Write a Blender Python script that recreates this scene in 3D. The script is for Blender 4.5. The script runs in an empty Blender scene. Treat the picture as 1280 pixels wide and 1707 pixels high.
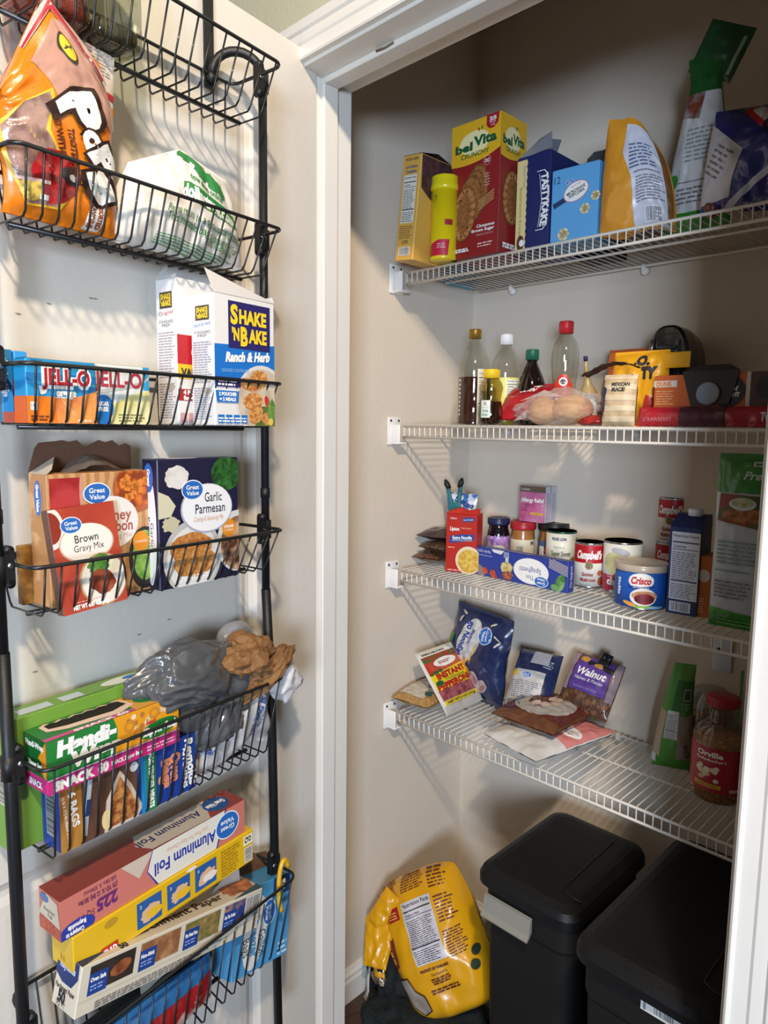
import bpy, bmesh, math, random
from math import sin, cos, pi, radians as rad, sqrt
from mathutils import Vector as V, Matrix as M4, noise
S = bpy.context.scene
COL = S.collection
# ---------------------------------------------------------------- camera, light, exposure
CZ = 1.45                                   # eye height above the closet floor
FPX = 1166.26                               # focal length in pixels of the 1280x1707 frame
CR = V((0.71073459, 0.70333347, 0.01335529))
CU = V((-0.09317356, 0.07530221, 0.9927982))
CF = V((-0.69726252, 0.70686038, -0.11905197))
cam = bpy.data.cameras.new('camera'); camo = bpy.data.objects.new('camera', cam); COL.objects.link(camo)
cam.sensor_fit = 'VERTICAL'; cam.sensor_height = 36.0; cam.lens = FPX / 1707 * 36.0
cam.clip_start = 0.02; cam.clip_end = 50
rm = M4((CR, CU, -CF)).transposed().to_4x4()
camo.matrix_world = M4.Translation((0, 0, CZ)) @ rm
S.camera = camo
S.view_settings.view_transform = 'Standard'; S.view_settings.look = 'None'
S.view_settings.gamma = 1; S.view_settings.use_curve_mapping = False
S.view_settings.exposure = 0.0
w = bpy.data.worlds.new('world'); S.world = w; w.use_nodes = True
w.node_tree.nodes['Background'].inputs[0].default_value = (1.0, 0.87, 0.72, 1)
w.node_tree.nodes['Background'].inputs[1].default_value = 0.07

def area(name, loc, target, size, energy, color, shape='DISK'):
    l = bpy.data.lights.new(name, 'AREA'); l.shape = shape; l.size = size; l.energy = energy; l.color = color
    o = bpy.data.objects.new(name, l); COL.objects.link(o); o.location = loc
    o.rotation_euler = (V(target) - V(loc)).to_track_quat('-Z', 'Y').to_euler()
    return o
# warm ceiling lamp of the hall, above and just behind the photographer; daylight from a room to the right
l = bpy.data.lights.new('ceiling_lamp', 'POINT'); l.shadow_soft_size = 0.065; l.energy = 216; l.color = (1.0, 0.83, 0.64)
o = bpy.data.objects.new('ceiling_lamp', l); COL.objects.link(o); o.location = (0.55, -0.36, CZ + 1.5)
area('window_daylight', (1.5, -1.85, CZ + 0.0), (-0.8, 1.2, CZ - 0.1), 0.8, 124, (0.63, 0.78, 1.0), 'SQUARE')

# ---------------------------------------------------------------- pixel rays (photo frame 1280x1707)
def ray(x, y): return CF + CR * ((x - 640) / FPX) + CU * ((853.5 - y) / FPX)
def atY(x, y, Y): d = ray(x, y); P = d * (Y / d.y); return V((P.x, P.y, P.z + CZ))
def atX(x, y, X): d = ray(x, y); P = d * (X / d.x); return V((P.x, P.y, P.z + CZ))
def atZ(x, y, Z): d = ray(x, y); P = d * ((Z - CZ) / d.z); return V((P.x, P.y, P.z + CZ))
def mpp(P): return (P - V((0, 0, CZ))).dot(CF) / FPX
# door frame: u runs along the open door from the hinge, w is the distance in front of the door face
DD = -0.150593282
DH = V((-1.04, 0.865, 0)); DU = V((-sin(DD), -cos(DD), 0)); DN = V((cos(DD), -sin(DD), 0))
def dpt(u, w, z): return DH + DU * u + DN * w + V((0, 0, z))
def dray(x, y, w):
    d = ray(x, y); t = (DH + DN * w).dot(DN) / d.dot(DN); P = d * t
    return (P - DH).dot(DU), P.z + CZ
# matrix whose local x runs to the viewer's right along the door, local -y faces the viewer
def DM(u, w, z, yaw=0, lean=0, roll=0):
    m = M4((-DU, -DN, V((0, 0, 1)))).transposed().to_4x4()
    return M4.Translation(dpt(u, w, z)) @ m @ M4.Rotation(rad(yaw), 4, 'Z') @ M4.Rotation(rad(roll), 4, 'Y') @ M4.Rotation(rad(lean), 4, 'X')
def WM(P, yaw=0, lean=0, roll=0):
    return M4.Translation(P) @ M4.Rotation(rad(yaw), 4, 'Z') @ M4.Rotation(rad(roll), 4, 'Y') @ M4.Rotation(rad(lean), 4, 'X')

# ---------------------------------------------------------------- materials (all procedural)
def lin(c):
    c = c / 255.0
    return c / 12.92 if c <= 0.04045 else ((c + 0.055) / 1.055) ** 2.4
def hexc(h): return (lin(int(h[0:2], 16)), lin(int(h[2:4], 16)), lin(int(h[4:6], 16)), 1)
MATS = {}
def mt(h, rough=0.45, metal=0.0, bump=0.0, bs=60.0, h2=None, ns=20.0, spec=0.5, lo=0.4, hi=0.6, kind='noise', coat=0.0, alpha=1.0):
    """principled material; h2 = second colour mixed in by a noise or voronoi pattern"""
    key = (h, rough, metal, bump, bs, h2, ns, spec, lo, hi, kind, coat, alpha)
    if key in MATS: return MATS[key]
    m = bpy.data.materials.new('m_' + h + '_' + str(len(MATS))); m.use_nodes = True
    nt = m.node_tree; b = nt.nodes['Principled BSDF']
    b.inputs['Base Color'].default_value = hexc(h); b.inputs['Roughness'].default_value = rough
    b.inputs['Metallic'].default_value = metal; b.inputs['Specular IOR Level'].default_value = spec
    b.inputs['Coat Weight'].default_value = coat; b.inputs['Alpha'].default_value = alpha
    tc = nt.nodes.new('ShaderNodeTexCoord')
    if h2:
        if kind == 'noise':
            t = nt.nodes.new('ShaderNodeTexNoise'); t.inputs['Detail'].default_value = 4; fac = t.outputs['Fac']
        elif kind == 'wave':
            t = nt.nodes.new('ShaderNodeTexWave'); t.inputs['Distortion'].default_value = 6; t.inputs['Detail'].default_value = 3; fac = t.outputs['Fac']
        else:
            t = nt.nodes.new('ShaderNodeTexVoronoi'); fac = t.outputs['Distance']
        t.inputs['Scale'].default_value = ns
        nt.links.new(tc.outputs['Object'], t.inputs['Vector'])
        r = nt.nodes.new('ShaderNodeValToRGB')
        r.color_ramp.elements[0].position = lo; r.color_ramp.elements[1].position = hi
        r.color_ramp.elements[0].color = hexc(h); r.color_ramp.elements[1].color = hexc(h2)
        nt.links.new(fac, r.inputs['Fac']); nt.links.new(r.outputs['Color'], b.inputs['Base Color'])
    if bump:
        n = nt.nodes.new('ShaderNodeTexNoise'); n.inputs['Scale'].default_value = bs; n.inputs['Detail'].default_value = 3
        nt.links.new(tc.outputs['Object'], n.inputs['Vector'])
        bp = nt.nodes.new('ShaderNodeBump'); bp.inputs['Strength'].default_value = bump; bp.inputs['Distance'].default_value = 0.01
        nt.links.new(n.outputs['Fac'], bp.inputs['Height']); nt.links.new(bp.outputs['Normal'], b.inputs['Normal'])
    MATS[key] = m; return m
def film(h='ffffff', clear=0.8, rough=0.12, tint='ffffff', bump=0.0, bs=40):
    """thin see-through plastic: mix of transparent and a glossy/diffuse skin"""
    key = ('film', h, clear, rough, tint, bump, bs)
    if key in MATS: return MATS[key]
    m = bpy.data.materials.new('film_' + str(len(MATS))); m.use_nodes = True
    nt = m.node_tree; nt.nodes.clear()
    out = nt.nodes.new('ShaderNodeOutputMaterial'); mx = nt.nodes.new('ShaderNodeMixShader')
    tr = nt.nodes.new('ShaderNodeBsdfTransparent'); pr = nt.nodes.new('ShaderNodeBsdfPrincipled')
    pr.inputs['Base Color'].default_value = hexc(h); pr.inputs['Roughness'].default_value = rough
    tr.inputs['Color'].default_value = hexc(tint)
    lw = nt.nodes.new('ShaderNodeLayerWeight'); lw.inputs['Blend'].default_value = 0.35
    mr = nt.nodes.new('ShaderNodeMapRange'); mr.inputs['To Min'].default_value = 1 - clear
    mr.inputs['To Max'].default_value = min(1, 1 - clear + 0.35)
    nt.links.new(lw.outputs['Facing'], mr.inputs['Value']); nt.links.new(mr.outputs['Result'], mx.inputs['Fac'])
    nt.links.new(tr.outputs[0], mx.inputs[1]); nt.links.new(pr.outputs[0], mx.inputs[2]); nt.links.new(mx.outputs[0], out.inputs[0])
    if bump:
        tc = nt.nodes.new('ShaderNodeTexCoord'); n = nt.nodes.new('ShaderNodeTexNoise'); n.inputs['Scale'].default_value = bs
        nt.links.new(tc.outputs['Object'], n.inputs['Vector'])
        bp = nt.nodes.new('ShaderNodeBump'); bp.inputs['Strength'].default_value = bump; bp.inputs['Distance'].default_value = 0.01
        nt.links.new(n.outputs['Fac'], bp.inputs['Height']); nt.links.new(bp.outputs['Normal'], pr.inputs['Normal'])
    MATS[key] = m; return m

def glassy(tint='ffffff', gl=.9):
    key = ('glassy', tint, gl)
    if key in MATS: return MATS[key]
    m = bpy.data.materials.new('clear_plastic_' + str(len(MATS))); m.use_nodes = True; nt = m.node_tree; nt.nodes.clear()
    out = nt.nodes.new('ShaderNodeOutputMaterial'); mx = nt.nodes.new('ShaderNodeMixShader'); tr = nt.nodes.new('ShaderNodeBsdfTransparent'); g = nt.nodes.new('ShaderNodeBsdfGlossy')
    tr.inputs['Color'].default_value = hexc(tint); g.inputs['Roughness'].default_value = .06; g.inputs['Color'].default_value = (gl, gl, gl, 1)
    lw = nt.nodes.new('ShaderNodeLayerWeight'); lw.inputs['Blend'].default_value = .5
    pw = nt.nodes.new('ShaderNodeMath'); pw.operation = 'POWER'; pw.inputs[1].default_value = 3.0; nt.links.new(lw.outputs['Facing'], pw.inputs[0])
    fz = nt.nodes.new('ShaderNodeMapRange'); fz.inputs['To Min'].default_value = .06; fz.inputs['To Max'].default_value = .55; nt.links.new(pw.outputs[0], fz.inputs['Value'])
    nt.links.new(fz.outputs[0], mx.inputs[0]); nt.links.new(tr.outputs[0], mx.inputs[1]); nt.links.new(g.outputs[0], mx.inputs[2]); nt.links.new(mx.outputs[0], out.inputs[0])
    MATS[key] = m; return m

# ---------------------------------------------------------------- mesh builder
class MB:
    def __init__(s): s.v = []; s.f = []; s.m = []; s.sm = []; s.mats = []; s.D = None
    def mi(s, mat):
        if mat not in s.mats: s.mats.append(mat)
        return s.mats.index(mat)
    def add(s, vs, fs, mat, smooth=False):
        o = len(s.v); k = s.mi(mat)
        s.v += [s.D(V(p)) if s.D else V(p) for p in vs]
        for f in fs: s.f.append([i + o for i in f]); s.m.append(k); s.sm.append(smooth)
    def build(s, name, parent=None, mat=None, link=True):
        me = bpy.data.meshes.new(name); me.from_pydata([tuple(p) for p in s.v], [], s.f)
        for q in s.mats: me.materials.append(q)
        me.polygons.foreach_set('material_index', s.m); me.polygons.foreach_set('use_smooth', s.sm); me.update()
        o = bpy.data.objects.new(name, me); COL.objects.link(o)
        if parent: o.parent = parent
        if mat is not None: o.matrix_world = mat
        return o
    # shapes
    def box(s, x0, x1, y0, y1, z0, z1, mat, T=None):
        p = [V((x, y, z)) for z in (z0, z1) for y in (y0, y1) for x in (x0, x1)]
        if T: p = [T @ q for q in p]
        s.add(p, [(0, 2, 3, 1), (4, 5, 7, 6), (0, 1, 5, 4), (2, 6, 7, 3), (0, 4, 6, 2), (1, 3, 7, 5)], mat)
    def rbox(s, x0, x1, y0, y1, z0, z1, mat, r=0.002, T=None, seg=2):
        bm = bmesh.new(); bmesh.ops.create_cube(bm, size=1)
        for q in bm.verts: q.co = V((x0 + (q.co.x + .5) * (x1 - x0), y0 + (q.co.y + .5) * (y1 - y0), z0 + (q.co.z + .5) * (z1 - z0)))
        bmesh.ops.bevel(bm, geom=bm.edges[:], offset=r, segments=seg, affect='EDGES', profile=0.5)
        bm.verts.index_update()
        s.add([(T @ q.co) if T else q.co.copy() for q in bm.verts], [[q.index for q in f.verts] for f in bm.faces], mat, seg > 1)
        bm.free()
    def tube(s, pts, r, mat, n=6, closed=False, cap=True):
        pts = [V(p) for p in pts]; N = len(pts); rings = []; up = None
        for i, p in enumerate(pts):
            if closed: a = (pts[i] - pts[i - 1]).normalized(); b = (pts[(i + 1) % N] - pts[i]).normalized()
            else:
                a = (pts[i] - pts[max(i - 1, 0)]); b = (pts[min(i + 1, N - 1)] - pts[i])
                a = a.normalized() if a.length > 1e-9 else b.normalized(); b = b.normalized() if b.length > 1e-9 else a
            t = (a + b); t = t.normalized() if t.length > 1e-6 else a
            if up is None: up = V((0, 0, 1)) if abs(t.z) < .9 else V((1, 0, 0))
            sd = t.cross(up).normalized(); up = sd.cross(t).normalized()
            k = 1 / max(0.5, a.dot(t)); rr = r[i] if isinstance(r, (list, tuple)) else r
            rings.append([p + (sd * cos(2 * pi * j / n) + up * sin(2 * pi * j / n)) * rr * (k if k < 1.5 else 1.2) for j in range(n)])
        vs = [q for R in rings for q in R]; fs = []
        for i in range(N if closed else N - 1):
            for j in range(n):
                a0 = i * n + j; a1 = i * n + (j + 1) % n; b0 = ((i + 1) % N) * n + j; b1 = ((i + 1) % N) * n + (j + 1) % n
                fs.append((a0, a1, b1, b0))
        if cap and not closed: fs.append(tuple(range(n - 1, -1, -1))); fs.append(tuple((N - 1) * n + j for j in range(n)))
        s.add(vs, fs, mat, True)
    def lathe(s, prof, mat, n=40, c=(0, 0), sx=1, sy=1, a0=0, a1=2 * pi, T=None):
        full = abs(a1 - a0 - 2 * pi) < 1e-6; k = n if full else n + 1; vs = []; fs = []
        for r, z in prof:
            for j in range(k):
                a = a0 + (a1 - a0) * j / n
                p = V((c[0] + r * sx * sin(a), c[1] - r * sy * cos(a), z)); vs.append(T @ p if T else p)
        for i in range(len(prof) - 1):
            for j in range(n): fs.append((i * k + j, i * k + (j + 1) % k, (i + 1) * k + (j + 1) % k, (i + 1) * k + j))
        if full:
            if prof[0][0] > 1e-5: fs.append(tuple(range(k - 1, -1, -1)))
            if prof[-1][0] > 1e-5: fs.append(tuple((len(prof) - 1) * k + j for j in range(k)))
        s.add(vs, fs, mat, True)
    def grid(s, fn, nu, nv, mat, smooth=True, flip=False):
        vs = [fn(i / nu, j / nv) for j in range(nv + 1) for i in range(nu + 1)]; fs = []
        for j in range(nv):
            for i in range(nu):
                a = j * (nu + 1) + i; q = (a, a + 1, a + nu + 2, a + nu + 1); fs.append(q[::-1] if flip else q)
        s.add(vs, fs, mat, smooth)

# ---------------------------------------------------------------- lettering
TXT = {}
def text_mesh(st, bold):
    k = (st, bold)
    if k in TXT: return TXT[k]
    cu = bpy.data.curves.new('t', 'FONT'); cu.body = st; cu.size = 1; cu.resolution_u = 3; cu.offset = bold; cu.space_character = 1.02
    cu.align_x = 'CENTER'
    ob = bpy.data.objects.new('t', cu); me = ob.to_mesh()
    vs = [(q.co.x, q.co.y) for q in me.vertices]; fs = [tuple(p.vertices) for p in me.polygons]
    ob.to_mesh_clear(); bpy.data.objects.remove(ob); bpy.data.curves.remove(cu)
    TXT[k] = (vs, fs); return TXT[k]
class Canvas:
    """flat artwork laid on a surface given by fn(u, v, offset)"""
    def __init__(s, mb, fn, seg=None, base=0.0003, step=0.00006): s.mb = mb; s.fn = fn; s.seg = seg; s.L = 0; s.base = base; s.step = step; s.clip = None
    def _put(s, vs, fs, mat, same=False):
        if not same: s.L += 1
        off = s.base + s.L * s.step
        if s.seg or s.clip:
            bm = bmesh.new(); q = [bm.verts.new((x, y, 0)) for x, y in vs]
            for f in fs:
                try: bm.faces.new([q[i] for i in f])
                except ValueError: pass
            if s.clip:
                x0, y0, x1, y1 = s.clip
                for co, no in (((x0, 0, 0), (-1, 0, 0)), ((x1, 0, 0), (1, 0, 0)), ((0, y0, 0), (0, -1, 0)), ((0, y1, 0), (0, 1, 0))):
                    bmesh.ops.bisect_plane(bm, geom=bm.verts[:] + bm.edges[:] + bm.faces[:], plane_co=co, plane_no=no, clear_outer=True)
            if s.seg:
                for _ in range(6):
                    es = [e for e in bm.edges if e.calc_length() > s.seg]
                    if not es: break
                    bmesh.ops.subdivide_edges(bm, edges=es, cuts=1)
                    bmesh.ops.triangulate(bm, faces=[f for f in bm.faces if len(f.verts) > 3])
            bm.verts.index_update()
            vs = [(p.co.x, p.co.y) for p in bm.verts]; fs = [tuple(p.index for p in f.verts) for f in bm.faces]; bm.free()
        s.mb.add([s.fn(x, y, off) for x, y in vs], fs, mat, bool(s.seg))
    def poly(s, pts, mat, same=False):
        from mathutils.geometry import tessellate_polygon
        tr = tessellate_polygon([[V((x, y, 0)) for x, y in pts]])
        s._put(pts, [tuple(t) for t in tr], mat, same)
    def rect(s, x0, y0, x1, y1, mat, same=False, rot=0):
        pts = [(x0, y0), (x1, y0), (x1, y1), (x0, y1)]
        if rot:
            cx, cy = (x0 + x1) / 2, (y0 + y1) / 2; a = rad(rot)
            pts = [(cx + (x - cx) * cos(a) - (y - cy) * sin(a), cy + (x - cx) * sin(a) + (y - cy) * cos(a)) for x, y in pts]
        s._put(pts, [(0, 1, 2, 3)], mat, same)
    def ell(s, cx, cy, rx, ry, mat, rot=0, n=28, same=False, jit=0, seed=1):
        a = rad(rot); rr = random.Random(seed); pts = []
        for i in range(n):
            k = 1 + (rr.random() - .5) * jit; x = rx * k * cos(2 * pi * i / n); y = ry * k * sin(2 * pi * i / n)
            pts.append((cx + x * cos(a) - y * sin(a), cy + x * sin(a) + y * cos(a)))
        pts.append((cx, cy)); s._put(pts, [(i, (i + 1) % n, n) for i in range(n)], mat, same)
    def text(s, st, cx, cy, h, mat, w=None, rot=0, bold=0.0, shear=0.0, same=False, mir=1, arc=0.0):
        vs, fs = text_mesh(st, bold)
        if not vs: return
        xs = [p[0] for p in vs]; x0, x1 = min(xs), max(xs); k = h / 0.70; kx = (w / (x1 - x0)) if w else k
        a = rad(rot); mid = (x0 + x1) / 2; pts = []
        for x, y in vs:
            X = (x - mid) * kx; Y = (y - 0.35) * k; X += Y * shear; Y += arc * (1 - (X / max(1e-6, kx * (x1 - x0) / 2)) ** 2) * h; X *= mir
            pts.append((cx + X * cos(a) - Y * sin(a), cy + X * sin(a) + Y * cos(a)))
        s._put(pts, fs, mat, same)
    def lines(s, x0, y0, x1, y1, n, mat, fill=0.45, seed=3, rot=0, gaps=True):
        """rows of fine print"""
        rr = random.Random(seed); vs = []; fs = []; hh = (y1 - y0) / n; a = rad(rot); cx, cy = (x0 + x1) / 2, (y0 + y1) / 2
        for i in range(n):
            yb = y1 - (i + 1) * hh; x = x0; end = x1 - (x1 - x0) * rr.random() * 0.25
            while x < end:
                wl = hh * (0.8 + 2.4 * rr.random()); e = min(x + wl, end)
                o = len(vs)
                for px, py in ((x, yb), (e, yb), (e, yb + hh * fill), (x, yb + hh * fill)):
                    vs.append((cx + (px - cx) * cos(a) - (py - cy) * sin(a), cy + (px - cx) * sin(a) + (py - cy) * cos(a)))
                fs.append((o, o + 1, o + 2, o + 3)); x = e + hh * 0.4
        s._put(vs, fs, mat)
    def bars(s, x0, y0, x1, y1, mat, bg=None, n=26, seed=5, vert=True):
        if bg: s.rect(x0, y0, x1, y1, bg)
        rr = random.Random(seed); vs = []; fs = []; mx = (x1 - x0) * .08; my = (y1 - y0) * .08; t = 0
        ws = [rr.choice((1, 1, 2, 3)) for _ in range(2 * n)]; tot = sum(ws)
        for i, q in enumerate(ws):
            a = t / tot; t += q; b = t / tot
            if i % 2: continue
            o = len(vs)
            if vert: X0 = x0 + mx + (x1 - x0 - 2 * mx) * a; X1 = x0 + mx + (x1 - x0 - 2 * mx) * b; vs += [(X0, y0 + my), (X1, y0 + my), (X1, y1 - my), (X0, y1 - my)]
            else: Y0 = y0 + my + (y1 - y0 - 2 * my) * a; Y1 = y0 + my + (y1 - y0 - 2 * my) * b; vs += [(x0 + mx, Y0), (x1 - mx, Y0), (x1 - mx, Y1), (x0 + mx, Y1)]
            fs.append((o, o + 1, o + 2, o + 3))
        s._put(vs, fs, mat)
    def facts(s, x0, y0, x1, y1, bg, ink, n=16, title=True):
        """nutrition panel"""
        s.rect(x0, y0, x1, y1, bg); W = x1 - x0; H = y1 - y0
        if title: s.text('Nutrition Facts', (x0 + x1) / 2, y1 - H * .055, min(H * .06, W * .1), ink, w=W * .9, bold=.02)
        s.rect(x0 + W * .04, y1 - H * .16, x1 - W * .04, y1 - H * .14, ink)
        s.text('Calories', x0 + W * .3, y1 - H * .21, H * .04, ink, w=W * .45, bold=.02); s.rect(x0 + W * .04, y1 - H * .26, x1 - W * .04, y1 - H * .25, ink, same=True)
        s.lines(x0 + W * .05, y0 + H * .3, x1 - W * .05, y1 - H * .28, n * 2 // 3, ink, .35)
        s.rect(x0 + W * .04, y0 + H * .27, x1 - W * .04, y0 + H * .29, ink)
        s.lines(x0 + W * .05, y0 + H * .03, x1 - W * .05, y0 + H * .25, n // 3, ink, .35)

# ---------------------------------------------------------------- things
def tag(o, label, cat, group=None):
    o['label'] = label; o['category'] = cat
    if group: o['group'] = group
    return o
def thing(name, label, cat, M, group=None):
    o = bpy.data.objects.new(name, None); o.empty_display_size = 0.02; COL.objects.link(o); o.matrix_world = M
    return tag(o, label, cat, group)
def struct(o): o['kind'] = 'structure'; return o
def copy_tree(o, M, label, group=None):
    c = o.copy(); COL.objects.link(c); c.matrix_world = M; c['label'] = label
    if group: c['group'] = group
    for ch in list(o.children):
        k = ch.copy(); COL.objects.link(k); k.parent = c
        for g in list(ch.children): e = g.copy(); COL.objects.link(e); e.parent = k
    return c
# face maps of a carton: origin bottom centre, front is -y
def fr(d): return lambda u, v, o: V((u, -d / 2 - o, v))
def lf(w): return lambda u, v, o: V((-w / 2 - o, -u, v))          # u to the viewer's right when looking at the left side
def rt(w): return lambda u, v, o: V((w / 2 + o, u, v))
def tp(h): return lambda u, v, o: V((u, v, h + o))
# ================================================================ the closet and the hall around it
XL, XR, YB, YF, YI = -1.2, 0.13, 1.55, 0.835, 0.95     # closet left/right/back walls, hall face and closet face of the front wall
XJ, XJR, ZH, ZC = -1.045, -0.243, CZ + 0.632, CZ + 1.02
wallm = mt('d8cbb9', .85, bump=.08, bs=120, h2='d2c6b4', ns=3, lo=.35, hi=.65)
paint = mt('e0dcd3', .42, bump=.03, bs=90, h2='dcd7cd', ns=5, lo=.3, hi=.7)
hallm = mt('b9b59a', .85, bump=.08, bs=120)
m = MB(); m.box(XL - .1, XL, YF + .01, YB + .1, 0, ZC, wallm); struct(m.build('wall_left'))
m = MB(); m.box(XL - .1, XR + .1, YB, YB + .1, 0, ZC, wallm); struct(m.build('wall_back'))
m = MB(); m.box(XR, XR + .1, YI, YB, 0, ZC, wallm); struct(m.build('wall_right'))
m = MB(); m.box(XL - .1, XR + .1, YI, YB + .1, ZC, ZC + .1, mt('b8ab98', .9)); struct(m.build('ceiling'))
m = MB()
m.box(-2.6, XJ - .02, YF, YI, 0, 2.75, hallm); m.box(XJR + .02, 1.6, YF, YI, 0, 2.75, hallm); m.box(XJ - .02, XJR + .02, YF, YI, ZH + .02, 2.75, hallm)
m.box(XL, XJ - .02, YI, YI + .004, 0, ZC, wallm); m.box(XJR + .02, XR, YI, YI + .004, 0, ZC, wallm); m.box(XJ - .02, XJR + .02, YI, YI + .004, ZH + .02, ZC, wallm)
struct(m.build('wall_front'))
# dark wood floor, boards running into the closet
def floor_mat():
    m = bpy.data.materials.new('floor_boards'); m.use_nodes = True; nt = m.node_tree; b = nt.nodes['Principled BSDF']
    tc = nt.nodes.new('ShaderNodeTexCoord'); br = nt.nodes.new('ShaderNodeTexBrick'); br.inputs['Scale'].default_value = 1
    br.inputs['Brick Width'].default_value = 1.2; br.inputs['Row Height'].default_value = .12; br.inputs['Mortar Size'].default_value = .0015
    br.inputs['Color1'].default_value = hexc('5d4030'); br.inputs['Color2'].default_value = hexc('4b3225'); br.inputs['Mortar'].default_value = hexc('20140e')
    mp = nt.nodes.new('ShaderNodeMapping'); mp.inputs['Rotation'].default_value = (0, 0, 1.9)
    n = nt.nodes.new('ShaderNodeTexNoise'); n.inputs['Scale'].default_value = 9
    mp2 = nt.nodes.new('ShaderNodeMapping'); mp2.inputs['Rotation'].default_value = (0, 0, 1.9); mp2.inputs['Scale'].default_value = (1, 14, 1)
    mx = nt.nodes.new('ShaderNodeMixRGB'); mx.blend_type = 'MULTIPLY'; mx.inputs[0].default_value = .6
    nt.links.new(tc.outputs['Object'], mp.inputs[0]); nt.links.new(mp.outputs[0], br.inputs[0]); nt.links.new(tc.outputs['Object'], mp2.inputs[0])
    nt.links.new(mp2.outputs[0], n.inputs[0]); nt.links.new(br.outputs[0], mx.inputs[1]); nt.links.new(n.outputs['Color'], mx.inputs[2])
    nt.links.new(mx.outputs[0], b.inputs['Base Color']); b.inputs['Roughness'].default_value = .4
    return m
m = MB(); m.box(-3.5, 4.0, -4.5, YB + .1, -.05, 0, floor_mat()); struct(m.build('floor'))
# moulding profiles swept along straight runs
def sweep(mb, prof, a, b, ax, up, mat):
    a = V(a); b = V(b); vs = [a + V(ax) * p + V(up) * q for p, q in prof] + [b + V(ax) * p + V(up) * q for p, q in prof]
    n = len(prof); mb.add(vs, [(i, (i + 1) % n, n + (i + 1) % n, n + i) for i in range(n)] + [tuple(range(n - 1, -1, -1)), tuple(range(n, 2 * n))], mat)
bp = [(0, 0), (.014, 0), (.014, .055), (.011, .062), (.011, .07), (.006, .078), (.004, .084), (0, .084)]
m = MB(); sweep(m, bp, (XL, YB, 0), (XR, YB, 0), (0, -1, 0), (0, 0, 1), paint); struct(m.build('baseboard_back'))
m = MB(); sweep(m, bp, (XL, YI + .004, 0), (XL, YB - .014, 0), (1, 0, 0), (0, 0, 1), paint); struct(m.build('baseboard_left'))
# jamb, stop and casing; q = outward from the opening, p = out of the wall
m = MB()
m.box(XJ - .018, XJ, YF - .001, YI + .006, 0, ZH + .018, paint); m.box(XJR, XJR + .018, YF - .001, YI + .006, 0, ZH + .018, paint)
m.box(XJ, XJR, YF - .001, YI + .006, ZH, ZH + .018, paint)
struct(m.build('trim_1'))
m = MB(); ys = (YF + .045, YF + .08)
m.rbox(XJ, XJ + .01, ys[0], ys[1], 0, ZH - .01, paint, .002, seg=1); m.rbox(XJR - .01, XJR, ys[0], ys[1], 0, ZH - .01, paint, .002, seg=1); m.rbox(XJ, XJR, ys[0], ys[1], ZH - .011, ZH, paint, .002, seg=1)
m.tube([(XJ + .145, ys[0] - .0005, ZH - .004), (XJ + .165, ys[0] - .0008, ZH - .006), (XJ + .185, ys[0] - .0005, ZH - .0045)], .0022, mt('6e5f4e', .9), 5)
struct(m.build('trim_2'))
cp = [(0, .006), (.012, .006), (.014, .009), (.009, .013), (.010, .03), (.013, .034), (.013, .048), (.017, .052), (.018, .066), (.014, .07), (0, .07)]
m = MB()
sweep(m, cp, (XJ, YF, 0), (XJ, YF, ZH), (0, -1, 0), (-1, 0, 0), paint)
sweep(m, cp, (XJR, YF, 0), (XJR, YF, ZH), (0, -1, 0), (1, 0, 0), paint)
sweep(m, cp, (XJ - .07, YF, ZH), (XJR + .07, YF, ZH), (0, -1, 0), (0, 0, 1), paint)
struct(m.build('trim_3'))

# ---------------------------------------------------------------- the open door
W_, T_ = .80, .035; ZD = CZ + .66
doorm = mt('d9d3c8', .38, bump=.05, bs=70, h2='d4cdc1', ns=4, lo=.3, hi=.7)
m = MB()
def dbox(mb, u0, u1, w0, w1, z0, z1, mat): mb.add([dpt(u, w, z) for z in (z0, z1) for w in (w0, w1) for u in (u0, u1)],
    [(0, 1, 3, 2), (4, 6, 7, 5), (0, 4, 5, 1), (2, 3, 7, 6), (0, 2, 6, 4), (1, 5, 7, 3)], mat)
# two moulded panels: the slab is a frame around recessed fields
PN = [(.155, .72, CZ + .30 - 1.03, CZ + .60), ]
panels = [(.155, .66, .22, CZ - .60), (.155, .66, CZ - .405, CZ + .525)]
us = [0, .155, .66, W_]; zs = [.008, .22, CZ - .60, CZ - .405, CZ + .525, ZD]
for i in range(3):
    for j in range(5):
        pan = (i == 1 and j in (1, 3))
        dbox(m, us[i], us[i + 1], -T_, -.008 if pan else 0, zs[j], zs[j + 1], doorm)
for u0, u1, z0, z1 in panels:                       # raised field with sloped border
    def rings(ins, w): return [dpt(u0 + ins, w, z0 + ins), dpt(u1 - ins, w, z0 + ins), dpt(u1 - ins, w, z1 - ins), dpt(u0 + ins, w, z1 - ins)]
    lv = [rings(0, 0), rings(.006, -.004), rings(.014, -.0075), rings(.022, -.0075), rings(.034, -.003), rings(.05, -.002)]
    for a, b in zip(lv, lv[1:]): m.add(a + b, [(k, (k + 1) % 4, 4 + (k + 1) % 4, 4 + k) for k in range(4)], doorm)
    m.add(lv[-1], [(0, 1, 2, 3)], doorm)
rr = random.Random(4)                               # scuffs and small dents
sc = mt('8d8478', .8)
for px, py in ((32, 523), (83, 506), (153, 497), (160, 498), (233, 1058), (60, 1120), (283, 1033), (385, 1318)):
    u, z = dray(px, py, 0); m.add([dpt(u + a, (-.0017 if z < CZ + .5 else 0) + .0004, z + b) for a, b in ((-.004, 0), (0, -.0012), (.005, .0006), (0, .0012))], [(0, 1, 2, 3)], sc)
door = struct(m.build('door_1'))
m = MB(); km = mt('b7a27a', .25, 1.0); c = dpt(.74, 0, CZ - .5)
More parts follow.
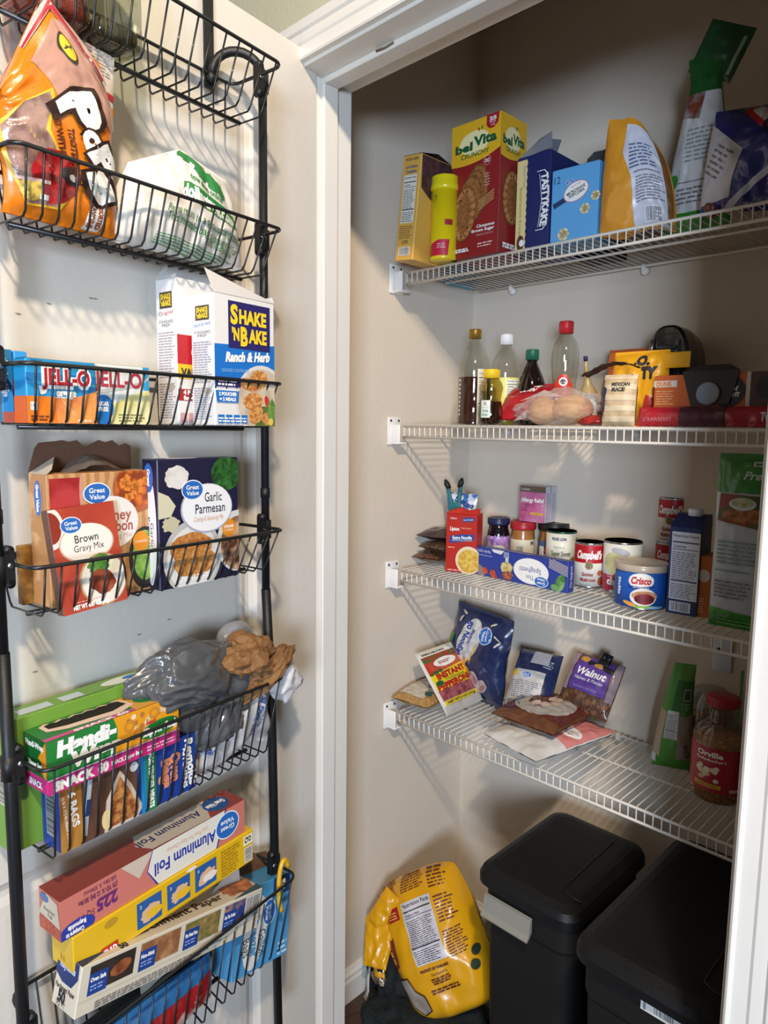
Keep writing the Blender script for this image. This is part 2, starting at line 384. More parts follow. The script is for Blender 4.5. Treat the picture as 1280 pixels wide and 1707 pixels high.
for r0, r1, a, b in ((.03, .03, 0, .006), (.012, .012, .006, .03), (.02, .026, .03, .045), (.026, .014, .045, .06)):
    m.tube([c + DN * a, c + DN * b], [r0, r1], km, 20)
m.build('door_knob', door)

# ================================================================ wire shelves
wm = mt('e6e1d6', .35, coat=.3, bump=.02, bs=200)
SY0, SY1, SX0, SX1 = 1.25, 1.535, -1.168, XR - .006
SZ = [CZ + .369, CZ + .0095, CZ - .3475, CZ - .7148]
bracket_white = mt('e9e6e0', .45)
def wire_shelf(z, label):
    t = thing('wire_shelf', label, 'shelf', M4.Translation((0, 0, z)), 'white wire shelves of the closet')
    m = MB(); r = .0031
    for y, dz, rr in ((SY0, -.0045, r), (SY0, -.0305, r), (SY0 + .142, -.006, r), (SY1, -.006, r)):
        m.tube([(SX0, y, dz), (SX1, y, dz)], rr, wm, 8)
    m.build('rail', t)
    m = MB(); n = int((SX1 - SX0) / .0165)
    for i in range(n + 1):
        x = SX0 + .001 + i * .0165
        m.tube([(x, SY0 + .0005, -.032), (x, SY0 - .001, -.004), (x, SY0 + .003, -.0012), (x, SY1 + .002, -.0012)], .0013, wm, 5, cap=False)
    m.build('deck_wires', t)
    for sx, xw in ((1, XL), (-1, XR)):              # end bracket: flared cup clipped over the shelf corner, screwed to the side wall
        m = MB()
        def bx(a, b, *q): m.rbox(min(a, b), max(a, b), *q[:-1], bracket_white, q[-1])
        bx(xw + sx * .001, xw + sx * .005, SY0 - .028, SY0 + .02, -.05, .018, .0015)
        bx(xw + sx * .005, xw + sx * .031, SY0 - .016, SY0 - .010, -.046, .0, .0025)
        bx(xw + sx * .005, xw + sx * .031, SY0 - .016, SY0 + .014, -.048, -.043, .0015)
        for yy in (SY0 - .019, SY0 + .008): m.lathe([(.0001, 0), (.003, 0), (.003, .001)], mt('55524e', .4, .8), 10, T=M4.Translation((xw + sx * .0055, yy, .009)) @ M4.Rotation(rad(90 * sx), 4, 'Y'))
        m.build('end_bracket', t)
    for x in (-1.07, -.72, -.42, -.12):
        m = MB(); m.lathe([(.0001, -.004), (.009, -.004), (.009, .006), (.006, .011), (.0001, .011)], bracket_white, 14, T=M4.Translation((x, YB - .003, -.016)) @ M4.Rotation(rad(90), 4, 'X'))
        m.rbox(x - .004, x + .004, SY1 - .004, YB - .001, -.016, -.003, bracket_white, .001); m.build('wall_clip', t)
    return t
for z, l in zip(SZ, ('top white wire shelf holding cracker and snack boxes', 'second white wire shelf down, holding the bottles',
                     'third white wire shelf down, holding the cans and spaghetti', 'lowest white wire shelf, above the black bins')):
    wire_shelf(z, l)

# ================================================================ over-door basket rack
bk = mt('17191b', .42, coat=.2); bk2 = mt('101214', .5, bump=.05, bs=150)
rack = thing('over_door_rack', 'black wire over-door rack of six baskets hanging on the open white door', 'rack', M4.Translation(dpt(.41, .06, 0)))
RI = rack.matrix_world.inverted()
class RB(MB):
    def build(s, name, parent=None):
        o = MB.build(s, name); 
        for v in o.data.vertices: v.co = RI @ v.co
        o.parent = parent; return o
U0, U1, W0, W1 = .21, .615, .012, .122
BZ = [CZ + .530, CZ + .296, CZ + .066, CZ - .1635, CZ - .407]
BH = [.075, .068, .067, .063, .127]
def roundrect(u0, u1, w0, w1, z, r=.016, k=4, tilt=0):
    out = []
    for cu, cw, a0 in ((u1 - r, w1 - r, 0), (u0 + r, w1 - r, 90), (u0 + r, w0 + r, 180), (u1 - r, w0 + r, 270)):
        for i in range(k + 1):
            a = rad(a0 + 90 * i / k); u = cu + r * cos(a); w = cw + r * sin(a); out.append(dpt(u, w, z(u, w) if callable(z) else z))
    return out
def basket(u0, u1, z, h, n, wb0=.022, wb1=.102):
    zf = z if callable(z) else (lambda u, w: z)
    m = RB(); m.tube(roundrect(u0, u1, W0, W1, zf), .0026, bk, 8, closed=True); rim = m.build('basket', rack)
    m = RB()
    for i in range(n):
        u = u0 + .014 + (u1 - u0 - .028) * i / (n - 1); ub = u0 + .026 + (u1 - u0 - .046) * i / (n - 1)
        a = zf(u, W1); b = zf(u, W0); c = zf(ub, wb1) - h; d = zf(ub, wb0) - h
        m.tube([dpt(u, W1, a), dpt(ub, wb1 + .001, c + .006), dpt(ub, wb1 - .005, c), dpt(ub, wb0 + .005, d), dpt(ub, wb0, d + .006), dpt(u, W0, b)], .00135, bk, 5)
    m.build('basket_wires', rim)
    m = RB(); m.tube([dpt(u0 + .032, .062, zf(u0, .06) - h - .003), dpt(u1 - .02, .062, zf(u1, .06) - h - .003)], .0034, bk, 8); m.build('bottom_rail', rim)
    return rim
B6 = lambda u, w: CZ - .770 + (u - .19) * .05 - (w - W0) * ((u - .19) * .75) - .02 * (1 - abs(u - .4) / .21) * (w - W0) / .11
for z, h, n in zip(BZ, BH, (17, 20, 20, 20, 20)): basket(U0, U1, z, h, n)
basket(.183, .617, B6, .137, 20)
for side, uu in ((0, U0), (1, U1)):
    sg = -1 if side == 0 else 1; up = uu + sg * .012
    m = RB(); lowu = (up - .022) if side == 0 else up
    zt = CZ + (.56 if side == 0 else .56)
    m.tube([dpt(up, .066, zt - .03), dpt(up, .066, CZ - .27)], .0066, bk2, 12); m.tube([dpt(up, .066, CZ - .27), dpt(up + (lowu - up) * .4, .068, CZ - .45), dpt(lowu, .068, CZ - 1.1)], .0078, bk2, 12)
    m.tube([dpt(up, .066, CZ - .10), dpt(up, .066, CZ - .116)], .0078, bk2, 12)
    pole = m.build('pole', rack)
    m = RB()                                        # bent tube from the pole up to the door-top hook
    arc = [dpt(up, .066, zt - .06)] + [dpt(up + sg * -.0 + (0.0), .036 + .030 * cos(rad(a)), zt - .03 + .045 * sin(rad(a))) for a in range(0, 151, 15)]
    arc2 = [dpt(up + (.055) * (1 - cos(rad(a))) / 2 * (1 if side == 0 else -1), .040 + .026 * cos(rad(a)), zt - .03 + .036 * sin(rad(a))) for a in range(0, 181, 15)]
    m.tube([dpt(up, .066, zt - .07)] + arc2, .0068, bk2, 12)
    hu = up + .055 * (1 if side == 0 else -1)
    m.build('neck', rack)
    m = RB(); dbox(m, hu - .009, hu + .009, .006, .009, zt - .05, ZD + .004, bk2); dbox(m, hu - .009, hu + .009, -T_ - .004, .009, ZD + .002, ZD + .005, bk2); dbox(m, hu - .009, hu + .009, -T_ - .005, -T_ - .002, ZD - .04, ZD + .004, bk2)
    m.tube([dpt(hu, .006, zt - .035), dpt(hu, .02, zt - .035)], .008, bk2, 10)
    m.build('door_hook', rack)
    for zb in BZ + [CZ - .765]:
        ub = up if zb > CZ - .3 else (up + (lowu - up) * (.4 if zb > CZ - .5 else .8))
        m = RB(); ib = ub - sg * .010; dbox(m, ib - .0055, ib + .0055, .062, .074, zb - .024, zb + .016, bk2); m.tube([dpt(ub, .066, zb + .010), dpt(ub, .066, zb - .020)], .0095, bk2, 12)
        e = ub + sg * -.008
        m.tube([dpt(ib, .062, zb + .016), dpt(ib, .074, zb + .016)], .0055, bk2, 10); m.tube([dpt(ib, .062, zb - .024), dpt(ib, .074, zb - .024)], .0055, bk2, 10)
        br = m.build('bracket', rack)
        m = RB(); m.tube([dpt(ib, .074, zb - .002), dpt(ib, .0755, zb - .002)], .0036, mt('b9bcc0', .3, 1.0), 10); m.build('screw', br)
# ================================================================ helpers for packages
def pr(P):
    q = P - V((0, 0, CZ)); z = q.dot(CF); return 640 + FPX * q.dot(CR) / z, 853.5 - FPX * q.dot(CU) / z
def hgt(P, y):
    a, b = P.z, P.z + .7
    for _ in range(30):
        c = (a + b) / 2
        if pr(V((P.x, P.y, c)))[1] > y: a = c
        else: b = c
    return c - P.z
def place(pl, pR, d):
    """front bottom corners -> width and matrix (bottom centre, front = local -y)"""
    q = pR - pl; w_ = V((q.x, q.y, 0)).length; yaw = math.atan2(q.y, q.x)
    m = M4.Translation(pl) @ M4.Rotation(yaw, 4, 'Z') @ M4.Translation((w_ / 2, d / 2, 0))
    return w_, m
def C(h, r=.42): return mt(h, r)
WHT, BLK, NAVY, RED, YEL = C('f1efe9'), C('15161a'), C('1d2a5e'), C('c4202c'), C('f3cf2a')
INK = mt('2a2a30', .6); GREYINK = mt('77767c', .6)
STEEL = mt('b8babd', .25, 1.0, bump=.02)
def carton(w, d, h, mat, r=.0012):
    mb = MB(); mb.rbox(-w / 2, w / 2, -d / 2, d / 2, 0, h, mat, r, seg=1)
    return mb, Canvas(mb, fr(d)), Canvas(mb, lf(w)), Canvas(mb, rt(w)), Canvas(mb, tp(h))
def gv(cv, x, y, r, rot=0, ry=.62, mir=1):
    cv.ell(x, y, r * 1.08, r * (ry + .08), C('e9edf2'), rot); cv.ell(x, y, r, r * ry, C('2a66b4'), rot)
    a = rad(rot); dy = r * .22
    cv.text('Great', x - sin(a) * dy, y + cos(a) * dy, r * .34, WHT, rot=rot, bold=.02, w=r * 1.25)
    cv.text('Value', x + sin(a) * dy * 1.1, y - cos(a) * dy * 1.1, r * .34, WHT, rot=rot, bold=.02, w=r * 1.2, same=True)
def food(cv, x, y, rx, ry, a='b5713a', b='6e3418', ns=160, rot=0, jit=.18, seed=1):
    cv.ell(x, y, rx, ry, mt(a, .55, h2=b, ns=ns, lo=.35, hi=.65), rot, jit=jit, seed=seed)
def solo(mb, name, label, cat, M, group=None):
    o = mb.build(name, mat=M); return tag(o, label, cat, group)
def flap(mb, pts, mat, t=.0006):
    """a folded board flap: polygon with thickness"""
    pts = [V(p) for p in pts]; n = (pts[1] - pts[0]).cross(pts[2] - pts[0]).normalized() * t
    k = len(pts); mb.add(pts + [p + n for p in pts], [tuple(range(k - 1, -1, -1)), tuple(range(k, 2 * k))] + [(i, (i + 1) % k, k + (i + 1) % k, k + i) for i in range(k)], mat)
def torn(x0, x1, y, amp, n, seed):
    rr = random.Random(seed); return [(x0 + (x1 - x0) * i / n, y + (rr.random() - .5) * amp) for i in range(n + 1)]
# --- round containers: canvas wraps around, u = arc length measured from the side that faces -y
def wrap(R, a0=0, prof=None):
    def f(u, v, o):
        rad_ = (prof(v) if prof else R) + o; a = u / R + a0; return V((rad_ * sin(a), -rad_ * cos(a), v))
    return f
def can(R, h, side, rim=STEEL, lid=STEEL):
    mb = MB(); mb.lathe([(R * .9, 0), (R * .99, .001), (R, .003), (R - .0006, .004), (R - .0006, h - .004), (R, h - .0035), (R, h - .001), (R - .001, h)], rim, 44)
    mb.lathe([(R - .0003, .0045), (R - .0003, h - .0045)], side, 44)
    cv = Canvas(mb, wrap(R - .0003), seg=.006, base=.0002)
    return mb, cv
def can_lid(R, h, mat=STEEL):
    mb = MB(); prof = [(R - .001, h), (R - .0022, h), (R - .0028, h - .0035), (R - .006, h - .0032), (R - .007, h - .0042), (R * .62, h - .0042), (R * .58, h - .0036), (R * .3, h - .0036), (.0001, h - .0036)]
    mb.lathe(prof, mat, 40); return mb
# --- soft pouches: pillow surface with creases
def pouch(w, h, t, mat, seed=1, wr=.0022, nu=26, nv=34, pw=2.6, seal=.06, D=None, freq=26, matb=None, taper=0.0, bpow=.5, cs=.006):
    def T(u, v):
        x = min(1, abs(2 * u / w)); y = v / h
        y = 0 if (y < seal or y > 1 - seal) else (y - seal) / (1 - 2 * seal)
        return t / 2 * max(0, 1 - x ** pw) ** .55 * max(0, sin(pi * y)) ** bpow
    def P(u, v, sgn, o):
        n1 = noise.noise(V((u * freq, v * freq * .8, seed * 7.3))); n2 = noise.noise(V((u * freq * 2.7 + 5, v * freq * 2.2, seed * 3.1)))
        nn = -abs(n1) * 1.2 + .6 * n2
        k = T(u, v); e = wr * (nn + .3) * (.35 + .65 * min(1, k / (t * .25 + 1e-9)))
        return V((u * (1 - taper * v / h), sgn * (k + e + .0007), v)) if sgn > 0 else V((u * (1 - taper * v / h), -(k + e + .0007), v))
    def nrm(u, v, sgn):
        e = .0015; a = P(u + e, v, sgn, 0) - P(u - e, v, sgn, 0); b = P(u, v + e, sgn, 0) - P(u, v - e, sgn, 0)
        n = a.cross(b).normalized(); return n if n.y * sgn > 0 else -n
    mb = MB(); mb.D = D
    mb.grid(lambda a, b: P((a - .5) * w, b * h, -1, 0), nu, nv, mat); mb.grid(lambda a, b: P((a - .5) * w, b * h, 1, 0), nu, nv, matb or mat, flip=True)
    cf = Canvas(mb, lambda u, v, o: P(u, v, -1, 0) + nrm(u, v, -1) * o, seg=cs, base=.0007, step=.00012)
    cb = Canvas(mb, lambda u, v, o: P(-u, v, 1, 0) + nrm(-u, v, 1) * o, seg=cs, base=.0007, step=.00012)
    lim = (-w / 2 * .985, 0.0, w / 2 * .985, h); cf.clip = lim; cb.clip = lim
    return mb, cf, cb
def crumple(mb, c, sx, sy, sz, mat, seed=1, amp=.28, sub=5, f=3.0, crease=.10, shape=None, smooth=True, st=(1, 1, 1)):
    bm = bmesh.new(); bmesh.ops.create_icosphere(bm, subdivisions=sub, radius=1); bm.verts.index_update(); vs = []
    for q in bm.verts:
        n = q.co.normalized(); a = noise.noise(n * 1.4 + V((seed, 0, 0))); q_ = V((n.x * st[0], n.y * st[1], n.z * st[2])) + V((a, -a, a)) * .5; b = abs(noise.noise(q_ * f + V((0, seed * 2.0, 0)))); d = abs(noise.noise(q_ * f * 2.1 + V((seed, seed, 0)))); e = abs(noise.noise(q_ * f * 4.5 + V((seed, 2, seed))))
        r = 1 + amp * a + crease * 2.4 * (.28 - b) + crease * 1.1 * (.25 - d) + crease * .35 * (.25 - e)
        p = V((n.x * sx * r, n.y * sy * r, n.z * sz * r))
        if shape: p = shape(p)
        vs.append(p + V(c))
    mb.add(vs, [[q.index for q in f_.verts] for f_ in bm.faces], mat, smooth); bm.free()
def bend(k, z0=0):
    """fold the part above z0 backwards (+y) around a radius"""
    def f(p):
        if p.z <= z0: return p
        a = (p.z - z0) * k; R = 1 / k
        return V((p.x, R * (1 - cos(a)) + p.y * cos(a), z0 + (R * sin(a) - p.y * sin(a))))
    return f
# ================================================================ top shelf
Z1 = SZ[0] + .0005
# cracker box, narrow side to the front, leaning to the right
P = atZ(658, 437, Z1); P2 = V((P.x + .053, P.y, Z1)); w_, M = place(P, P2, .105)
cr = C('dcab4e'); h = .222
m = MB(); W = .053
m.rbox(-W / 2, W / 2, -.0525, .0525, 0, h - .004, cr, .0012, seg=1)
cv = Canvas(m, fr(.105)); L = INK
cv.text('FOOD LION', 0, h - .013, .0055, L, w=.036, bold=.03); cv.text('Low Sodium', 0, h - .028, .006, C('2a4a86'), w=.034, bold=.03); cv.text('Crackers', 0, h - .038, .006, C('2a4a86'), w=.032, bold=.03)
cv.facts(-W * .36, .078, W * .36, h - .045, C('e4e0d2'), L, 20); cv.lines(-W * .38, .046, W * .36, .074, 7, mt('8a6a3a', .6))
cv.text('CYO', 0, .038, .007, L, w=.018, bold=.02); cv.bars(-.017, .01, .017, .028, L, C('e6e0d4'))
cvr = Canvas(m, rt(W)); cvr.poly([(-.05, h - .006), (.05, h - .006), (.05, .13), (.02, .12), (-.02, .135), (-.045, .15)], mt('3a2226', .6, h2='54343a', ns=60))
box = thing('cracker_box', 'tall yellow cracker box with a nutrition panel at the left end of the top shelf', 'box', M @ M4.Rotation(rad(6), 4, 'Y'))
m.build('carton', box)
m = MB(); flap(m, [(-W / 2, -.052, h - .004), (W / 2, -.052, h - .004), (W / 2, .0, h + .006), (-W / 2, .0, h + .004)], mt('4c3528', .7)); flap(m, [(-W / 2, .0, h + .004), (W / 2, .0, h + .006), (W / 2, .052, h - .006), (-W / 2, .052, h - .006)], mt('3d2b24', .7)); m.build('flap', box)
# yellow canister
P = atZ(733, 434, Z1); P.y += .0; R = .0305
yl = mt('e9cf12', .35, coat=.3); mb = MB(); hh = .176
mb.lathe([(R * .97, 0), (R, .002), (R, .006), (R * .985, .008), (R * .985, hh - .03)], yl, 40)
cv = Canvas(mb, wrap(R * .985), seg=.006, base=.0003)
cv.poly([(-.05, .0), (-.02, .0), (-.02, .022), (-.03, .03), (-.05, .026)], C('b81c44')); cv.poly([(-.014, .003), (.03, .003), (.034, .04), (.01, .04), (-.008, .034), (-.014, .03)], C('c81e3c'), True)
cv.text('O', -.028, .012, .008, WHT, bold=.03); cv.lines(.006, .022, .026, .034, 3, C('e9b8b8')); cv.text('28', .0, hh - .045, .006, INK, w=.006); cv.text('27', .0, hh - .053, .005, INK, w=.006, same=True)
cv.rect(.022, .07, .04, .082, C('a51f2e')); cv.lines(-.034, .03, -.026, .06, 8, mt('8e7a10', .6))
o = thing('drink_canister', 'slim yellow plastic canister between the yellow box and the red biscuit box', 'canister', M4.Translation((P.x, P.y + .012, Z1)))
mb.build('body', o)
mb = MB(); mb.lathe([(R * .985, hh - .03), (R * 1.06, hh - .029), (R * 1.06, hh - .02), (R * 1.0, hh - .017), (R * 1.0, hh - .002), (R * .97, hh), (R * .9, hh), (R * .88, hh - .003), (.0001, hh - .003)], mt('e6d21a', .3, coat=.3), 40); mb.build('lid', o)
# box behind the canister: brown picture above, light blue below
P = atY(738, 300, 1.45); m, f, l, r, t = carton(.058, .10, .285, C('4fa0cf')); f.rect(-.029, .17, .029, .285, mt('3a2a1c', .5, h2='6b4a26', ns=40)); f.rect(-.029, .17, .029, .2, mt('a6762a', .5, h2='5b3a16', ns=50)); f.lines(-.02, .178, .02, .192, 3, C('d8b25a'))
solo(m, 'snack_box', 'box with brown picture over light blue, standing behind the yellow canister', 'box', M4.Translation((P.x + .026, 1.475, Z1)))
# big biscuit box
pl = atZ(748.6, 434, Z1); p2 = atZ(829, 420.5, Z1); p2.y = pl.y = (pl.y + p2.y) / 2 ; pl = atY(749, 434, p2.y); p2 = atY(829, 420, p2.y); pl.z = p2.z = Z1
w_, M = place(pl, p2, .092); h = hgt(p2, 184); W = w_
yb, rb, gn, ck = C('e3b025'), C('8f1f22'), C('1c5a35'), '9c6434'
m, f, l, r, t = carton(W, .092, h, rb)
for c_, hw, sd in ((f, W / 2, 0), (r, .046, 1)):
    n = 10; c_.poly([(-hw, h), (-hw, h * .70)] + [(-hw + 2 * hw * i / n, h * (.70 - .045 * sin(pi * i / n * .5) + .10 * (i / n) ** 2)) for i in range(1, n + 1)] + [(hw, h)], yb)
    c_.ell(-hw * .05, h * .84, hw * .62, h * .085, mt('efe3a8', .45)); c_.text('bel', -hw * .48, h * .82, h * .058, gn, w=hw * .72, bold=.05); c_.text('Vita', hw * .38, h * .845, h * .066, gn, w=hw * .92, bold=.05, same=True)
    c_.ell(hw * .12, h * .925, hw * .035, h * .015, C('b0482a'), rot=30); c_.ell(hw * .25, h * .93, hw * .035, h * .015, C('3c7a3a'), rot=-20, same=True)
    c_.text('CRUNCHY', -hw * .02, h * .755, h * .034, gn, w=hw * 1.15, bold=.02)
def biscuit(c_, x, y, a, b, rot):
    dk = mt('6a3c1a', .6); bm_ = mt('a36a38', .6, h2='7c4a22', ns=220, lo=.4, hi=.6)
    c_.ell(x, y, a, b, dk, rot); c_.ell(x, y, a * .95, b * .97, bm_, rot)
    s_ = rad(rot)
    for i in range(18):
        t_ = 2 * pi * i / 18; X = a * .74 * cos(t_); Y = b * .82 * sin(t_); c_.ell(x + X * cos(s_) - Y * sin(s_), y + X * sin(s_) + Y * cos(s_), a * .2, b * .085, mt('b67a45', .6), rot + math.degrees(t_) * .0 + 25, same=i > 0, n=12)
    for i in range(6):
        for sx in (-.3, .25): c_.ell(x + a * sx, y + b * (-.5 + .2 * i), a * .16, b * .07, mt('8a5528', .6), rot + 30 * (1 if sx < 0 else -1), same=True, n=10)
for k in (3, 2, 1): f.ell(-W * .16 + k * W * .065, h * .37 + k * h * .035, W * .24, h * .2, mt('8b5529', .6, h2='5f3616', ns=150), -10); f.ell(-W * .16 + k * W * .065 - .001, h * .365 + k * h * .033, W * .23, h * .195, mt('a06a3a', .6, h2='83501f', ns=180), -10)
biscuit(f, -W * .2, h * .33, W * .25, h * .205, -8); biscuit(r, .0, h * .42, .036, h * .2, -3)
f.ell(W * .25, h * .68, W * .075, W * .075, C('c98f86')); f.ell(W * .25, h * .68, W * .065, W * .065, rb); f.text('OO', W * .25, h * .68, .007, WHT, w=.012, bold=.03); f.lines(W * .2, h * .5, W * .32, h * .6, 5, C('c98f86'))
for k in range(4): f.rect(W * .08, h * (.36 + .02 * k), W * .42, h * (.37 + .02 * k), C('b98a5a'), rot=24, same=k > 0)
f.text('Cinnamon', W * .25, h * .215, h * .022, WHT, w=W * .36, bold=.03); f.text('Brown Sugar', W * .2, h * .185, h * .022, WHT, w=W * .46, bold=.03, same=True); f.text('BREAKFAST BISCUITS', W * .24, h * .15, h * .014, C('d8a49a'), w=W * .34)
f.lines(W * .1, h * .06, W * .42, h * .1, 2, C('e5c0b8')); f.lines(-W * .46, h * .045, -W * .08, h * .075, 2, WHT, fill=.8); f.text('AS', -W * .4, h * .095, h * .018, WHT, w=W * .08); r.lines(-.03, .012, .02, .024, 2, WHT, fill=.8)
f.poly([(W * .22, h), (W * .22, h * .93), (W * .27, h * .905), (W * .36, h * .9), (W * .45, h * .93), (W * .47, h)], C('a51c24')); f.text('25', W * .345, h * .968, h * .026, WHT, w=W * .14, bold=.04); f.text('PACK', W * .345, h * .942, h * .012, WHT, w=W * .12); f.text('+4', W * .345, h * .922, h * .015, WHT, w=W * .08, same=True)
t.rect(-W / 2, -.046, W / 2, .046, yb)
solo(m, 'biscuit_box', 'large red and yellow box picturing oval breakfast biscuits, tallest box on the top shelf', 'box', M)
# cream and navy cake box, open on top
pl = atZ(858, 425, Z1); Y0 = SY0 + .035; pl = atY(858, 420, Y0); p2 = atY(913, 412, Y0); pl.z = p2.z = Z1; w_, M = place(pl, p2, .15); W = w_; h = hgt(p2, 245)
nv = C('14215c'); m, f, l, r, t = carton(W, .15, h * .985, nv); cm = C('e2cf8e'); n = 26
f.poly([(-W / 2, 0), (-W / 2, h * .95)] + [(-W * .2 + (.0016 if i % 2 else -.0006) , h * .95 * (1 - i / n)) for i in range(n + 1)], cm)
f.text('Butterscotch Krimpets', -W * .36, h * .4, .007, mt('8a6a3a', .6), rot=-90, w=h * .55); f.text('Baked Fresh', -W * .27, h * .78, .005, mt('6a6a9a', .6), rot=-90, w=h * .22)
f.ell(-W * .34, .02, .009, .016, C('5a3020')); f.ell(-W * .3, .02, .006, .007, WHT, same=False)
ow = [(.0, .30), (.07, .27), (.1, .2), (.16, 0), (.1, -.2), (.07, -.27), (0, -.3)]
f.poly([(W * (.1 + x), h * (.5 + y)) for x, y in ow] + [(W * (.33 + x * .9), h * (.5 + y)) for x, y in ow[::-1]], WHT); f.poly([(W * (.115 + x), h * (.5 + y * .975)) for x, y in ow] + [(W * (.315 + x * .9), h * (.5 + y * .975)) for x, y in ow[::-1]], nv)
f.text('TASTYKAKE', W * .33, h * .5, W * .19, WHT, rot=-90, w=h * .53, bold=.05, arc=.28)
box = thing('cake_box', 'cream and navy cake box with a raised open flap, beside the biscuit box', 'box', M)
m.build('carton', box)
gm = mt('8c8f99', .4, coat=.3)
m = MB(); flap(m, [(-W / 2, -.074, h * .97), (W / 2, -.074, h), (W * .3, -.05, h + .042), (-.004, -.05, h + .034)], gm); flap(m, [(-W / 2, -.074, h * .97), (-.002, -.05, h + .036), (W * .05, .02, h + .05), (-W / 2, .05, h)], gm); m.build('flap', box)
# light blue popcorn box
Y0 = SY0 + .035; pl = atY(916, 408, Y0); p2 = atY(994, 393, Y0 + .004); pl.z = p2.z = Z1; w_, M = place(pl, p2, .09); W = w_; h = hgt(p2, 265)
lb = C('5ba3d6'); m, f, l, r, t = carton(W, .09, h, lb)
f.text('12', -W * .38, h * .86, .014, NAVY, w=.013); f.rect(-W * .46, h * .53, -W * .12, h * .6, C('1c3560'), rot=20)
f.ell(W * .03, h * .67, W * .27, W * .185, C('c07a8c'), rot=18); f.ell(W * .03, h * .67, W * .255, W * .17, WHT, rot=18); f.text('BUTTER', W * .03, h * .75, .003, C('b03a4a'), rot=18, w=.02)
f.text('MICROWAVE', W * .03, h * .685, .006, INK, rot=18, w=W * .4, bold=.03); f.text('POPCORN', W * .045, h * .64, .006, INK, rot=18, w=W * .33, bold=.03, same=True); gv(f, -W * .1, h * .80, .008)
for x, y, s_ in ((W * .24, h * .42, .010), (-W * .2, h * .14, .012), (W * .45, h * .56, .009)):
    for k in range(6): f.ell(x + s_ * .5 * cos(k * 1.05), y + s_ * .5 * sin(k * 1.05), s_ * .55, s_ * .5, mt('ede0b0' if k % 2 else 'd9c08a', .7), jit=.25, seed=k, same=k > 0)
r.rect(-.01, h * .2, .03, h * .36, C('14284a')); r.ell(.0, h * .55, .014, .016, mt('8a8a70', .6), jit=.3); r.rect(-.005, h * .22, .02, h * .27, C('b8b4a0'))
box = thing('popcorn_box', 'sky blue microwave popcorn box on the top shelf', 'box', M); m.build('carton', box)
m = MB(); flap(m, [(-W / 2, .044, h), (W / 2, .044, h), (W * .4, .07, h + .025), (-W * .4, .06, h + .03)], mt('3a6a92', .5)); m.build('flap', box)
mb = MB(); crumple(mb, (0, 0, 0), .052, .04, .05, film('50525a', .30, .15, bump=.3), 3, .25, 4); solo(mb, 'inner_bag', 'crumpled dark see-through bag standing behind the sky blue popcorn box', 'bag', M4.Translation(M @ V((-.018, .12, .125 + .048))))
mb = MB(); mb.box(-.04, .04, -.04, .04, 0, .125, mt('2a2420', .7)); solo(mb, 'plain_carton', 'dark carton under the see-through bag, behind the popcorn box', 'box', M4.Translation(M @ V((-.018, .12, 0))))
# orange chip bag seen from its side
P = atY(1062, 372, SY0 + .06); P.z = Z1
def Dor(p): k = p.z / .20; return V((p.x * (1 - .35 * max(0, k) ** 2) - .015 * k * k, p.y * (1 - .55 * k), p.z + .006 * sin(p.x * 60) - (.55 * max(0, p.x + .01) + .2 * max(0, -p.x - .04)) * k * k))
m, f, b = pouch(.14, .215, .075, mt('d8922a', .33, bump=.12, bs=40, coat=.3), 11, wr=.006, D=Dor, seal=.02)
f.poly([(.0, 0), (.062, 0), (.064, .1), (.055, .2), (-.012, .2), (-.022, .15), (-.004, .1)], mt('c9c9d2', .35, bump=.1, bs=50)); f.bars(.018, .012, .05, .04, INK, C('dcdce2')); f.lines(.004, .05, .055, .1, 9, GREYINK); f.lines(-.008, .115, .045, .165, 7, mt('5a6a8a', .6), fill=.5)
f.rect(.0, .104, .05, .108, mt('8a8a98', .6)); f.poly([(.058, .02), (.067, .02), (.067, .16), (.054, .19)], mt('7a4e22', .5))
solo(m, 'chip_bag', 'orange chip bag turned to show its silver back panel, top shelf', 'bag', WM(P, 12, 3))
# tall green and white bag, top folded over
P = atY(1160, 360, SY0 + .12); P.z = Z1
def Dgw(p): k = p.z / .33; return V((p.x * (1 - .62 * min(1, k * 1.25) ** 1.3 + .35 * max(0, k - .75) * 3) + .012 * k, p.y * (1 - .6 * k), p.z))
gb = mt('2f8a2a', .3, bump=.1, bs=40, coat=.3); m, f, b = pouch(.125, .30, .07, gb, 5, wr=.006, D=Dgw, seal=.02)
f.poly([(-.045, .035), (.06, .035), (.06, .235), (-.06, .235), (-.06, .13)], mt('d3d7d8', .35, bump=.06, bs=60)); f.lines(-.03, .12, .045, .18, 8, mt('8a9aa0', .6)); f.rect(-.035, .085, .04, .087, GREYINK); f.lines(-.035, .05, .035, .08, 4, GREYINK)
f.ell(-.047, .09, .012, .014, C('3d9a3a')); f.poly([(-.06, .2), (.0, .19), (.01, .235), (-.06, .235)], mt('7a3a24', .5, h2='9aa0a0', ns=40)); f.rect(-.06, .235, .06, .3, mt('1f5a26', .3, bump=.1, bs=40))
gbag = thing('snack_bag', 'tall green and white snack bag with a twisted dark green top', 'bag', WM(P, 4, 4)); m.build('pouch', gbag)
m, f, b = pouch(.082, .085, .012, mt('1d4f2a', .35, bump=.15, bs=50, coat=.2), 8, wr=.004, seal=.01); f.rect(.028, .01, .034, .07, mt('8fae9a', .4), rot=0)
o = m.build('folded_top', gbag); o.matrix_local = M4.Translation((.012, .0, .262)) @ M4.Rotation(rad(28), 4, 'Y')
mb = MB(); mb.lathe([(.0001, 0), (.012, .002), (.014, .018), (.011, .03), (.0001, .034)], mt('6a2c22', .35, coat=.4), 16)
solo(mb, 'sauce_cup', 'small brownish red lump at the foot of the green and white bag', 'cup', M4.Translation(atY(1187, 352, SY0 + .045) * 1 + V((0, 0, 0))))
bpy.data.objects['sauce_cup'].location.z = Z1
